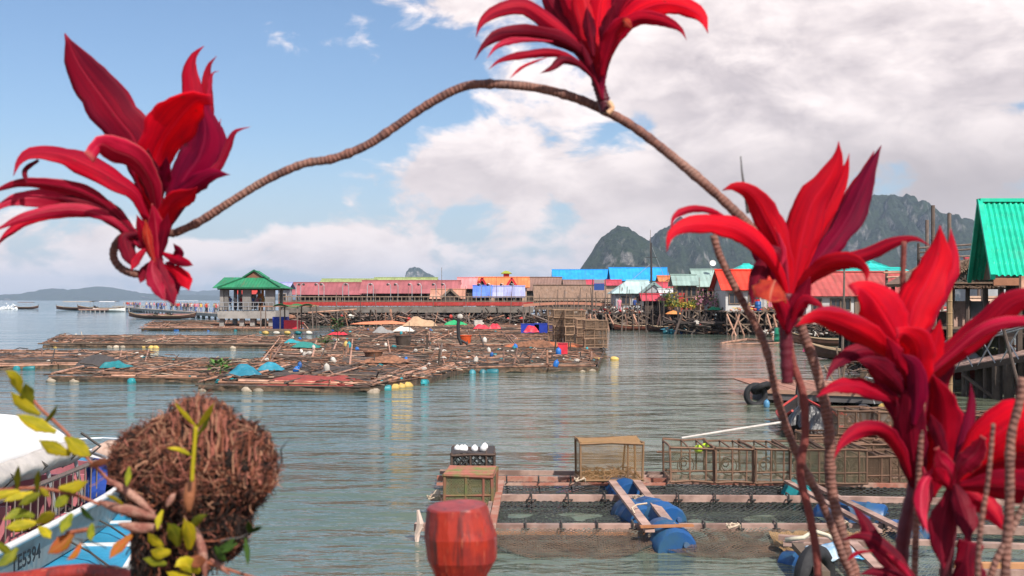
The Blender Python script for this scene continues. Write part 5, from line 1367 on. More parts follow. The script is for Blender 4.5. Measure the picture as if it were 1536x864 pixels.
# barrels under the cross planks
def bdrum(label, px, py, rz=0, z=.06, m=None, sc=1.0, tilt=0):
    t = drum(m or mat('blue_drum', (.012, .075, .23), rough=.42, var=.5, patch=.35, scale=2.5, rnd=.15, col2=(.03, .09, .14)), 'drum'); t.location = G(px, py, 0) + Vector((0, 0, z)); t.rotation_euler = (tilt, 0, rz); t.scale = (sc,) * 3
    return tag(t, label, 'drum')
bdrum('blue drum sticking out below the front beam under a draped net', 1003, 818, rad(6), .02, sc=.98)
bdrum('blue drum between the two cross planks behind the front beam', 985, 782, rad(20), .02)
bdrum('blue drum lying beside the cross planks, tied in the middle pen', 953, 778, rad(12), -.02, sc=.95)
bdrum('dark blue drum at the rear end of the cross planks before the cage', 933, 741, rad(15), .0, sc=.95)
bdrum('teal-black drum wrapped in net under the row of traps', 1196, 741, rad(-20), .0, TEALP, .85)
bdrum('blue drum behind the net between the crossing stems, rear one', 1262, 776, rad(40), -.06, sc=.85)
bdrum('bright blue drum under the slanting planks behind the red leaves', 1290, 772, rad(60), -.05, sc=.85)
bdrum('bright blue drum end showing below the front beam behind the thin stem', 1352, 805, rad(30), -.04, sc=.85)
bdrum('blue drum at the corner beside the tyre', 1204, 846, rad(40), -.04, sc=.6)
k = MB()
def sheetfn(u, v):
    a = (u - .5) * 2; b = (v - .5) * 2; p = G(1250, 834, .25)
    return (p.x + a * .26, p.y + b * .30, .28 + .10 * (1 - a * a) * (1 - b * b) + .06 * noise.fractal(Vector((a * 2, b * 2, 4)), .8, 2, 3))
k.grid(sheetfn, 16, 12); tag(k.build('plastic_sheet', mat('blue_white_sheet', (.62, .74, .80), rough=.3, var=1, scale=4, col2=(.03, .35, .70)), origin=G(1245, 838, .25), solid=.01, smooth=True), 'shiny blue and white plastic sheet over the raft corner', 'plastic sheet')
k = MB(); p = G(1215, 816, .22); k.tube([p + Vector(v) for v in ((-.3, 0, .05), (-.1, -.1, .10), (.05, 0, .16), (.2, -.1, .12), (.28, -.35, .06), (.32, -.5, 0))], .028, 7); tag(k.build('hose', mat('cream_hose', (.72, .66, .5), rough=.5), origin=p, smooth=True), 'short cream coloured hose curling over the raft corner', 'hose')
def tyre(label, loc, rot, r=.33, name='tyre'):
    t = thing(name, label, 'tyre', loc)
    k = MB(); k.grid(lambda u, v: ((r + r * .3 * math.cos(v * 6.2832)) * math.cos(u * 6.2832), r * .36 * math.sin(v * 6.2832), (r + r * .3 * math.cos(v * 6.2832)) * math.sin(u * 6.2832)), 28, 10)
    o = k.build('casing', BLACKR, t, world=False, smooth=True); t.rotation_euler = rot; return t
tyre('old black tyre half under water at the bottom of the raft corner', G(1222, 880, .0) + Vector((0, 0, .08)), (0, 0, rad(50)), .30)

# the big tan cage
c = G(908, 722, .22)
Yc = c.y + .38
cage = trap((Xat(913, c.y + .3), c.y + .36, .22), rad(3), 1.02, .72, .62, 'large tan netted cage standing alone on the rear beams', None, TRAPN2, mat('tan_cage_frame', (.26, .15, .075), rough=.85), .02, 'fish_cage', mid=False, top=mat('tan_mesh_cover', (.42, .24, .10), rough=.9, scale=18, var=.5), funnel=False)
k = MB(); k.tube([(.28, -.3, 0), (.28, -.3, .6)], .016, 5); k.tube([(.28, .3, 0), (.33, .3, .6)], .016, 5); k.build('inner_post', TRAPW, cage, world=False)
k = MB(); rr = random.Random(4)
for i in range(160):
    p = Vector((rr.uniform(-.45, .45), rr.uniform(-.3, .3), rr.uniform(.02, .16))); d = Vector((rr.uniform(-1, 1), rr.uniform(-1, 1), rr.uniform(-.3, .5))) * .07
    k.tube([p - d, p + d], .008, 4)
k.build('dry_twigs', mat('dry_twigs', (.30, .17, .09), rough=.95), cage, world=False)

# row of net traps along the rear beams
specs = [(1008, 1072, 724), (1074, 1130, 725), (1132, 1184, 726), (1187, 1240, 727), (1242, 1300, 727)]
ordn = ['first', 'second', 'third', 'fourth', 'fifth']
GRTRAP = netmat('green_grey_trap_net', (.20, .20, .12), cell=26, width=.11, solidity=.04)
for i, (a, b, y) in enumerate(specs):
    p = G((a + b) / 2, y, .2); w = Xat(b, p.y) - Xat(a, p.y)
    trap((p.x, p.y + .55, .2), rad(1.5 * (i % 3 - 1)), w, 1.1, .56, '%s trap from the big tan cage in the row on the rear beams' % ordn[i], 'net traps in a row on the rear beams', GRTRAP, TRAPW, .02)
p = G(1072, 700, .2); k = MB(); k.tube([P(985, 678, 20.6), P(1110, 680, 20.6)], .022, 6); tag(k.build('rod', BAMBOO2, origin=P(985, 678, 20.6)), 'thin brown rod lying across the first two traps of the row', 'rod')
# lime floats on the traps
lime = mat('lime_float', (.50, .72, .02), rough=.4, rnd=.05, var=.15)
YT = G(1040, 724, .2).y
for i, (px, py, r, lab) in enumerate([(1048, 673.5, .075, 'bright lime float, the lower of the pair on the first trap'), (1058, 670, .065, 'bright lime float tucked behind, beside the black rope coil')]):
    k = MB(); c = P(px, py, YT + .75); k.ball((c.x, c.y, c.z), (r * 1.15, r, r * .95), 14); k.tube([(c.x - r * 1.3, c.y, c.z), (c.x - r * .9, c.y, c.z)], r * .2, 6)
    tag(k.build('net_float', lime, origin=c, smooth=True), lab, 'net float')
c = P(1066, 673, YT + .8); k = MB(); k.tube([c + Vector((.14 * math.cos(i * .6) + .02 * math.sin(i * 1.9), .12 * math.sin(i * .6), -.04 + .002 * i)) for i in range(40)], .012, 5); tag(k.build('rope_coil', ROPED, origin=c), 'coil of black rope beside the lime floats', 'rope coil')

# pair of stacked traps with white floats on the left corner
c = G(706, 757, .2)
W1 = Xat(742, c.y) - Xat(670, c.y)
T1 = trap((Xat(705, c.y), c.y + .35, .2), rad(-3), W1, .8, .42, 'old slatted trap nearest the red carved post, below the floats', None, netmat('mossy_trap_net', (.17, .17, .08), cell=24, width=.35, solidity=.25), mat('mossy_red_rod', (.24, .09, .06), rough=.9, col2=(.12, .15, .05), var=.6), .026)
k = MB()
for i in range(6): k.box((0, -.36 + i * .14, .45), (W1 * 1.02, .06, .025))
k.build('slat', mat('mossy_red_slat', (.34, .12, .09), rough=.9, col2=(.14, .20, .06), var=.6), T1, world=False)
c2 = G(712, 722, .2)
T2 = trap((Xat(709, c2.y), c2.y + .35, .2), rad(2), Xat(744, c2.y) - Xat(681, c2.y), .85, .45, 'dark trap carrying the white floats behind the slatted trap', None, NETB, mat('dark_trap_rod', (.10, .065, .05), rough=.9), .024, top=mat('dark_matted_net', (.055, .045, .045), rough=1, bump=1.0))
wf = None
for i, (px, py) in enumerate([(686, 702), (692.5, 700), (697, 704), (712, 701), (727, 695), (725, 701), (702, 716)]):
    p = P(px, py, c2.y + (.55 if py < 698 else .30 if py < 710 else .0)); p.z = max(p.z, .70)
    if i == 6: p = P(px, py - 3, c.y + .75); 
    k = MB(); k.ball(p, .058, 14); k.lathe([(.02, -.065), (.02, .065)], 8, c=p)
    tag(k.build('white_float', mat('white_float_plastic', (.82, .82, .80), rough=.35, var=.15), origin=p, smooth=True), 'white ball float lying on the dark net of the corner traps', 'net float', 'white floats on the corner traps')
k = MB(); p = G(627, 790, .2); k.tube([p + Vector((0, 0, .22)), p + Vector((.03, 0, .05)), p + Vector((-.01, .02, -.1)), p + Vector((-.02, -.02, -.32))], [.02, .05, .04, .012], 6); k.tube([p + Vector((.05, 0, 0)), p + Vector((-.03, 0, -.15)), p + Vector((-.01, 0, -.3))], [.03, .02, .01], 5)
tag(k.build('rag', mat('pale_rag', (.62, .48, .40), rough=.9), origin=p), 'pale frayed rag tied to the beam end beside the red post', 'rag')
k = MB(); p = G(656, 745, .2); k.ball(p + Vector((0, 0, .02)), (.07, .06, .08), 8, .4, 2); tag(k.build('rope_bundle', ROPE, origin=p), 'knot of pale rope on the beam end near the corner traps', 'rope')

# ---- trap stacks behind the red leaves
tp = None
for i, (px, py, lv) in enumerate([(1262, 704, 1), (1315, 706, 1), (1368, 708, 1), (1290, 694, 2), (1345, 696, 2), (1400, 700, 2), (1240, 690, 1), (1300, 690, 1), (1452, 704, 2), (1505, 705, 2), (1356, 727, 1), (1300, 728, 1)]):
    p = G(px, py, .15)
    for l in range(lv):
        loc = Vector((p.x, p.y + .4, .15 + l * .50)); lab = 'weathered wire trap in the stacks behind the red leaves'
        if tp is None: tp = trap(loc, .02, .78, .8, .46, lab, 'trap stacks behind the red leaves', NETBR, TRAPW, .022)
        else: dup(tp, loc, R.uniform(-.12, .12), lab)
raft('fish_pen_raft', 'long low walkway float of thin poles carrying the trap stacks', [(1235, 712), (1640, 722), (1600, 690), (1225, 684)], 31, 22, 10, [], [(0, .1, 1, .9, NETBR, 0)], 20, z=.1, rl=.04)
raft('fish_pen_raft', 'low raft of thin poles reaching right behind the trap stacks', [(1280, 668), (1640, 676), (1620, 640), (1290, 640)], 32, 26, 12, [(.1, .2, 2, WHITEP), (.6, .5, 2, TEALP)], [(0, .1, 1, .9, MATTED, .08)], 30, z=.14, rl=.045)
# ---- pole floating at an angle
k = MB(); k.tube([G(1022, 657, .05), G(1110, 643, .12), G(1190, 631, .3)], [.022, .03, .035], 7); tag(k.build('floating_pole', mat('silver_pole', (.55, .50, .46), rough=.5), origin=G(1022, 657)), 'long silvery pole reaching over the open water from the boat engines', 'pole')
k = MB(); k.tube([G(1148, 629, .1), G(1215, 634, .3)], .02, 6); tag(k.build('floating_pole', BAMBOO, origin=G(1148, 629)), 'shorter pale stick beside the silvery pole', 'pole')
# ---- engines under black tarps on two small boats
longtail('small dark boat with shrouded engines nearest the silvery pole', G(1222, 650) + Vector((.2, 1.6, -.12)), rad(80), 4.0, engine=False, hullm=mat('black_hull', (.03, .025, .025)), rim=REDP, H=.42)
BLKT = mat('black_tarpaulin', (.03, .03, .033), rough=.4, var=.4, bump=.6)
for i, (px, py, r, h) in enumerate([(1208, 636, .42, .55), (1222, 640, .36, .6), (1232, 648, .3, .5), (1302, 630, .5, .45), (1415, 637, .45, .6)]):
    tarp(['shiny black tarpaulin over an engine, nearest the open water', 'black shrouded engine head between the two crossing stems', 'small black wrapped engine low in the boat', 'faceted black tarpaulin hump on the poles behind the red leaves', 'black shrouded engine beside the bamboo pole'][i], G(px, py, .3), (r, r * .8), BLKT, i + 40, h=h * .95)
k = MB()
for i in range(14): a = G(R.uniform(1240, 1400), R.uniform(626, 650), .25); d = Vector((R.uniform(-1.2, 1.2), R.uniform(-.8, .8), R.uniform(0, .25))); k.tube([a - d, a + d], .035, 5, i % 3)
tag(k.build('pole_bundle', [BAMBOO, REDP, POLE], origin=G(1320, 640, 0)), 'loose bundle of red and bare poles between the shrouded engines', 'poles')

# ---- floating pontoon with tyre
def pontoon():
    a = G(1150, 604, 0); b = G(1352, 612, 0); t = thing('pontoon', 'floating walkway of reddish planks on dark floats with a tyre fender', 'pontoon', (a.x, a.y, 0))
    z = .42; n = 26; d = (b - a); dep = Vector((-.05, 5.0, 0)) * 1.0
    A = a + Vector((0, 0, z)); 
    for i in range(n):
        p = A + d * (i / n); q = A + d * ((i + .9) / n); k = MB(); hh = R.uniform(-.006, .006)
        k.add([p + Vector((0, 0, hh)), q + Vector((0, 0, hh)), q + dep + Vector((0, 0, hh)), p + dep + Vector((0, 0, hh)), p - Vector((0, 0, .05)), q - Vector((0, 0, .05)), q + dep - Vector((0, 0, .05)), p + dep - Vector((0, 0, .05))], [(0, 1, 2, 3), (7, 6, 5, 4), (0, 4, 5, 1), (1, 5, 6, 2), (2, 6, 7, 3), (3, 7, 4, 0)])
        k.build('plank', mat('red_brown_plank', (.40, .19, .13), rough=.75, var=.5, scale=3, rnd=.2, patch=.25), t)
    k = MB(); k.bar(A + Vector((-.02, -.06, -.06)), A + d + Vector((0, -.06, -.06)), .08, .12); k.build('edge_beam', mat('salmon_edge', (.50, .29, .20), patch=.3), t)
    k = MB(); k.bar(A + Vector((-.02, -.02, -.22)), A + d + Vector((0, -.02, -.22)), .06, .2); k.build('side_board', mat('grey_wet_board', (.12, .11, .11)), t)
    for i in range(7):
        p = A + d * ((i + .5) / 7) + dep * .3; k = MB(); k.lathe([(0, -.6), (.27, -.55), (.29, 0), (.27, .55), (0, .6)], 12, c=(p.x, p.y, .02), M=Matrix.Rotation(rad(90), 3, 'X')); k.build('float', BLACKR, t, smooth=True)
    return t
pt = pontoon()
pa = G(1133, 606, 0)
tyre('black tyre fender hanging at the corner of the floating walkway', pa + Vector((0, -.05, .28)), (0, 0, rad(12)), .30)
tyre('second tyre behind the corner tyre, lying on the walkway edge', G(1142, 582, .5), (rad(60), 0, rad(40)), .26)
j = jug(mat('pale_blue_bottle', (.08, .22, .36), rough=.25)); j.scale = (.6, .6, .6); j.location = G(1150, 611, 0) + Vector((0, 0, 0)); tag(j, 'pale blue water bottle floating below the walkway corner', 'bottle')
k = MB(); p = G(1238, 536 + 44, .5)
t = thing('trestle', 'leaning trestle of thin poles on the floating walkway', 'trestle', G(1255, 590, .42))
for (a, b) in [((1236, 548), (1262, 590)), ((1255, 520), (1262, 590)), ((1268, 545), (1262, 585)), ((1302, 560), (1285, 588)), ((1238, 549), (1300, 530)), ((1285, 588), (1310, 552))]:
    Y = G(1262, 590, .42).y; MB().bar(P(*a, Y), P(*b, Y), .045).build('strut', WOOD, t)
t = thing('chair', 'dark folding chair frame at the end of the floating walkway', 'chair', G(1318, 590, .42)); Yq = G(1318, 592, .42).y
MB().bar(P(1310, 575, Yq), P(1330, 608, Yq), .28, .05).build('seat', BLACKR, t); MB().bar(P(1300, 566, Yq), P(1322, 570, Yq), .3, .04).build('backrest', GALV, t)
for x in (1300, 1322): MB().bar(P(x, 568, Yq), P(x + 12, 606, Yq), .03).build('leg', GALV, t)
k = MB(); k.ball(G(1328, 612, .1), (.22, .18, .14), 10, .2, 4); tag(k.build('foam_float', YELP, origin=G(1328, 612), smooth=True), 'yellow foam float tucked under the end of the floating walkway', 'float')
# ---- clutter of low boats and poles left of the gangway
raft('fish_farm_raft', 'cluttered raft of dark poles under the green roofed house', [(1290, 566), (1420, 570), (1420, 545), (1300, 545)], 41, 26, 10, [(.5, 0, 2, WHITEP)], [(0, .1, 1, .9, MATTED, .0)], 60)

# ---------------------------------------------------------------- right-hand side: gangway, thatched hut, green roofed house
def gangway():
    D0 = 37.0; t = thing('gangway', 'sloping plank gangway with criss-crossed pole railings on dark posts', 'gangway', (Xat(1428, D0), D0, 0))
    a = P(1424, 551, D0); b = P(1640, 515, 32.5); d = b - a; w = Vector((.15, 1.5, 0)); n = 30
    for i in range(n):
        p = a + d * (i / n); q = a + d * ((i + .82) / n); dz = Vector((0, 0, .05))
        k = MB(); k.add([p, q, q + w, p + w, p - dz, q - dz, q + w - dz, p + w - dz], [(0, 1, 2, 3), (7, 6, 5, 4), (0, 4, 5, 1), (1, 5, 6, 2), (2, 6, 7, 3), (3, 7, 4, 0)]); k.build('plank', PLANK, t)
    for off in (Vector((0, .02, -.13)), w + Vector((0, -.05, -.13))): MB().bar(a + off, b + off, .08, .18).build('stringer', WOODD, t)
    for h in (.75, .68):
        k = MB(); k.tube([a + Vector((-.9, .1 + h * .1, h - .3)), b + Vector((0, .1, h + .3))], .03, 6); k.build('handrail', GALV, t)
    for i in range(6):
        p = a + d * ((i + .3) / 6); q = p + d / 6 * .9 + Vector((0, 0, .95)); MB().tube([p + Vector((0, -.03, -.1)), q], .024, 5).build('brace', GALV, t); MB().tube([p + Vector((0, -.06, .95)), p + d / 8 + Vector((0, -.06, -.1))], .024, 5).build('brace', GALV, t)
    for i, u in enumerate((.12, .28, .37, .45, .60, .8)):
        p = a + d * u; 
        for off in (.1, 1.4): MB().tube([(p.x, p.y + off, -1), (p.x, p.y + off, p.z - .22)], [.07, .06, .17, .14, .1, .1][i], 8).build('post', WOODD, t)
    MB().bar(a + d * .1 + Vector((0, .0, -.3)), a + d * .36 + Vector((0, 0, -1.3)), .09).build('brace', WOODD, t)
gangway()
def thatch_hut():
    D = 44; t = thing('thatched_hut', 'open stilt hut with woven triangular gable and ragged thatched eaves', 'hut', (Xat(1452, D), D + 2.5, 0))
    za, ze = Zat(391, D), Zat(424, D); xa, x0, x1 = Xat(1452, D), Xat(1402, D), Xat(1506, D); dp = 5
    k = MB(); slope(k, (x0 - .3, D + dp, ze), (x0 - .3, D - .3, ze), (xa, D - .3, za + .05), (xa, D + dp, za + .05), th=.14); slope(k, (x1 + .3, D - .3, ze), (x1 + .3, D + dp, ze), (xa, D + dp, za + .05), (xa, D - .3, za + .05), th=.14); 
    ro = k.build('roof', THATCH, t)
    k = MB(); rr = random.Random(5)
    for i in range(420):
        u = rr.random(); s = rr.choice((0, 1)); e = Vector((x0 - .3, D - .33, ze)) if s else Vector((x1 + .3, D - .33, ze)); p = e.lerp(Vector((xa, D - .33, za + .05)), u)
        k.tube([p + Vector((0, rr.uniform(0, .2), rr.uniform(0, .1))), p + Vector((rr.uniform(-.15, .15), -.06, -rr.uniform(.1, .28)))], .018, 3)
    for i in range(260):
        x = rr.uniform(x0 - .3, x1 + .3); k.tube([(x, D - .5, ze + .02 - abs(rr.gauss(0, .03))), (x + rr.uniform(-.05, .05), D - .75, ze - rr.uniform(.1, .25))], .02, 3)
    k.build('thatch_fringe', THATCH, ro)
    k = MB(); k.add([(x0 + .1, D, ze), (x1 - .1, D, ze), (xa, D, za - .08), (x0 + .1, D + .05, ze), (x1 - .1, D + .05, ze), (xa, D + .05, za - .08)], [(0, 1, 2), (5, 4, 3), (0, 3, 4, 1), (1, 4, 5, 2), (2, 5, 3, 0)]); g = k.build('gable', mat('woven_grey_bamboo', (.13, .115, .105), rough=.9, scale=14, var=.7), t)
    k = MB(); H = za - ze; Wd = x1 - x0
    for i in range(1, 6):
        u = i / 6; xb = x0 + Wd * u
        for s in (-1, 1):
            # lattice lines clipped to the triangle
            L = (xa - x0) if s > 0 else (x1 - xa); run = (x1 - xb) if s > 0 else (xb - x0); tt = run / 2
            k.bar((xb, D - .03, ze), (xb + s * tt * .97, D - .03, ze + (H / (Wd / 2)) * tt * .97), .035)
    k.build('lattice', POLE, g)
    MB().box(((x0 + x1) / 2, D - .55, ze - .02), (x1 - x0 + .5, .5, .07)).build('eave_thatch', THATCH, t)
    MB().bar((x0 - .2, D - .1, ze - .2), (x1 + .2, D - .1, ze - .2), .13).build('eave_beam', BAMBOO2, t)
    zf = Zat(492, D); zb = Zat(540, D)
    k = MB()
    for z_, nm in ((zf, 'shelf'), (zb, 'floor')): MB().box(((x0 + x1) / 2 + .5, D + 2.4, z_), (x1 - x0 + 2.4, 5, .1)).build(nm, WOOD, t)
    for i in range(7):
        x = x0 + (x1 - x0 + 1.2) * i / 6
        for y in (D, D + 4.8): MB().tube([(x + R.uniform(-.1, .1), y, -1), (x, y, ze - .1)], R.uniform(.07, .11), 6).build('post', WOODD if i % 2 else POLE, t)
    MB().box(((x0 + x1) / 2 + 1, D + 4.6, (zf + zb) / 2 + .3), (x1 - x0 + 3, .06, 1.9)).build('back_wall', DARK, t)
    return D
thatch_hut()
for i, (px, py, w, h, m, lab) in enumerate([(1438, 469, 26, 15, PLANK, 'plywood box on the shelf of the thatched hut'), (1464, 466, 30, 12, mat('grey_cloth', (.2, .2, .21)), 'grey covered bundle on the shelf of the thatched hut')]):
    D = 44.6; a = P(px - w / 2, py + h / 2, D); b = P(px + w / 2, py - h / 2, D)
    crate(lab, 768, 700, b.x - a.x, .6, Zat(py - h, D) - Zat(491, D), m).location = ((a.x + b.x) / 2, D, Zat(491, D) + .02)
house('house', 'low house with tan sheet roof glimpsed between the hut and the green roof', 1478, 1560, 447, 468, 500, 52, mat('tan_sheet_roof', (.48, .33, .24), rough=.7, patch=.4), DARK, 4)
# water drums on the hut's lower deck
for i, px in enumerate((1443, 1472, 1485, 1499)):
    D = 44.8; t = copy_tree(b_drum0) if False else drum(mat('olive_drum', (.09, .09, .045), rough=.6, patch=.4), 'barrel'); t.location = (Xat(px, D), D, Zat(540, 44) + .58); t.rotation_euler = (rad(90), 0, 0); t.scale = (1, 1.2, 1); tag(t, 'olive barrel standing on the lower deck of the thatched hut', 'barrel', 'olive barrels under the thatched hut')
tarp('grey domed cover beyond the gangway handrail', P(1420, 535, 40) , (.9, .8), mat('grey_dome_cover', (.18, .18, .19)), 60, h=.75)
heap('clutter_heap', 'shadowy jumble of timber and pots under the thatched hut', (Xat(1455, 46), 46.4, Zat(540, 44) + .1), (4.5, .7), 1.1, [WOODD, REDP, BAMBOO2, POLE, WHITEP], 160, 8, size=(.1, .35))
heap('clutter_heap', 'jumble of wet timber standing in the water under the hut', (Xat(1450, 46), 47.0, .1), (5.5, 1.2), 1.2, [WOODD, DARK, POLE, BAMBOO2], 160, 9, size=(.2, .5))
def green_house():
    D = 35; ze, zr = Zat(414.5, D), Zat(304, D + 3.6); x0 = Xat(1492, D); x0r = Xat(1472.5, D + 3.6); x1 = x0 + 7.5; 
    t = thing('stilt_house', 'stilt house with steep ribbed bright green roof and dark open gable', 'house', (x0 + 3.5, D + 3.6, 0))
    # corrugated sheets modelled as real waves
    GR = mat('bright_sea_green_sheet', (.012, .52, .33), rough=.6, var=.4, scale=1.5, patch=.2, bump=.1, rnd=0, spec=.3)
    for sgn, nm in ((1, 'roof'), (-1, 'rear_roof')):
        k = MB(); per = .19; L = x1 - x0; nx = int(L / per * 6)
        def fn(u, v):
            yy = D + 3.6 - sgn * 3.6 * (1 - v); z = ze + (zr - ze) * v; s = v * 6.2
            lap = .035 * (1 - (s % 1.0)); wv = .035 * math.sin(u * L / per * 2 * math.pi)
            xx = x0 + L * u + (yy - D) / 3.6 * (x0r - x0)
            nz = Vector((0, -sgn * (zr - ze), 3.6)).normalized()
            return Vector((xx, yy, z)) + nz * (wv + lap)
        vn = 62
        k.grid(fn, nx, vn); k.build(nm, GR, t, smooth=False, solid=.012)
    k = MB(); k.bar((x0r - .1, D + 3.6, zr + .08), (x0r + L, D + 3.6, zr + .08), .35, .12); k.build('ridge_cap', GR, t)
    k = MB(); k.bar((x0 - .06, D - .02, ze - .02), (x0r - .06, D + 3.58, zr + .04), .14, .20); k.bar((x0 + 2 * (x0r - x0) - .06, D + 7.2, ze - .02), (x0r - .06, D + 3.62, zr + .04), .14, .20); k.build('barge_board', GR, t)
    # underside and recessed gable of old sheets with purlins
    k = MB(); g0 = x0 + .75
    k.add([(g0, D + .4, ze), (g0 + 1.8, D + 6.8, ze), (g0 + .9, D + 3.6, zr - .35), (g0 + .06, D + .4, ze), (g0 + 1.86, D + 6.8, ze), (g0 + .96, D + 3.6, zr - .35)], [(0, 1, 2), (5, 4, 3), (0, 3, 4, 1), (1, 4, 5, 2), (2, 5, 3, 0)]); k.build('gable', mat('old_tan_sheets', (.16, .11, .07), rough=.8, scale=3, var=.7), t)
    for i in range(6):
        v = (i + .4) / 6; p = Vector((x0 + (x0r - x0) * v, D + 3.6 * v, ze + (zr - ze) * v - .07)); MB().bar(p, p + Vector((7, 0, 0)), .07).build('purlin', WOODD, t)
    MB().bar((x0 - .02, D + .05, ze - .17), (x1, D + .05, ze - .17), .06, .24).build('fascia', mat('brown_fascia', (.30, .13, .07)), t)
    zf = Zat(505, D)
    for i in range(5):
        x = x0 + .9 + i * 1.5
        for y in (D + .6, D + 3.6, D + 6.6): MB().box((x + (y - D) * .25, y, (ze - .3 - 1) / 2), (.15, .15, ze + .7)).build('post', WOODD, t)
    MB().box((x0 + 5.0, D + 3.6, zf), (7.4, 6.4, .12)).build('floor', WOOD, t)
    MB().box((x0 + 6.2, D + 6.3, (zf + ze) / 2), (6, .08, ze - zf - .2)).build('back_wall', DARK, t)
    MB().bar((x0, D + .2, zf + .95), (x1, D + .2, zf + .95), .07).build('rail', POLE, t)
    MB().bar(P(1534, 414, D - .6), P(1534, 450, D - .6), .16).build('corner_post', BAMBOO, t)
green_house()
# bamboo poles and scaffold in front
def bpole(label, px, pyt, pyb, D, r, m=BAMBOO, lean=0, name='bamboo_pole', group=None):
    z1 = Zat(pyt, D); z0 = -1.0; x = Xat(px, D); k = MB(); n = 14
    k.tube([(x + lean * i / n, D, z0 + (z1 - z0) * i / n) for i in range(n + 1)], r, 8)
    for i in range(n): 
        z = z0 + (z1 - z0) * (i + .5) / n; k.lathe([(r * 1.0, -.02), (r * 1.12, 0), (r * 1.0, .02)], 8, c=(x + lean * (i + .5) / n, D, z))
    return tag(k.build(name, m, origin=(x, D, 0), smooth=True, angle=40), label, 'pole', group)
bpole('thick golden bamboo pole standing before the thatched hut', 1424, 425, 636, 31, .085, mat('golden_bamboo', (.30, .19, .095), rough=.6, var=.5, rnd=.1))
bpole('tallest dark pole above the roofs beside the mountain', 1400, 308, 560, 55, .10, POLE)
bpole('dark pole left of the tallest one, joined by a crossbar', 1391, 330, 560, 55, .09, POLE)
bpole('dark pole with a slanted tip near the thatched gable', 1424.5, 320, 560, 50, .09, POLE)
bpole('thin leaning pole crossing the gangway', 1552, 470, 600, 31, .05, POLE, -1.0)
t = thing('pole_rack', 'rack of long horizontal poles stored between uprights behind the big leaves', 'pole rack', (Xat(1400, 54), 54, 0))
for i, (a, b) in enumerate([((1378, 372), (1468, 366)), ((1378, 379), (1470, 373)), ((1380, 386), (1468, 384)), ((1330, 416), (1420, 412)), ((1335, 423), (1425, 430)), ((1345, 430), (1420, 418)), ((1325, 409), (1415, 408))]):
    MB().tube([P(*a, 54 + i * .05), P(*b, 54 + i * .05)], .055, 6).build('pole', POLE if i < 3 else BAMBOO, t)
for px, y in ((1378, 365), (1380, 398), (1468, 370), (1330, 405), (1413, 400)): MB().tube([(Xat(px, 54.6), 54.6, -1), (Xat(px, 54.6), 54.6, Zat(y, 54.6))], .07, 6).build('upright', POLE, t)
poles([(1302, 480, 560, 2), (1320, 470, 566, -2), (1333, 505, 575, 0), (1345, 462, 556, 0), (1375, 468, 560, 3)], 'thin pole standing in the clutter before the weathered red tiled house', 'thin poles before the weathered red tiled house')
# under-house darkness of the right bank: boards, nets, planks
jetty('dark plank platform with rickety posts joining the red tiled house to the thatched hut', 1300, 1500, 500, 60, 5, 9, m=WOODD)
heap('clutter_heap', 'heap of hanging nets and pots on the dark plank platform', (Xat(1390, 62), 62, Zat(500, 60) + .03), (6, 1.5), 1.3, [WOODD, BAMBOO2, REDP, POLE, WHITEP, TEALP], 240, 12, size=(.12, .45))
house('shed', 'low dark shed with red sheet roof behind the dark plank platform', 1335, 1440, 462, 474, 500, 68, R_dullred, DARK, 4)
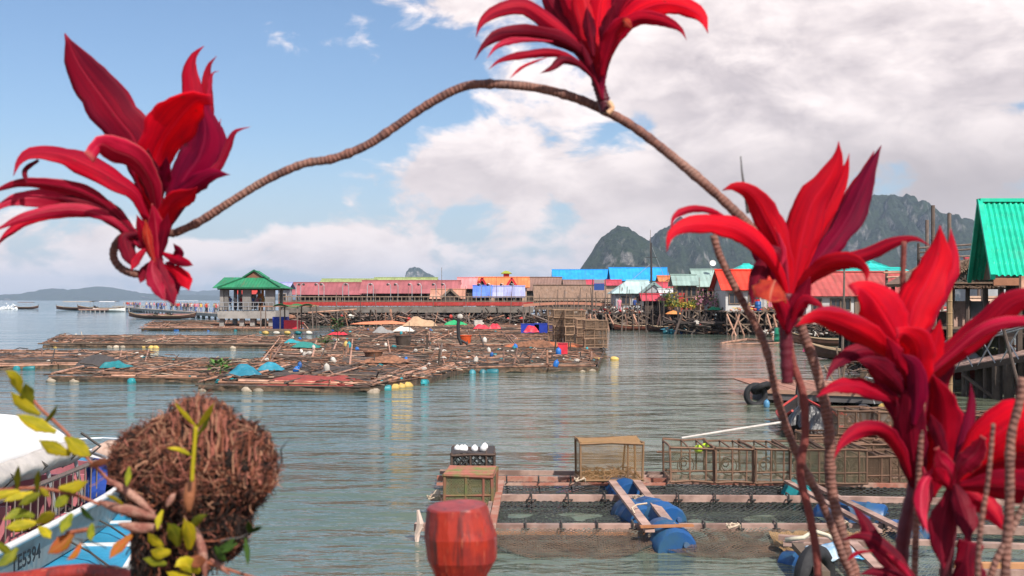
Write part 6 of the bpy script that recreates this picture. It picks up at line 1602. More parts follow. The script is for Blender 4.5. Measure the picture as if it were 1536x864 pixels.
# ---------------------------------------------------------------- boats moored just below, bottom left
def canopied_boat():
    rz = rad(90.8); loc = (-6.1, 12.5, -.15)
    t = thing('canopied_boat', 'moored passenger boat with white canopy, grey-white side and painted registration number', 'boat', loc, rz)
    L, B, H = 9.2, 2.4, .95
    HULL1 = mat('grey_white_hull_paint', (.30, .30, .27), rough=.45, var=.45, scale=1.6, patch=.3, rnd=0)
    k = MB(); sec = hull(k, L, B, H, bow=.10, stern=.1, n=28, fine=2.6); k.build('hull', HULL1, t, world=False, smooth=True, angle=30)
    k = MB()
    for s in (-1, 1): k.tube([(sec(i / 24)[0], s * (sec(i / 24)[1] + .02), sec(i / 24)[2] + H + .02) for i in range(25)], .04, 6)
    k.build('gunwale', WHITEPAINT, t, world=False, smooth=True)
    # foredeck in blue with raised white edge, pink cockpit floor, dark well
    AZ = mat('azure_deck_paint', (.025, .22, .40), rough=.5, var=.4, patch=.25, rnd=0)
    k = MB(); k.grid(lambda u, v: (sec(.74 + .255 * u)[0], (v - .5) * 2 * sec(.74 + .255 * u)[1] * .96, sec(.74 + .255 * u)[2] + H - .02), 10, 4); k.build('foredeck', AZ, t, world=False, solid=.03)
    k = MB(); k.grid(lambda u, v: (sec(.1 + .64 * u)[0], (v - .5) * 2 * sec(.1 + .64 * u)[1] * .9, .35), 10, 4); k.build('floor', mat('dark_boat_floor', (.06, .05, .05), rough=.8), t, world=False, solid=.03)
    PINK = mat('faded_pink_vinyl', (.46, .15, .17), rough=.6, patch=.3)
    for i, x in enumerate((1.3, .3, -.8, -1.9)):
        k = MB(); k.box((x, 0, .78), (.45, 1.7, .1)); k.build('bench', PINK, t, world=False); k = MB(); k.box((x - .25, 0, 1.0), (.07, 1.7, .4)); k.build('bench_back', PINK, t, world=False)
    k = MB(); k.grid(lambda u, v: (1.75 + .55 * math.sin(math.pi * v), (v - .5) * 1.9, .95 + .25 * u), 3, 14); k.build('dashboard', PINK, t, world=False, solid=.04)
    k = MB(); k.tube([(1.7 + .75 * math.sin(math.pi * j / 12), (j / 12 - .5) * 2.05, 1.25) for j in range(13)], .03, 6); k.build('windscreen_rim', WHITEPAINT, t, world=False)
    # canopy
    CW = mat('white_canopy_canvas', (.78, .77, .75), rough=.75, var=.15, scale=2, patch=.08, rnd=0, bump=.15)
    k = MB()
    def cf(u, v):
        e = abs(v - .5) * 2; x = -3.4 + 4.05 * u
        return (x - .06 * math.sin(u * 18) * 0, (v - .5) * 1.8, 1.68 + .34 * (1 - e ** 3.2) - .10 * max(0, (u - .85) / .15) ** 2 - .02 * math.cos(u * 6.28 * 3) * (1 - e))
    k.grid(cf, 40, 24); cp = k.build('canopy', CW, t, world=False, solid=.03, smooth=True)
    RC = mat('crumpled_clear_canvas', (.52, .48, .44), rough=.5, var=.4, scale=3, bump=.8, rnd=0)
    for s in (-1, 1):
        k = MB(); k.grid(lambda u, v, s=s: (-3.35 + 3.95 * u, s * (.91 + .10 * math.sin(v * 3.1) + .025 * noise.fractal(Vector((u * 14, v * 3, 2)), .9, 2, 4)), 1.70 - .27 * v + .02 * noise.noise(Vector((u * 9, v * 2, 7)))), 90, 10); k.build('rolled_flap', RC, cp, world=False, smooth=True, solid=.01)
    k = MB()
    for j in range(6):
        x = -3.0 + j * .8; k.tube([(x, -.82, 1.72), (x + .02, -1.05, 1.55), (x, -.9, 1.42)], .018, 5)
    k.build('flap_strap', ROPED, cp, world=False)
    for x in (-3.2, -1.7, -.2, .6):
        for s in (-1, 1): MB().tube([(x, s * 1.0, .95), (x - .1, s * .9, 1.66)], .022, 6).build('canopy_post', GALV, t, world=False)
    MB().tube([(.6, -.9, 1.6), (2.3, -.75, 1.2)], .022, 6).build('stay', GALV, t, world=False)
    # side rail with balusters
    k = MB(); k.tube([(-4, -1.06, 1.38), (.9, -1.04, 1.38)], .028, 6); k.tube([(.9, -1.04, 1.38), (2.4, -.85, 1.15)], .022, 6)
    for j in range(26): k.tube([(-3.9 + j * .19, -1.06, .96), (-3.9 + j * .19 + .03, -1.06, 1.37)], .010, 4)
    k.build('side_rail', mat('tarnished_rail', (.20, .15, .13), rough=.5, metal=.3), t, world=False)
    # blue cloths and gear inside
    k = MB(); k.grid(lambda u, v: (.75 + .42 * u + .04 * math.sin(v * 7), -1.02 + .06 * math.sin(u * 12), 1.36 - .5 * v - .05 * math.sin(u * 9)), 10, 8); k.build('blue_cloth', mat('royal_blue_cloth', (.015, .05, .26), rough=.9), t, world=False, solid=.02)
    k = MB(); rr = random.Random(3)
    for i in range(150):
        p = Vector((rr.uniform(-4, .8), rr.uniform(-1.0, .3), rr.uniform(.4, .85))); d = Vector((rr.uniform(-1, 1), rr.uniform(-1, 1), rr.uniform(-.4, .6))) * .14
        k.tube([p - d, p + Vector((0, 0, .06)), p + d], .022, 5, rr.choice([0, 0, 1, 2, 2]))
    k.build('ropes_and_gear', [ROPED, mat('navy_bag', (.02, .04, .13)), REDP], t, world=False)
    # bow rail and fender bags
    k = MB(); k.tube([(2.4, -.88, 1.0), (2.9, -.75, 1.2), (3.9, -.28, 1.28), (4.0, .0, 1.28), (3.9, .28, 1.28), (2.9, .75, 1.2), (2.4, .88, 1.0)], .013, 6)
    for p in ((3.0, -.74), (3.6, -.5), (3.0, .74), (3.6, .5)): k.tube([(p[0], p[1], .95), (p[0], p[1] * .95, 1.2 if p[0] < 3.5 else 1.25)], .010, 5)
    k.build('bow_rail', WHITEPAINT, t, world=False)
    k = MB(); k.ball((2.8, -.82, 1.02), (.34, .22, .26), 12, .35, 5); k.build('fender_bag', mat('violet_grey_bag', (.13, .11, .24), rough=.8), t, world=False, smooth=True)
    k = MB(); k.ball((2.95, -.5, 1.16), (.25, .3, .2), 12, .3, 9); k.build('cream_bundle', mat('cream_bundle', (.6, .42, .33), rough=.85), t, world=False, smooth=True)
    # registration number painted on the side
    cu = bpy.data.curves.new('registration_number', 'FONT'); cu.body = 'TE5394'; cu.size = .21; cu.extrude = .002; cu.space_character = 1.05
    cu.materials.append(mat('black_lettering', (.012, .012, .014), rough=.5, var=.2, rnd=0, bump=0)); cu.offset = .004
    o = bpy.data.objects.new('registration_number', cu); C.objects.link(o); bpy.context.view_layer.update()
    me = bpy.data.meshes.new_from_object(o.evaluated_get(bpy.context.evaluated_depsgraph_get())); bpy.data.objects.remove(o); bpy.data.curves.remove(cu)
    o = bpy.data.objects.new('registration_number', me); C.objects.link(o); o.parent = t
    # local: boat +x forward = text right; outward is -y
    o.location = (-1.85, -1.225, .70); o.rotation_euler = (rad(90), 0, 0)
canopied_boat()
def blue_boat():
    t = thing('decked_boat', 'narrow boat with sky-blue deck, white edging and brown rub rail moored outside the canopied boat', 'boat', (-4.98, 12.9, -.12), rad(101.5))
    L, B, H = 9.0, 1.25, .46
    k = MB(); sec = hull(k, L, B, H, bow=.55, stern=.05, n=28, fine=2.2); k.build('hull', mat('pale_blue_hull', (.25, .33, .42), rough=.5, patch=.3, rnd=0), t, world=False, smooth=True, angle=30)
    AZ = mat('sky_blue_deck', (.03, .27, .46), rough=.5, var=.45, patch=.25, rnd=0, scale=2)
    k = MB(); k.grid(lambda u, v: (sec(u)[0], (v - .5) * 2 * sec(u)[1] * .93, sec(u)[2] + H - .03 + .03 * math.sin(math.pi * v)), 28, 6); dk = k.build('deck', AZ, t, world=False, solid=.02)
    k = MB()
    for s in (-1, 1): k.tube([(sec(i / 28)[0], s * (sec(i / 28)[1] + .0), sec(i / 28)[2] + H + .015) for i in range(29)], .045, 6)
    for u in (.2, .34, .48, .62, .76, .88): k.bar((sec(u)[0], -sec(u)[1] * .93, sec(u)[2] + H + .015), (sec(u)[0] + .1, sec(u)[1] * .93, sec(u)[2] + H + .015), .06, .04)
    k.build('white_edging', WHITEPAINT, t, world=False)
    for s in (-1, 1):
        k = MB(); k.tube([(sec(i / 28)[0], s * (sec(i / 28)[1] + .035), sec(i / 28)[2] + H - .08) for i in range(29)], .04, 6); k.build('rub_rail', mat('brown_rub_rail', (.20, .09, .06), patch=.3), t, world=False)
        k = MB(); k.tube([(sec(i / 28)[0], s * (sec(i / 28)[1] + .02), sec(i / 28)[2] + H - .19) for i in range(29)], .022, 6); k.build('violet_stripe', mat('violet_stripe', (.16, .09, .36)), t, world=False)
    k = MB()
    for i in range(4): x = -1.5 + i * 1.4; k.tube([(x, -.5, H + .05), (x + .5, -.2, H + .12), (x + .9, .5, H + .42)], .012, 5)
    k.build('mooring_line', ROPED, t, world=False)
blue_boat()

# ---------------------------------------------------------------- red balustrade at the camera's feet
REDW = bpy.data.materials.new('red_stained_wood'); REDW.use_nodes = True
def _redwood():
    t = REDW.node_tree; g = NG(t); b = t.nodes['Principled BSDF']; tc = g.n('ShaderNodeTexCoord')
    v = g.vm('MULTIPLY', tc.outputs['Object'], (1, 1, .09))
    n1 = g.noise(v, 60, 8, .6, .4); n2 = g.noise(tc.outputs['Object'], 14, 6, .65); n3 = g.noise(g.vm('MULTIPLY', tc.outputs['Object'], (1, 1, .05)), 160, 4, .6)
    c = g.mix(g.ss(n2, .38, .62), (.36, .026, .010), (.20, .012, .008))
    c = g.mix(g.ss(n1, .54, .66, 0, .75), c, (.075, .012, .010))
    c = g.mix(g.m('MULTIPLY', g.ss(n3, .6, .7), .5), c, (.62, .17, .09))
    g.put(b.inputs['Base Color'], c); g.put(b.inputs['Roughness'], g.lin(n2, .3, .7, .34, .6)); b.inputs['Coat Weight'].default_value = .15
    bp = g.n('ShaderNodeBump'); bp.inputs['Strength'].default_value = .5; bp.inputs['Distance'].default_value = .002; g.put(bp.inputs['Height'], g.m('ADD', n1, n3)); t.links.new(bp.outputs[0], b.inputs['Normal'])
_redwood()
def red_post():
    Y = 2.0; t = thing('balustrade_post', 'carved eight-sided red wooden post head with dark cracks', 'post', P(690, 864, Y))
    s = Y / F; k = MB(); n = 8; levels = [(758, 43, -4), (762, 46, -4), (792, 51, -2), (803, 53, 0), (838, 51, 2), (862, 40, 2), (872, 37, 2), (874, 52, 0), (900, 52, 0)]
    vs = []; fs = []; rr = random.Random(2)
    N = 16
    for (py, r, dx) in levels:
        c = P(690 + dx, py, Y)
        for j in range(N):
            a = 2 * math.pi * (j + .3) / N; oct_ = 1 / max(math.cos((a % (math.pi / 4)) - math.pi / 8), .1) * .955
            q = r * s * oct_ * (1 + rr.uniform(-.012, .012))
            if abs(py - 803) < 40 and math.cos(a - .2) > .85: q *= 1.05
            vs.append((c.x + q * math.cos(a), c.y + q * math.sin(a), c.z + (.002 * math.sin(a * 3) if py > 760 else .003 * math.sin(a + 1))))
    for i in range(len(levels) - 1):
        for j in range(N):
            j2 = (j + 1) % N; fs.append((i * N + j, (i + 1) * N + j, (i + 1) * N + j2, i * N + j2))
    fs.append(tuple(range(N))); fs.append(tuple((len(levels) - 1) * N + j for j in range(N - 1, -1, -1)))
    k.add(vs, fs); k.build('post_head', REDW, t)
    c = P(690, 900, Y); k = MB(); k.lathe([(.055, -1.05), (.055, 0)], 10, c=c); k.build('shaft', REDW, t)
red_post()
k = MB(); pts = [(-160, 884), (-40, 876), (40, 869), (90, 861), (130, 858), (170, 861), (205, 872), (300, 884), (430, 877), (520, 886), (640, 884), (900, 888), (1300, 890), (1900, 895)]
k.tube([P(a, b, 2.0 if a < 640 else 2.02) for a, b in pts], [13 * 2 / F] * 14, 12)
o = k.build('balustrade_rail', REDW, origin=P(690, 885, 2.0), smooth=True); tag(o, 'bent red wooden handrail running along the bottom of the view', 'rail')
# viewing deck the camera stands on, planter troughs beyond the rail
def decking():
    m = mat('deck_board_wood', (.20, .12, .08), rough=.8, var=.5, scale=3)
    t = thing('viewing_deck', 'plank viewing deck under the planted balustrade', 'deck', (0, .6, 1.55))
    k = MB()
    for i in range(20): k.box((0, -1.2 + i * .175, 1.55), (7, .165, .04))
    k.build('decking', m, t)
    for x in (-3.2, 0, 3.2):
        for y in (-1, 2.1): MB().box((x, y, .25), (.18, .18, 2.5)).build('post', WOODD, t)
    for i, (x0, x1, y) in enumerate([(-1.4, .1, 2.15), (.15, 2.1, 2.15)]):
        p = thing('planter_trough', ['wooden planter trough under the bark stump and orchid', 'wooden planter trough under the red leaved plants'][i], 'planter', ((x0 + x1) / 2, y, 1.58))
        MB().box(((x0 + x1) / 2, y, 1.78), (x1 - x0, .5 if i else .45, .38)).build('trough', m, p)
        k = MB(); k.grid(lambda u, v: (x0 + .04 + (x1 - x0 - .08) * u, y - .19 + .38 * v, 1.985 + .015 * noise.noise(Vector((u * 9, v * 4, i)))), 20, 6); k.build('soil', mat('dark_soil', (.04, .028, .02), rough=1, bump=1), p)
decking()

# ---------------------------------------------------------------- leaves
def leafmat(name, col, col2, rib, trans=.5, rough=.5, vein=.5, edge=None):
    m = bpy.data.materials.new(name); m.use_nodes = True; t = m.node_tree; g = NG(t)
    b = t.nodes['Principled BSDF']; out = t.nodes['Material Output']
    tc = g.n('ShaderNodeTexCoord'); oi = g.n('ShaderNodeObjectInfo'); uv = tc.outputs['UV']; u, v = g.sep(uv)[:2]
    off = g.m('MULTIPLY', oi.outputs['Random'], 17.0)
    vv = g.xyz(g.m('ADD', g.m('MULTIPLY', u, 2.2), off), g.m('MULTIPLY', v, 1.6), off)
    n1 = g.noise(vv, 1.3, 4, .55); vein_n = g.noise(g.xyz(g.m('ADD', g.m('MULTIPLY', u, 34), off), g.m('MULTIPLY', v, 1.2), 0), 1.0, 2, .5)
    c = g.mix(g.ss(n1, .36, .66), col, col2)
    c = g.mix(g.m('MULTIPLY', g.ss(vein_n, .5, .72), vein), c, tuple(q * .5 for q in col2))
    mid = g.m('SUBTRACT', 1.0, g.ss(g.m('ABSOLUTE', g.m('SUBTRACT', u, .5)), .012, .045))
    c = g.mix(g.m('MULTIPLY', mid, .6), c, rib)
    if edge:
        e = g.ss(g.m('ABSOLUTE', g.m('SUBTRACT', u, .5)), .45, .5, 0, .6); tip = g.ss(v, .94, 1.0, 0, .8)
        c = g.mix(g.m('MAXIMUM', e, tip), c, edge)
        sp = g.m('MULTIPLY', g.ss(g.noise(g.xyz(g.m('ADD', g.m('MULTIPLY', u, 5), off), g.m('MULTIPLY', v, 14), off), 1.0, 5, .7), .64, .70), .55)
        c = g.mix(sp, c, (.16, .045, .03))
    c = g.vm('SCALE', c, sc=g.lin(oi.outputs['Random'], 0, 1, .78, 1.18))
    g.put(b.inputs['Base Color'], c); g.put(b.inputs['Roughness'], g.lin(n1, .3, .7, rough, rough + .2)); b.inputs['Specular IOR Level'].default_value = .22
    tr = g.n('ShaderNodeBsdfTranslucent'); g.put(tr.inputs[0], g.vm('SCALE', c, sc=1.25)); mx = g.n('ShaderNodeMixShader'); mx.inputs[0].default_value = trans
    bp = g.n('ShaderNodeBump'); bp.inputs['Strength'].default_value = .35; bp.inputs['Distance'].default_value = .002
    g.put(bp.inputs['Height'], g.m('ADD', vein_n, g.m('MULTIPLY', mid, -1.2))); t.links.new(bp.outputs[0], b.inputs['Normal'])
    t.links.new(b.outputs[0], mx.inputs[1]); t.links.new(tr.outputs[0], mx.inputs[2]); t.links.new(mx.outputs[0], out.inputs[0])
    return m
LF = {
    'b': leafmat('bright_crimson_leaf', (.80, .003, .022), (.60, .001, .026), (.82, .012, .05), edge=(.50, .015, .05)),
    'r': leafmat('crimson_leaf', (.60, .002, .030), (.36, .001, .028), (.66, .012, .05), edge=(.42, .015, .06)),
    'd': leafmat('maroon_leaf', (.30, .002, .024), (.15, .001, .020), (.42, .01, .04), edge=(.34, .01, .04)),
    'p': leafmat('purple_red_leaf', (.40, .003, .050), (.20, .002, .038), (.42, .02, .08), rough=.35),
    'k': leafmat('pink_leaf', (.64, .018, .075), (.42, .004, .035), (.70, .10, .15), rough=.36, edge=(.70, .22, .20)),
    'o': leafmat('sun_scorched_leaf', (.74, .10, .05), (.50, .02, .03), (.80, .40, .25), edge=(.78, .38, .16)),
}
def spline(pts, n):
    pts = [Vector(p) for p in pts]
    if len(pts) == 2: return [pts[0].lerp(pts[1], i / (n - 1)) for i in range(n)]
    q = [pts[0] * 2 - pts[1]] + pts + [pts[-1] * 2 - pts[-2]]
    seg = [(pts[i + 1] - pts[i]).length for i in range(len(pts) - 1)]; T = sum(seg); out = []
    for i in range(n):
        s = T * i / (n - 1); j = 0
        while j < len(seg) - 1 and s > seg[j]: s -= seg[j]; j += 1
        u = min(1, s / max(seg[j], 1e-9)); a, b, c, d = q[j:j + 4]
        out.append(.5 * ((2 * b) + (c - a) * u + (2 * a - 5 * b + 4 * c - d) * u * u + (3 * b - a - 3 * c + d) * u ** 3))
    return out
_lseed = [0]
def leaf(par, pts, w, Yb, Yt, m='r', fold=.42, roll=0.0, rollt=None, peak=.58, base=.22, bow=0.0, wave=.13, name='leaf', tipw=.02, cup=0.0, mm=None):
    """strap leaf along a line of photo pixels given from tip to base, at real depth Yb (base) to Yt (tip); width w px at the widest"""
    _lseed[0] += 1; sd = _lseed[0]; rr = random.Random(sd)
    pts = list(reversed(pts)); m2 = len(pts)
    Lp = [0]
    for a, b in zip(pts, pts[1:]): Lp.append(Lp[-1] + math.hypot(b[0] - a[0], b[1] - a[1]))
    P3 = [P(a[0], a[1], Yb + (Yt - Yb) * (Lp[i] / Lp[-1]) + bow * math.sin(math.pi * Lp[i] / Lp[-1])) for i, a in enumerate(pts)]
    n = 30; nw = 8; sp = spline(P3, n); k = MB(); vs = []; uv = []; fs = []
    if rollt is None: rollt = roll
    prev = None
    for i, p in enumerate(sp):
        t = (sp[min(i + 1, n - 1)] - sp[max(i - 1, 0)]).normalized()
        view = (p - Vector(cam.location)).normalized()
        sd_ = t.cross(view)
        if sd_.length < .15 and prev is not None: sd_ = prev
        sd_.normalize()
        if prev is not None and sd_.dot(prev) < 0: sd_ = -sd_
        prev = sd_.copy()
        nn = sd_.cross(t).normalized()
        u = i / (n - 1); a = roll + (rollt - roll) * u
        s2 = sd_ * math.cos(a) + nn * math.sin(a); n2 = nn * math.cos(a) - sd_ * math.sin(a)
        if u < peak: q = base + (1 - base) * math.sin(math.pi / 2 * (u / peak) ** 1.25)
        else: q = max(tipw, math.cos(math.pi / 2 * ((u - peak) / (1 - peak)) ** 1.12) ** 1.12)
        hw = w / 2 / F * p.y * q * .79 * (1 + .06 * math.sin(u * 13 + sd * 2.1) + .04 * math.sin(u * 29 + sd)); hl = hw * (1 + .14 * noise.noise(Vector((u * 16, sd, 0)))); hr = hw * (1 + .14 * noise.noise(Vector((u * 16, sd, 5))))
        for j in range(nw + 1):
            x = j / nw * 2 - 1
            z = fold * abs(x) * (1.25 - .8 * u) - cup * x * x
            und = wave * (abs(x) ** 2) * math.sin(u * rr_ph(sd, 0) + x * 1.3 + sd) 
            vs.append(p + s2 * x * (hl if x < 0 else hr) + n2 * (z + und) * hw); uv.append((j / nw, u))
    for i in range(n - 1):
        for j in range(nw): o = i * (nw + 1) + j; fs.append((o, o + 1, o + nw + 2, o + nw + 1))
    k.add(vs, fs, 0, uv)
    o = k.build(name, mm or LF[m], par, smooth=True); md = o.modifiers.new('t', 'SOLIDIFY'); md.thickness = .0006; md.offset = 0
    return o
def rr_ph(sd, i): return 9 + (sd * 37 % 11)
STEM = bpy.data.materials.new('ringed_cane_bark'); STEM.use_nodes = True
def _stem():
    t = STEM.node_tree; g = NG(t); b = t.nodes['Principled BSDF']; tc = g.n('ShaderNodeTexCoord'); u, v = g.sep(tc.outputs['UV'])[:2]; oi = g.n('ShaderNodeObjectInfo')
    vv = g.m('ADD', v, g.m('MULTIPLY', g.noise(tc.outputs['Object'], 22, 4, .6), .022)); ring = g.m('SINE', g.m('MULTIPLY', vv, 2 * math.pi / .0085))
    n = g.noise(tc.outputs['Object'], 55, 6, .7); n2 = g.noise(tc.outputs['Object'], 9, 4, .6)
    c = g.mix(g.ss(n, .38, .66), (.21, .085, .06), (.085, .035, .03)); c = g.mix(g.m('MULTIPLY', g.ss(ring, .2, .95, 0, .38), g.ss(n2, .3, .6)), c, (.33, .17, .125)); c = g.mix(g.ss(n2, .5, .68, 0, .45), c, (.32, .19, .145))
    g.put(b.inputs['Base Color'], c); b.inputs['Roughness'].default_value = .8
    bp = g.n('ShaderNodeBump'); bp.inputs['Strength'].default_value = .6; bp.inputs['Distance'].default_value = .0012; g.put(bp.inputs['Height'], g.m('ADD', ring, n)); t.links.new(bp.outputs[0], b.inputs['Normal'])
_stem()
DSTEM = mat('dark_maroon_shoot', (.10, .008, .018), rough=.5, var=.4, scale=20, bump=.2)
def stem(par, pts, r, Y, m=None, name='stem', taper=1.0, Ye=None):
    P3 = [P(a, b, Y + ((Ye if Ye else Y) - Y) * i / (len(pts) - 1)) for i, (a, b) in enumerate(pts)]; n = max(12, len(pts) * 9); sp = spline(P3, n); rr = random.Random(int(pts[0][0]))
    k = MB(); k.tube(sp, [r * p.y / F * (1 + (taper - 1) * i / (n - 1)) * (1 + .05 * math.sin(i * 2.3) + rr.uniform(-.05, .05) + (.16 if rr.random() < .06 else 0)) for i, p in enumerate(sp)], 12)
    return k.build(name, m or STEM, par, smooth=True)

# ---- plant one: the long arching cane with the two sky heads
A = thing('red_ti_plant', 'red leaved plant whose bare cane arches across the sky to the far rosette', 'plant', P(1265, 1100, 2.0))
stem(A, [(1275, 1180), (1285, 900), (1268, 820), (1247, 730), (1243, 640), (1226, 560), (1205, 500), (1190, 455), (1165, 400), (1140, 360), (1110, 325), (1060, 278), (1000, 228), (950, 190), (905, 165), (860, 146), (800, 131), (730, 126), (690, 132), (640, 158), (590, 192), (550, 218), (500, 238), (455, 246), (400, 270), (350, 300), (300, 332), (262, 350)], 8.6, 2.02, taper=.72, Ye=2.08)
stem(A, [(262, 350), (225, 347), (190, 352), (173, 368), (171, 388), (184, 404), (205, 411), (222, 408), (236, 392)], 6.3, 2.10, taper=.9)
stem(A, [(236, 392), (232, 360), (236, 330)], 9, 2.08, DSTEM, 'shoot')
stem(A, [(909, 168), (905, 150), (898, 125), (893, 95)], 8.5, 2.02, DSTEM, 'shoot', taper=1.3)
stem(A, [(912, 170), (918, 162), (913, 152)], 4, 2.0, mat('pale_bud', (.6, .35, .2)), 'bud')
# left head
leaf(A, [(97, 50), (118, 95), (150, 140), (180, 180), (205, 215), (228, 300), (238, 372)], 88, 2.08, 2.02, 'd', fold=.12, peak=.66, base=.10, roll=.15)
leaf(A, [(318, 150), (292, 152), (262, 185), (238, 225), (232, 270), (238, 330)], 92, 2.05, 1.92, 'b', fold=.25, peak=.62, roll=-.35, tipw=.25)
leaf(A, [(306, 69), (290, 84), (284, 108), (288, 150), (286, 200), (268, 280), (250, 350)], 42, 2.10, 2.12, 'r', peak=.68, roll=.3)
leaf(A, [(325, 84), (313, 100), (310, 130), (311, 170), (300, 220), (272, 300)], 26, 2.12, 2.14, 'r', peak=.6)
leaf(A, [(329, 106), (318, 112), (314, 140), (308, 190)], 8, 2.13, 2.13, 'k')
leaf(A, [(296, 150), (308, 190), (300, 232), (272, 275), (248, 340)], 86, 2.10, 2.06, 'p', peak=.60, roll=.3, tipw=.4)
leaf(A, [(331, 178), (326, 205), (322, 235), (300, 268), (268, 305), (248, 350)], 24, 2.08, 2.10, 'r')
leaf(A, [(376, 190), (352, 198), (340, 222), (326, 250), (300, 272), (268, 300)], 20, 2.06, 2.00, 'k', peak=.45, roll=.5)
leaf(A, [(345, 262), (318, 262), (290, 278), (262, 300), (248, 345)], 34, 2.04, 1.98, 'p', peak=.6)
leaf(A, [(20, 264), (30, 240), (52, 228), (95, 232), (140, 250), (175, 270), (208, 295), (228, 350)], 46, 2.04, 1.90, 'r', peak=.5, roll=-.45)
leaf(A, [(40, 275), (38, 255), (58, 240)], 10, 1.95, 1.92, 'd', base=.6)
leaf(A, [(134, 236), (150, 216), (172, 226), (205, 242), (228, 280), (235, 330)], 52, 2.02, 1.86, 'k', peak=.68, tipw=.5, roll=.4, fold=.4)
leaf(A, [(-20, 292), (25, 276), (70, 277), (120, 288), (160, 310), (192, 340), (222, 372)], 30, 2.04, 1.92, 'k', peak=.55, roll=.5)
leaf(A, [(-15, 318), (20, 300), (62, 296), (110, 300), (150, 315), (185, 340), (218, 375)], 40, 2.06, 1.94, 'k', peak=.6, roll=-.3, tipw=.3)
leaf(A, [(85, 296), (110, 300), (150, 312), (180, 332), (212, 372)], 40, 2.03, 1.98, 'd', peak=.5)
leaf(A, [(-15, 350), (30, 328), (80, 316), (130, 316), (175, 335), (210, 372)], 24, 2.03, 1.90, 'k', peak=.55)
leaf(A, [(-10, 375), (12, 350), (45, 330), (95, 322), (150, 325)], 17, 2.02, 1.92, 'r')
leaf(A, [(222, 222), (222, 250), (230, 285), (238, 320)], 42, 2.02, 1.98, 'd', peak=.55, roll=.1)
leaf(A, [(250, 235), (246, 265), (240, 300)], 26, 2.03, 1.98, 'p', peak=.5)
leaf(A, [(296, 280), (285, 292), (262, 306), (246, 335), (240, 385)], 42, 2.04, 1.94, 'b', peak=.66, roll=-.3)
leaf(A, [(228, 305), (232, 325), (236, 360), (238, 390)], 30, 2.0, 1.96, 'k', peak=.5)
leaf(A, [(205, 322), (214, 345), (225, 375), (235, 398)], 24, 2.0, 1.96, 'r'); leaf(A, [(252, 320), (246, 350), (240, 390)], 22, 2.0, 1.97, 'd')
leaf(A, [(218, 330), (222, 360), (232, 395)], 16, 1.99, 1.95, 'o'); leaf(A, [(200, 400), (192, 378), (188, 356), (210, 350)], 30, 2.02, 1.97, 'd')
leaf(A, [(196, 406), (208, 385), (222, 370)], 16, 1.98, 1.96, 'r'); leaf(A, [(260, 365), (268, 378), (262, 392), (248, 395)], 18, 2.02, 1.96, 'p')
leaf(A, [(290, 398), (272, 392), (255, 385), (240, 378)], 20, 2.0, 1.95, 'r'); leaf(A, [(284, 436), (276, 418), (262, 405), (246, 398)], 28, 2.0, 1.95, 'b', peak=.6)
leaf(A, [(262, 458), (250, 430), (242, 408), (238, 385)], 38, 2.0, 1.96, 'd', peak=.6); leaf(A, [(248, 452), (234, 425), (228, 402), (232, 385)], 30, 1.99, 1.96, 'k', peak=.5)
leaf(A, [(268, 442), (256, 418), (244, 400)], 24, 2.02, 1.98, 'p'); leaf(A, [(210, 425), (218, 405), (228, 392)], 20, 2.01, 2.0, 'd')
# top head
leaf(A, [(714, 56), (722, 34), (745, 16), (785, 9), (820, 30), (860, 62), (890, 105)], 34, 2.02, 1.92, 'r', peak=.55, roll=-.3)
leaf(A, [(712, 90), (726, 68), (752, 52), (800, 50), (845, 62), (880, 88), (896, 122)], 32, 2.02, 1.90, 'd', peak=.5, roll=.2)
leaf(A, [(730, 88), (748, 68), (780, 60), (830, 62)], 12, 1.97, 1.90, 'k'); leaf(A, [(733, 104), (752, 90), (790, 82), (835, 80), (872, 98), (897, 128)], 17, 2.02, 1.92, 'r')
leaf(A, [(764, 118), (785, 100), (820, 86)], 6, 1.96, 1.92, 'r'); leaf(A, [(810, 110), (828, 102), (845, 90), (870, 98), (892, 120)], 16, 2.0, 1.94, 'd'); 
leaf(A, [(812, -30), (824, 0), (845, 35), (872, 75), (894, 118)], 48, 2.05, 2.1, 'd', peak=.55, roll=.2); leaf(A, [(838, -60), (850, -20), (868, 20), (884, 65), (896, 115)], 52, 2.04, 2.08, 'r', peak=.55)
leaf(A, [(866, -80), (872, -30), (882, 20), (890, 70), (898, 120)], 50, 2.0, 2.02, 'b', peak=.5, roll=-.2); leaf(A, [(915, -70), (905, -20), (898, 25), (896, 70), (899, 120)], 44, 2.02, 2.0, 'b', peak=.55)
leaf(A, [(948, -60), (930, -15), (914, 20), (905, 60), (901, 115)], 40, 2.04, 2.0, 'd', peak=.5); leaf(A, [(985, -50), (955, -12), (930, 18), (912, 55), (902, 112)], 40, 2.05, 2.0, 'r', peak=.55)
leaf(A, [(1062, 50), (1052, 24), (1025, 8), (990, 4), (952, 20), (922, 55), (905, 108)], 46, 2.04, 1.96, 'b', peak=.58, roll=.25); leaf(A, [(1030, 60), (1018, 42), (985, 28), (950, 30), (922, 62), (905, 110)], 28, 2.02, 1.94, 'r', peak=.5)
leaf(A, [(1020, -40), (990, -15), (958, 5), (930, 32), (908, 80)], 34, 2.06, 2.0, 'b'); leaf(A, [(950, 40), (940, 32), (924, 45), (912, 75), (903, 115)], 36, 1.99, 1.93, 'r', peak=.55, roll=-.4)
leaf(A, [(948, 42), (934, 32), (926, 50)], 16, 1.96, 1.92, 'o'); leaf(A, [(880, 10), (884, 40), (890, 85)], 24, 1.99, 1.98, 'd'); leaf(A, [(922, 5), (912, 40), (903, 80)], 30, 1.98, 1.96, 'd', peak=.5)
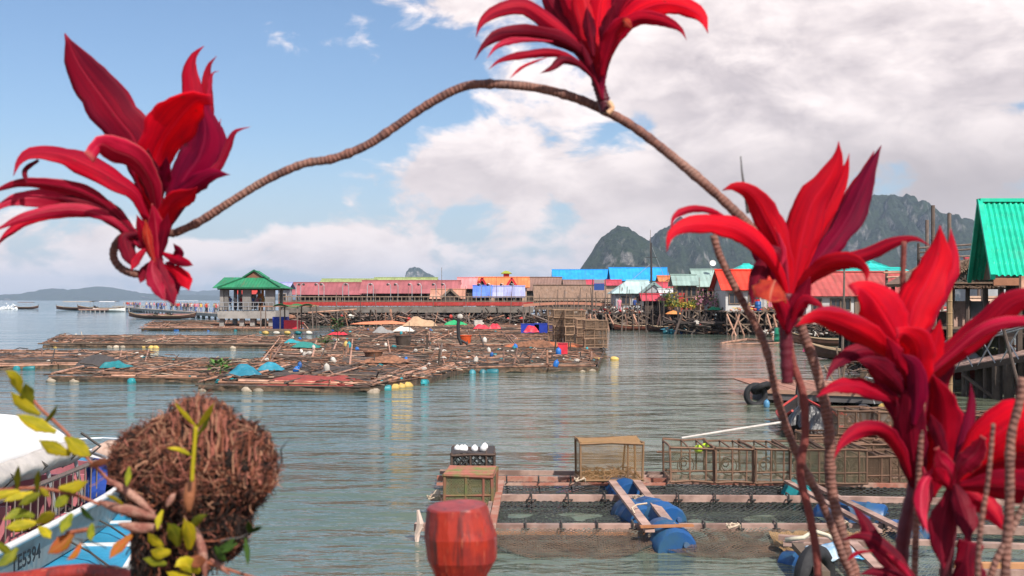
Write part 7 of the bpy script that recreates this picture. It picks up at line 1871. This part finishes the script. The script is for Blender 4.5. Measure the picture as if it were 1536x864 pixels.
leaf(A, [(916, 60), (910, 85), (903, 125), (905, 150)], 16, 2.0, 1.99, 'p'); leaf(A, [(870, 60), (880, 85), (895, 125), (903, 150)], 14, 2.0, 1.99, 'd')

# ---- plant two: large rosette in front of the crags
B2 = thing('red_ti_plant', 'red leaved plant with tall twin leaves before the mountain and one scorched drooping leaf', 'plant', P(1225, 1100, 1.9))
stem(B2, [(1232, 1180), (1228, 880), (1216, 780), (1200, 710), (1208, 650), (1204, 590), (1188, 540), (1181, 490)], 6.2, 1.9, taper=1.0, m=mat('reddish_cane', (.20, .045, .035), rough=.75, scale=30, var=.6, bump=.5))
stem(B2, [(1181, 575), (1179, 520), (1178, 470), (1180, 440)], 9, 1.9, DSTEM, 'shoot', taper=1.3)
leaf(B2, [(1000, 378), (1006, 352), (1028, 338), (1065, 335), (1110, 345), (1145, 372), (1170, 410), (1182, 450)], 44, 1.9, 1.76, 'b', peak=.55, roll=-.25)
leaf(B2, [(1006, 345), (1012, 325), (1035, 314), (1065, 316), (1100, 332)], 15, 1.84, 1.78, 'r')
leaf(B2, [(1083, 286), (1102, 280), (1128, 292), (1150, 328), (1170, 372), (1182, 420), (1184, 455)], 50, 1.92, 1.90, 'b', peak=.58, roll=.2)
leaf(B2, [(1258, 212), (1256, 240), (1240, 272), (1218, 305), (1205, 350), (1195, 400), (1186, 455)], 66, 1.92, 1.90, 'b', peak=.52, roll=-.15)
leaf(B2, [(1274, 230), (1266, 262), (1245, 305), (1222, 350), (1198, 420), (1188, 460)], 34, 1.94, 1.93, 'b', peak=.62, base=.1)
leaf(B2, [(1322, 218), (1306, 250), (1288, 292), (1270, 330), (1242, 370), (1210, 410), (1188, 455)], 52, 1.96, 1.98, 'p', peak=.58, roll=.35)
leaf(B2, [(1311, 226), (1296, 262), (1272, 305), (1245, 350), (1215, 405), (1190, 455)], 34, 1.99, 2.0, 'r', peak=.6, base=.1)
leaf(B2, [(1398, 370), (1372, 358), (1340, 364), (1300, 382), (1255, 396), (1215, 420), (1188, 460)], 28, 1.92, 1.84, 'r', peak=.5)
leaf(B2, [(1300, 424), (1298, 404), (1276, 392), (1240, 398), (1208, 424), (1187, 462)], 36, 1.90, 1.78, 'b', peak=.55, roll=-.3)
leaf(B2, [(1155, 453), (1156, 442), (1159, 430), (1163, 420)], 66, 1.84, 1.79, 'o', peak=.5, base=.75, roll=.1, fold=.45, wave=.16)
leaf(B2, [(1128, 460), (1132, 430), (1145, 400), (1162, 380), (1180, 420)], 36, 1.90, 1.88, 'd', peak=.5); leaf(B2, [(1120, 340), (1132, 368), (1155, 400), (1178, 440)], 30, 1.91, 1.90, 'p', peak=.5)
leaf(B2, [(1215, 415), (1205, 440), (1190, 470), (1182, 500)], 36, 1.88, 1.86, 'd', peak=.5); leaf(B2, [(1150, 420), (1162, 440), (1176, 470), (1180, 505)], 32, 1.89, 1.86, 'r', peak=.45)
leaf(B2, [(1192, 300), (1190, 350), (1188, 400), (1186, 450)], 22, 1.93, 1.94, 'd'); leaf(B2, [(1172, 400), (1176, 380), (1168, 350)], 10, 1.86, 1.86, 'k'); leaf(B2, [(1162, 340), (1176, 380), (1184, 440)], 8, 1.90, 1.90, 'k')
leaf(B2, [(1238, 462), (1212, 450), (1196, 462), (1185, 490)], 20, 1.88, 1.84, 'r')

# ---- plant three: biggest rosette, right
Dp = thing('red_ti_plant', 'red leaved plant with the biggest rosette, spreading before the thatched hut', 'plant', P(1340, 1100, 1.75))
stem(Dp, [(1350, 1200), (1352, 880), (1356, 800), (1372, 730), (1378, 660), (1370, 600), (1366, 545)], 8.5, 1.75, DSTEM, taper=1.4)
stem(Dp, [(1368, 1180), (1372, 860), (1376, 760), (1380, 680), (1384, 600)], 5.6, 1.72, taper=.8, name='bare_cane')
leaf(Dp, [(1410, 338), (1408, 380), (1392, 420), (1372, 460), (1364, 500), (1366, 560)], 78, 1.78, 1.80, 'b', peak=.52, roll=.15)
leaf(Dp, [(1426, 342), (1428, 385), (1415, 425), (1392, 470), (1376, 520), (1370, 560)], 44, 1.79, 1.83, 'r', peak=.55, roll=-.2)
leaf(Dp, [(1278, 436), (1290, 432), (1312, 450), (1335, 485), (1352, 520), (1365, 565)], 84, 1.76, 1.72, 'b', peak=.62, roll=-.2, tipw=.3)
leaf(Dp, [(1192, 490), (1222, 476), (1262, 486), (1305, 508), (1340, 535), (1362, 570)], 50, 1.75, 1.62, 'b', peak=.5, roll=.3)
leaf(Dp, [(1198, 478), (1238, 466), (1282, 480), (1320, 500), (1350, 530)], 30, 1.77, 1.66, 'k', peak=.5, roll=-.5)
leaf(Dp, [(1640, 470), (1580, 448), (1525, 452), (1478, 492), (1430, 530), (1392, 562), (1370, 585)], 54, 1.76, 1.66, 'r', peak=.42, roll=-.25, base=.5)
leaf(Dp, [(1640, 520), (1580, 492), (1530, 482), (1480, 492), (1430, 528), (1385, 568)], 24, 1.74, 1.62, 'k', peak=.5, base=.4)
leaf(Dp, [(1345, 500), (1360, 500), (1376, 520), (1378, 560), (1370, 600)], 60, 1.72, 1.66, 'b', peak=.6, tipw=.35, roll=.2)
leaf(Dp, [(1238, 572), (1252, 548), (1280, 530), (1312, 528), (1345, 550)], 30, 1.76, 1.70, 'd', peak=.45); leaf(Dp, [(1224, 596), (1252, 580), (1288, 578), (1325, 592), (1358, 606)], 36, 1.74, 1.64, 'r', peak=.5, roll=-.4)
leaf(Dp, [(1250, 690), (1264, 664), (1292, 646), (1325, 648), (1350, 678), (1366, 720)], 34, 1.73, 1.62, 'r', peak=.5, roll=.3); leaf(Dp, [(1285, 540), (1310, 546), (1338, 568), (1362, 600)], 44, 1.72, 1.66, 'd', peak=.5)
leaf(Dp, [(1398, 560), (1412, 600), (1414, 650), (1402, 700), (1385, 740)], 76, 1.74, 1.70, 'r', peak=.5, roll=.35, base=.5); leaf(Dp, [(1372, 560), (1366, 610), (1370, 670), (1378, 730)], 56, 1.73, 1.70, 'd', peak=.5, base=.5)
leaf(Dp, [(1410, 480), (1402, 520), (1388, 560), (1372, 590)], 46, 1.74, 1.72, 'b', peak=.5, roll=-.3); leaf(Dp, [(1345, 600), (1352, 640), (1364, 690), (1376, 750)], 42, 1.74, 1.72, 'd', peak=.5)
leaf(Dp, [(1385, 800), (1384, 768), (1392, 735), (1384, 700)], 22, 1.70, 1.66, 'k', peak=.5); leaf(Dp, [(1330, 505), (1346, 540), (1362, 590)], 40, 1.73, 1.70, 'r', peak=.5); leaf(Dp, [(1352, 530), (1372, 548), (1376, 590), (1370, 640)], 38, 1.71, 1.68, 'p', peak=.5)
leaf(Dp, [(1305, 560), (1330, 590), (1352, 630), (1366, 680)], 34, 1.75, 1.74, 'p', peak=.5); leaf(Dp, [(1440, 520), (1415, 560), (1390, 600), (1374, 650)], 40, 1.77, 1.78, 'd', peak=.5)

# ---- plant four: lower right rosette
E4 = thing('red_ti_plant', 'red leaved plant at the right edge with broad glossy leaves, lower than its neighbours', 'plant', P(1425, 1100, 1.6))
stem(E4, [(1418, 1200), (1418, 900), (1422, 830), (1428, 760), (1430, 710)], 8, 1.62, DSTEM, taper=1.2)
leaf(E4, [(1660, 640), (1590, 622), (1535, 628), (1490, 655), (1452, 690), (1428, 725)], 96, 1.62, 1.50, 'b', peak=.5, roll=.2, base=.25)
leaf(E4, [(1640, 790), (1575, 745), (1530, 732), (1485, 728), (1436, 730)], 70, 1.61, 1.48, 'r', peak=.5, roll=-.2); leaf(E4, [(1660, 700), (1580, 690), (1520, 690), (1470, 700), (1430, 722)], 60, 1.63, 1.55, 'r', peak=.5)
leaf(E4, [(1456, 574), (1457, 610), (1448, 655), (1436, 690), (1428, 722)], 24, 1.64, 1.66, 'p', peak=.5); leaf(E4, [(1405, 672), (1412, 690), (1424, 705), (1430, 730)], 36, 1.60, 1.55, 'k', peak=.5, tipw=.3, roll=-.3)
leaf(E4, [(1392, 800), (1382, 765), (1386, 725), (1408, 700)], 26, 1.59, 1.54, 'k', peak=.5, fold=.4); leaf(E4, [(1416, 855), (1412, 800), (1418, 765), (1426, 730)], 50, 1.61, 1.58, 'd', peak=.5)
leaf(E4, [(1452, 812), (1450, 780), (1440, 750), (1430, 722)], 44, 1.60, 1.55, 'd', peak=.5, tipw=.3); leaf(E4, [(1510, 800), (1490, 770), (1462, 745), (1434, 728)], 40, 1.63, 1.60, 'r', peak=.5)
leaf(E4, [(1475, 655), (1462, 680), (1440, 700), (1430, 728)], 44, 1.60, 1.56, 'k', peak=.6, tipw=.3, roll=.4); leaf(E4, [(1395, 620), (1408, 655), (1422, 695)], 26, 1.63, 1.62, 'd'); leaf(E4, [(1400, 700), (1412, 715), (1428, 735)], 30, 1.59, 1.57, 'r')
leaf(E4, [(1456, 812), (1452, 840), (1456, 880), (1462, 930)], 62, 1.58, 1.60, 'd', base=.7, peak=.5, tipw=.7, name='leaf')
# ---- plant five: small shoot near the bottom
F5 = thing('red_ti_plant', 'low dark red shoot of narrow leaves crossing the bottom of the view beside the tyre', 'plant', P(1400, 1050, 1.6))
stem(F5, [(1420, 1150), (1410, 1000), (1395, 920), (1385, 890)], 7, 1.62, DSTEM)
leaf(F5, [(1277, 756), (1296, 782), (1312, 815), (1345, 858), (1390, 905)], 32, 1.62, 1.70, 'd', peak=.6); leaf(F5, [(1262, 810), (1292, 804), (1318, 815), (1350, 845), (1392, 900)], 26, 1.61, 1.66, 'd', peak=.55)
leaf(F5, [(1288, 862), (1315, 858), (1350, 868), (1390, 900)], 22, 1.60, 1.60, 'd'); leaf(F5, [(1270, 842), (1285, 830), (1310, 826)], 8, 1.62, 1.62, 'r'); leaf(F5, [(1330, 830), (1352, 850), (1375, 880)], 14, 1.60, 1.58, 'k')
# ---- leafless canes
def cane(label, pts, r, Y, **k_):
    t = thing('bare_cane', label, 'plant stem', P(pts[0][0], pts[0][1], Y)); stem(t, pts, r, Y, **k_); return t
cane('bare cane with a cut tip ending before the vermilion roof', [(1285, 1150), (1282, 900), (1262, 830), (1232, 752), (1195, 680), (1168, 605), (1146, 515), (1102, 430), (1080, 385), (1070, 352)], 6.6, 1.95, taper=.85)
cane('thin bare cane rising to the right of the lowest red rosette', [(1508, 1100), (1508, 864), (1514, 760), (1516, 660), (1530, 600), (1534, 566)], 7.5, 1.5, taper=.85)
cane('short dark cane crossing the broad glossy leaves', [(1465, 900), (1470, 800), (1482, 720), (1490, 635)], 4.5, 1.45, taper=.7)
cane('bare upright tip beside the twin leaf of the biggest rosette', [(1362, 620), (1356, 500), (1354, 430), (1356, 362)], 5.0, 1.85, taper=.8, m=mat('reddish_cane', (.2, .05, .04)))
cane('small dead spike above the arching cane', [(1122, 320), (1117, 285), (1113, 258), (1111, 234)], 2.6, 2.05, taper=.3, m=ROPED)
cane('forked cane at the bottom right corner', [(1440, 1100), (1482, 880), (1510, 810), (1545, 740)], 6, 1.5, taper=.8)

# ---------------------------------------------------------------- bark stump with orchid
COIR = mat('reddish_coir', (.25, .080, .042), rough=1, var=.8, scale=40, bump=.6, col2=(.09, .035, .022), rnd=0); COIRL = mat('pale_coir', (.40, .20, .12), rough=1, var=.5, scale=40, rnd=0); COIRD = mat('black_humus_and_shade', (.022, .012, .009), rough=1, var=.5, scale=50, bump=1, rnd=0); COIRP = mat('pink_coir', (.38, .13, .09), rough=.95, var=.5, scale=40, rnd=0)
def stump():
    Y = 1.78; s = Y / F; c = P(292, 700, Y)
    t = thing('fern_stump', 'shaggy reddish brown tree fern stump of matted fibres with a spiky crown', 'stump', P(275, 864, Y))
    lobes = [((285, 712), (98, 86, 84)), ((352, 700), (54, 60, 62)), ((225, 690), (48, 52, 44)), ((300, 655), (52, 50, 50)), ((300, 780), (70, 60, 60))]
    k = MB()
    for i, ((x, y), r) in enumerate(lobes): k.ball(P(x, y, Y + (.02 if i == 0 else 0)), tuple(q * s * .90 for q in r), 44, .42, i + 3, fr=4.2)
    k.tube([P(262, 740, Y + .02), P(258, 800, Y + .02), P(250, 860, Y + .02), P(248, 1000, Y + .02), P(248, 1100, Y + .02)], [60 * s, 60 * s, 52 * s, 50 * s, 52 * s], 20)
    k.build('core', COIRD, t, smooth=True)
    rr = random.Random(8); k = MB(); kp = MB()
    def surf():
        while True:
            (x, y), r = rr.choices(lobes, [4, 2, 1.6, 1.3, 2.2])[0]
            d = Vector((rr.gauss(0, 1), rr.gauss(0, 1), rr.gauss(0, 1))).normalized()
            if d.y > .35: continue
            return P(x, y, Y + .01) + Vector((d.x * r[0], d.y * r[1], d.z * r[2])) * s, d
    for i in range(17000):
        p, d = surf()
        if noise.noise(p * 45) + noise.noise(p * 110) * .5 < -.18 and rr.random() < .85: continue
        L = rr.uniform(.006, .026); a = Vector((rr.gauss(0, 1), rr.gauss(0, 1), rr.gauss(0, 1))); a = (a - d * a.dot(d) * rr.uniform(.3, 1)).normalized() * L
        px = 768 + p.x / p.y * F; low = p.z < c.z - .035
        m = rr.choices([0, 1, 2, 3], [4, 1.0, 2.5, 1.4] if not low else [1.6, .25, 5, .4])[0]  # lower fibres picked mostly black: the stump's shaded underside put into colour
        o_ = d * rr.uniform(-.004, .009)
        k.tube([p - a + o_, p + o_ + d * rr.uniform(0, .005) + Vector((rr.uniform(-1, 1), 0, rr.uniform(-1, 1))) * .003, p + a + o_ + d * rr.uniform(-.003, .006)], [rr.uniform(.0004, .0010) * (2.1 if rr.random() < .13 else 1)] * 2 + [.0004], 3, m)
    # dangling lower roots
    for i in range(900):
        x = rr.uniform(200, 360); y = rr.uniform(770, 850); 
        if x > 330 - (y - 770) * .3 + 10 and y > 800: continue
        p = P(x, y, Y - .055 + rr.uniform(0, .04)); q = p + Vector((rr.uniform(-.012, .012), rr.uniform(-.006, .006), -rr.uniform(.01, .03)))
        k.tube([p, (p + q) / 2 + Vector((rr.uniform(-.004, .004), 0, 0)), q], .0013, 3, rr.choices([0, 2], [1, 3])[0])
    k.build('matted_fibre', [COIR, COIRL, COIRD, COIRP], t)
    # upright spikes of the crown
    k = MB()
    for i in range(900):
        x = rr.gauss(298, 34); y = 672 - 58 * math.exp(-((x - 298) / 42) ** 2) + rr.uniform(0, 62); p = P(x, y + 8, Y - .05 + rr.uniform(-.02, .06)); h = rr.uniform(.020, .042)
        k.tube([p, p + Vector((rr.gauss(0, .002), -.001, h * .6)), p + Vector((rr.gauss((x - 298) * .00006, .003), -.002, h))], [.0018, .0015, .0005], 4, rr.choices([0, 1, 2, 3], [2, 2, 1.4, 4])[0])
    k.build('crown_spikes', [COIR, COIRL, COIRD, COIRP], t)
    for i in range(60):
        k = MB(); p, d = surf(); q = [p]; 
        for j in range(6): q.append(q[-1] + d * rr.uniform(.001, .006) + Vector((rr.uniform(-1, 1), rr.uniform(-1, .3), rr.uniform(-1, 1))) * .007)
        k.tube(q, .0009, 3, 0); k.build('loose_root', COIRL, t)
    for pts in ([(205, 655), (222, 640), (240, 632), (244, 618), (236, 616)], [(180, 672), (195, 660), (212, 662)], [(240, 650), (236, 636), (246, 626)]):
        k = MB(); k.tube(spline([P(x, y, Y - .04) for x, y in pts], 14), .0010, 4, 0); k.build('loose_root', COIRL, t)
stump()
OLF = {
    'y': leafmat('yellow_green_orchid_leaf', (.56, .44, .016), (.30, .28, .014), (.50, .42, .06), vein=.25, trans=.3, rough=.38, edge=(.40, .26, .03)),
    'g': leafmat('olive_orchid_leaf', (.25, .25, .015), (.13, .16, .012), (.3, .3, .04), vein=.25, trans=.3, rough=.38),
    'o': leafmat('orange_orchid_leaf', (.58, .13, .03), (.42, .20, .02), (.6, .3, .08), vein=.25, rough=.4, edge=(.5, .09, .04)),
    'm': leafmat('pink_brown_orchid_leaf', (.52, .20, .10), (.36, .12, .06), (.5, .25, .12), vein=.3, rough=.45),
    'n': leafmat('fresh_green_sprig_leaf', (.06, .13, .02), (.04, .08, .015), (.12, .2, .04), vein=.25, rough=.4),
}
def orchid():
    t = thing('orchid', 'yellowing orchid on the stump with brown pseudobulbs and blunt olive leaves reaching left', 'orchid', P(240, 770, 1.7))
    CANE = mat('orange_brown_orchid_cane', (.30, .09, .045), rough=.6, scale=40, var=.5, rnd=.1); BULB = mat('papery_pseudobulb', (.24, .085, .06), rough=.65, scale=60, var=.7, bump=.6, col2=(.40, .22, .16), rnd=.1)
    Y = 1.62
    def ln(pts, r, m=CANE, nm='cane', Y=Y): k = MB(); sp = spline([P(x, y, Y) for x, y in pts], 24); k.tube(sp, r * Y / F, 8); return k.build(nm, m, t, smooth=True)
    def bulb(pts, r, m=BULB, Y=Y):
        k = MB(); sp = spline([P(x, y, Y) for x, y in pts], 16); k.tube(sp, [max(.25, math.sin(math.pi * (.06 + .9 * i / 15)) ** .7) * r * Y / F for i in range(16)], 10); k.build('pseudobulb', m, t, smooth=True)
    ln([(165, 722), (135, 692), (105, 655), (85, 635), (60, 612), (42, 590)], 2.6)
    ln([(150, 757), (120, 745), (80, 735), (40, 732), (-30, 738)], 2.4); ln([(140, 793), (115, 797), (100, 800)], 3.4); ln([(240, 790), (180, 788), (130, 792)], 1.2, ROPED)
    ln([(160, 822), (135, 812), (112, 808)], 1.0, ROPED); ln([(200, 852), (160, 850), (142, 835), (118, 808)], 1.0, ROPED)
    ln([(330, 812), (345, 808), (362, 806), (378, 796)], 1.3, ROPED); ln([(300, 840), (335, 852), (380, 866), (430, 880)], 2.2)
    bulb([(232, 772), (205, 748), (180, 730), (160, 718)], 6.5); bulb([(238, 778), (205, 768), (175, 762), (148, 752)], 8.5); bulb([(242, 790), (210, 792), (178, 786)], 8)
    bulb([(283, 768), (284, 740), (290, 712)], 9, mat('orange_pseudobulb', (.38, .14, .06), rough=.6, scale=40)); bulb([(292, 790), (303, 825), (308, 868)], 7); bulb([(250, 760), (262, 740)], 5); bulb([(315, 838), (330, 850), (345, 862)], 4)
    ln([(288, 722), (290, 690), (294, 640)], 3.2, OLF['y'], 'flower_shoot', Y=1.6)
    L = [ # tip..base, width, kind
        ([(8, 556), (22, 566), (32, 590)], 22, 'y'), ([(16, 588), (34, 606), (60, 622)], 22, 'y'), ([(38, 575), (42, 592), (50, 608)], 26, 'g'), ([(25, 622), (50, 634), (84, 648)], 26, 'y'), ([(86, 608), (78, 622), (66, 636)], 9, 'g'),
        ([(58, 660), (80, 672), (106, 682)], 25, 'y'), ([(136, 684), (118, 672), (98, 654)], 30, 'y'), ([(165, 690), (150, 694), (134, 700)], 15, 'm'), ([(132, 722), (112, 730), (88, 732)], 22, 'y'),
        ([(28, 698), (26, 715), (26, 736)], 12, 'g'), ([(58, 705), (56, 720), (56, 738)], 11, 'g'), ([(-20, 745), (5, 742), (30, 736)], 16, 'y'), ([(5, 752), (25, 745), (50, 738)], 14, 'y'), ([(28, 758), (45, 748), (62, 740)], 18, 'g'), ([(75, 745), (66, 738), (60, 732)], 12, 'y'),
        ([(82, 762), (92, 752), (104, 742)], 20, 'g'), ([(8, 792), (30, 788), (55, 784)], 22, 'y'), ([(4, 780), (28, 770), (52, 775)], 20, 'g'), ([(84, 770), (70, 776), (54, 784)], 22, 'y'), ([(76, 808), (68, 798), (58, 790)], 18, 'y'),
        ([(92, 800), (98, 786), (108, 770)], 20, 'g'), ([(72, 830), (90, 818), (110, 800)], 28, 'o'), ([(137, 812), (136, 800), (138, 785)], 15, 'g'), ([(164, 838), (175, 824), (198, 802)], 20, 'o'), ([(190, 730), (192, 715), (194, 700)], 12, 'g'), ([(158, 742), (172, 748), (186, 758)], 8, 'y'),
        ([(-15, 810), (5, 822), (25, 840)], 14, 'g'), ([(-5, 850), (12, 838), (26, 822)], 20, 'g'), ([(222, 800), (232, 812), (246, 820)], 18, 'y'), ([(226, 826), (240, 830), (256, 828)], 24, 'y'), ([(252, 785), (262, 800), (268, 820)], 28, 'g'), ([(276, 778), (284, 800), (284, 825)], 26, 'y'),
        ([(236, 795), (238, 780), (244, 765)], 12, 'y'), ([(310, 772), (296, 780), (284, 795)], 16, 'g'), ([(262, 850), (275, 845), (300, 858)], 30, 'y'), ([(215, 838), (232, 842), (250, 846)], 18, 'g'), ([(310, 840), (296, 842), (280, 838)], 24, 'm'), ([(250, 858), (268, 866), (290, 868)], 22, 'y'),
        ([(340, 842), (330, 832), (322, 820)], 14, 'n'), ([(262, 604), (272, 616), (294, 640)], 9, 'y'), ([(321, 604), (312, 620), (295, 642)], 12, 'y'), ([(316, 622), (306, 640), (294, 655)], 9, 'g'), ([(250, 672), (268, 674), (290, 684)], 9, 'y'),
        ([(326, 822), (338, 820), (352, 808)], 13, 'n'), ([(330, 830), (345, 822), (356, 815)], 10, 'n'), ([(372, 848), (371, 830), (368, 806)], 11, 'n'), ([(394, 790), (384, 794), (372, 800)], 9, 'n'), ([(372, 782), (374, 792), (374, 800)], 12, 'n'),
        ([(120, 758), (128, 770), (140, 780)], 10, 'n'), ([(100, 840), (112, 832), (122, 815)], 12, 'o'),
    ]
    for pts, w, kd in L: leaf(t, pts, w, Y, Y - .03, mm=OLF[kd], fold=.15, peak=.5, base=.35, wave=.03, tipw=.10, roll=R.uniform(-.3, .3))
orchid()
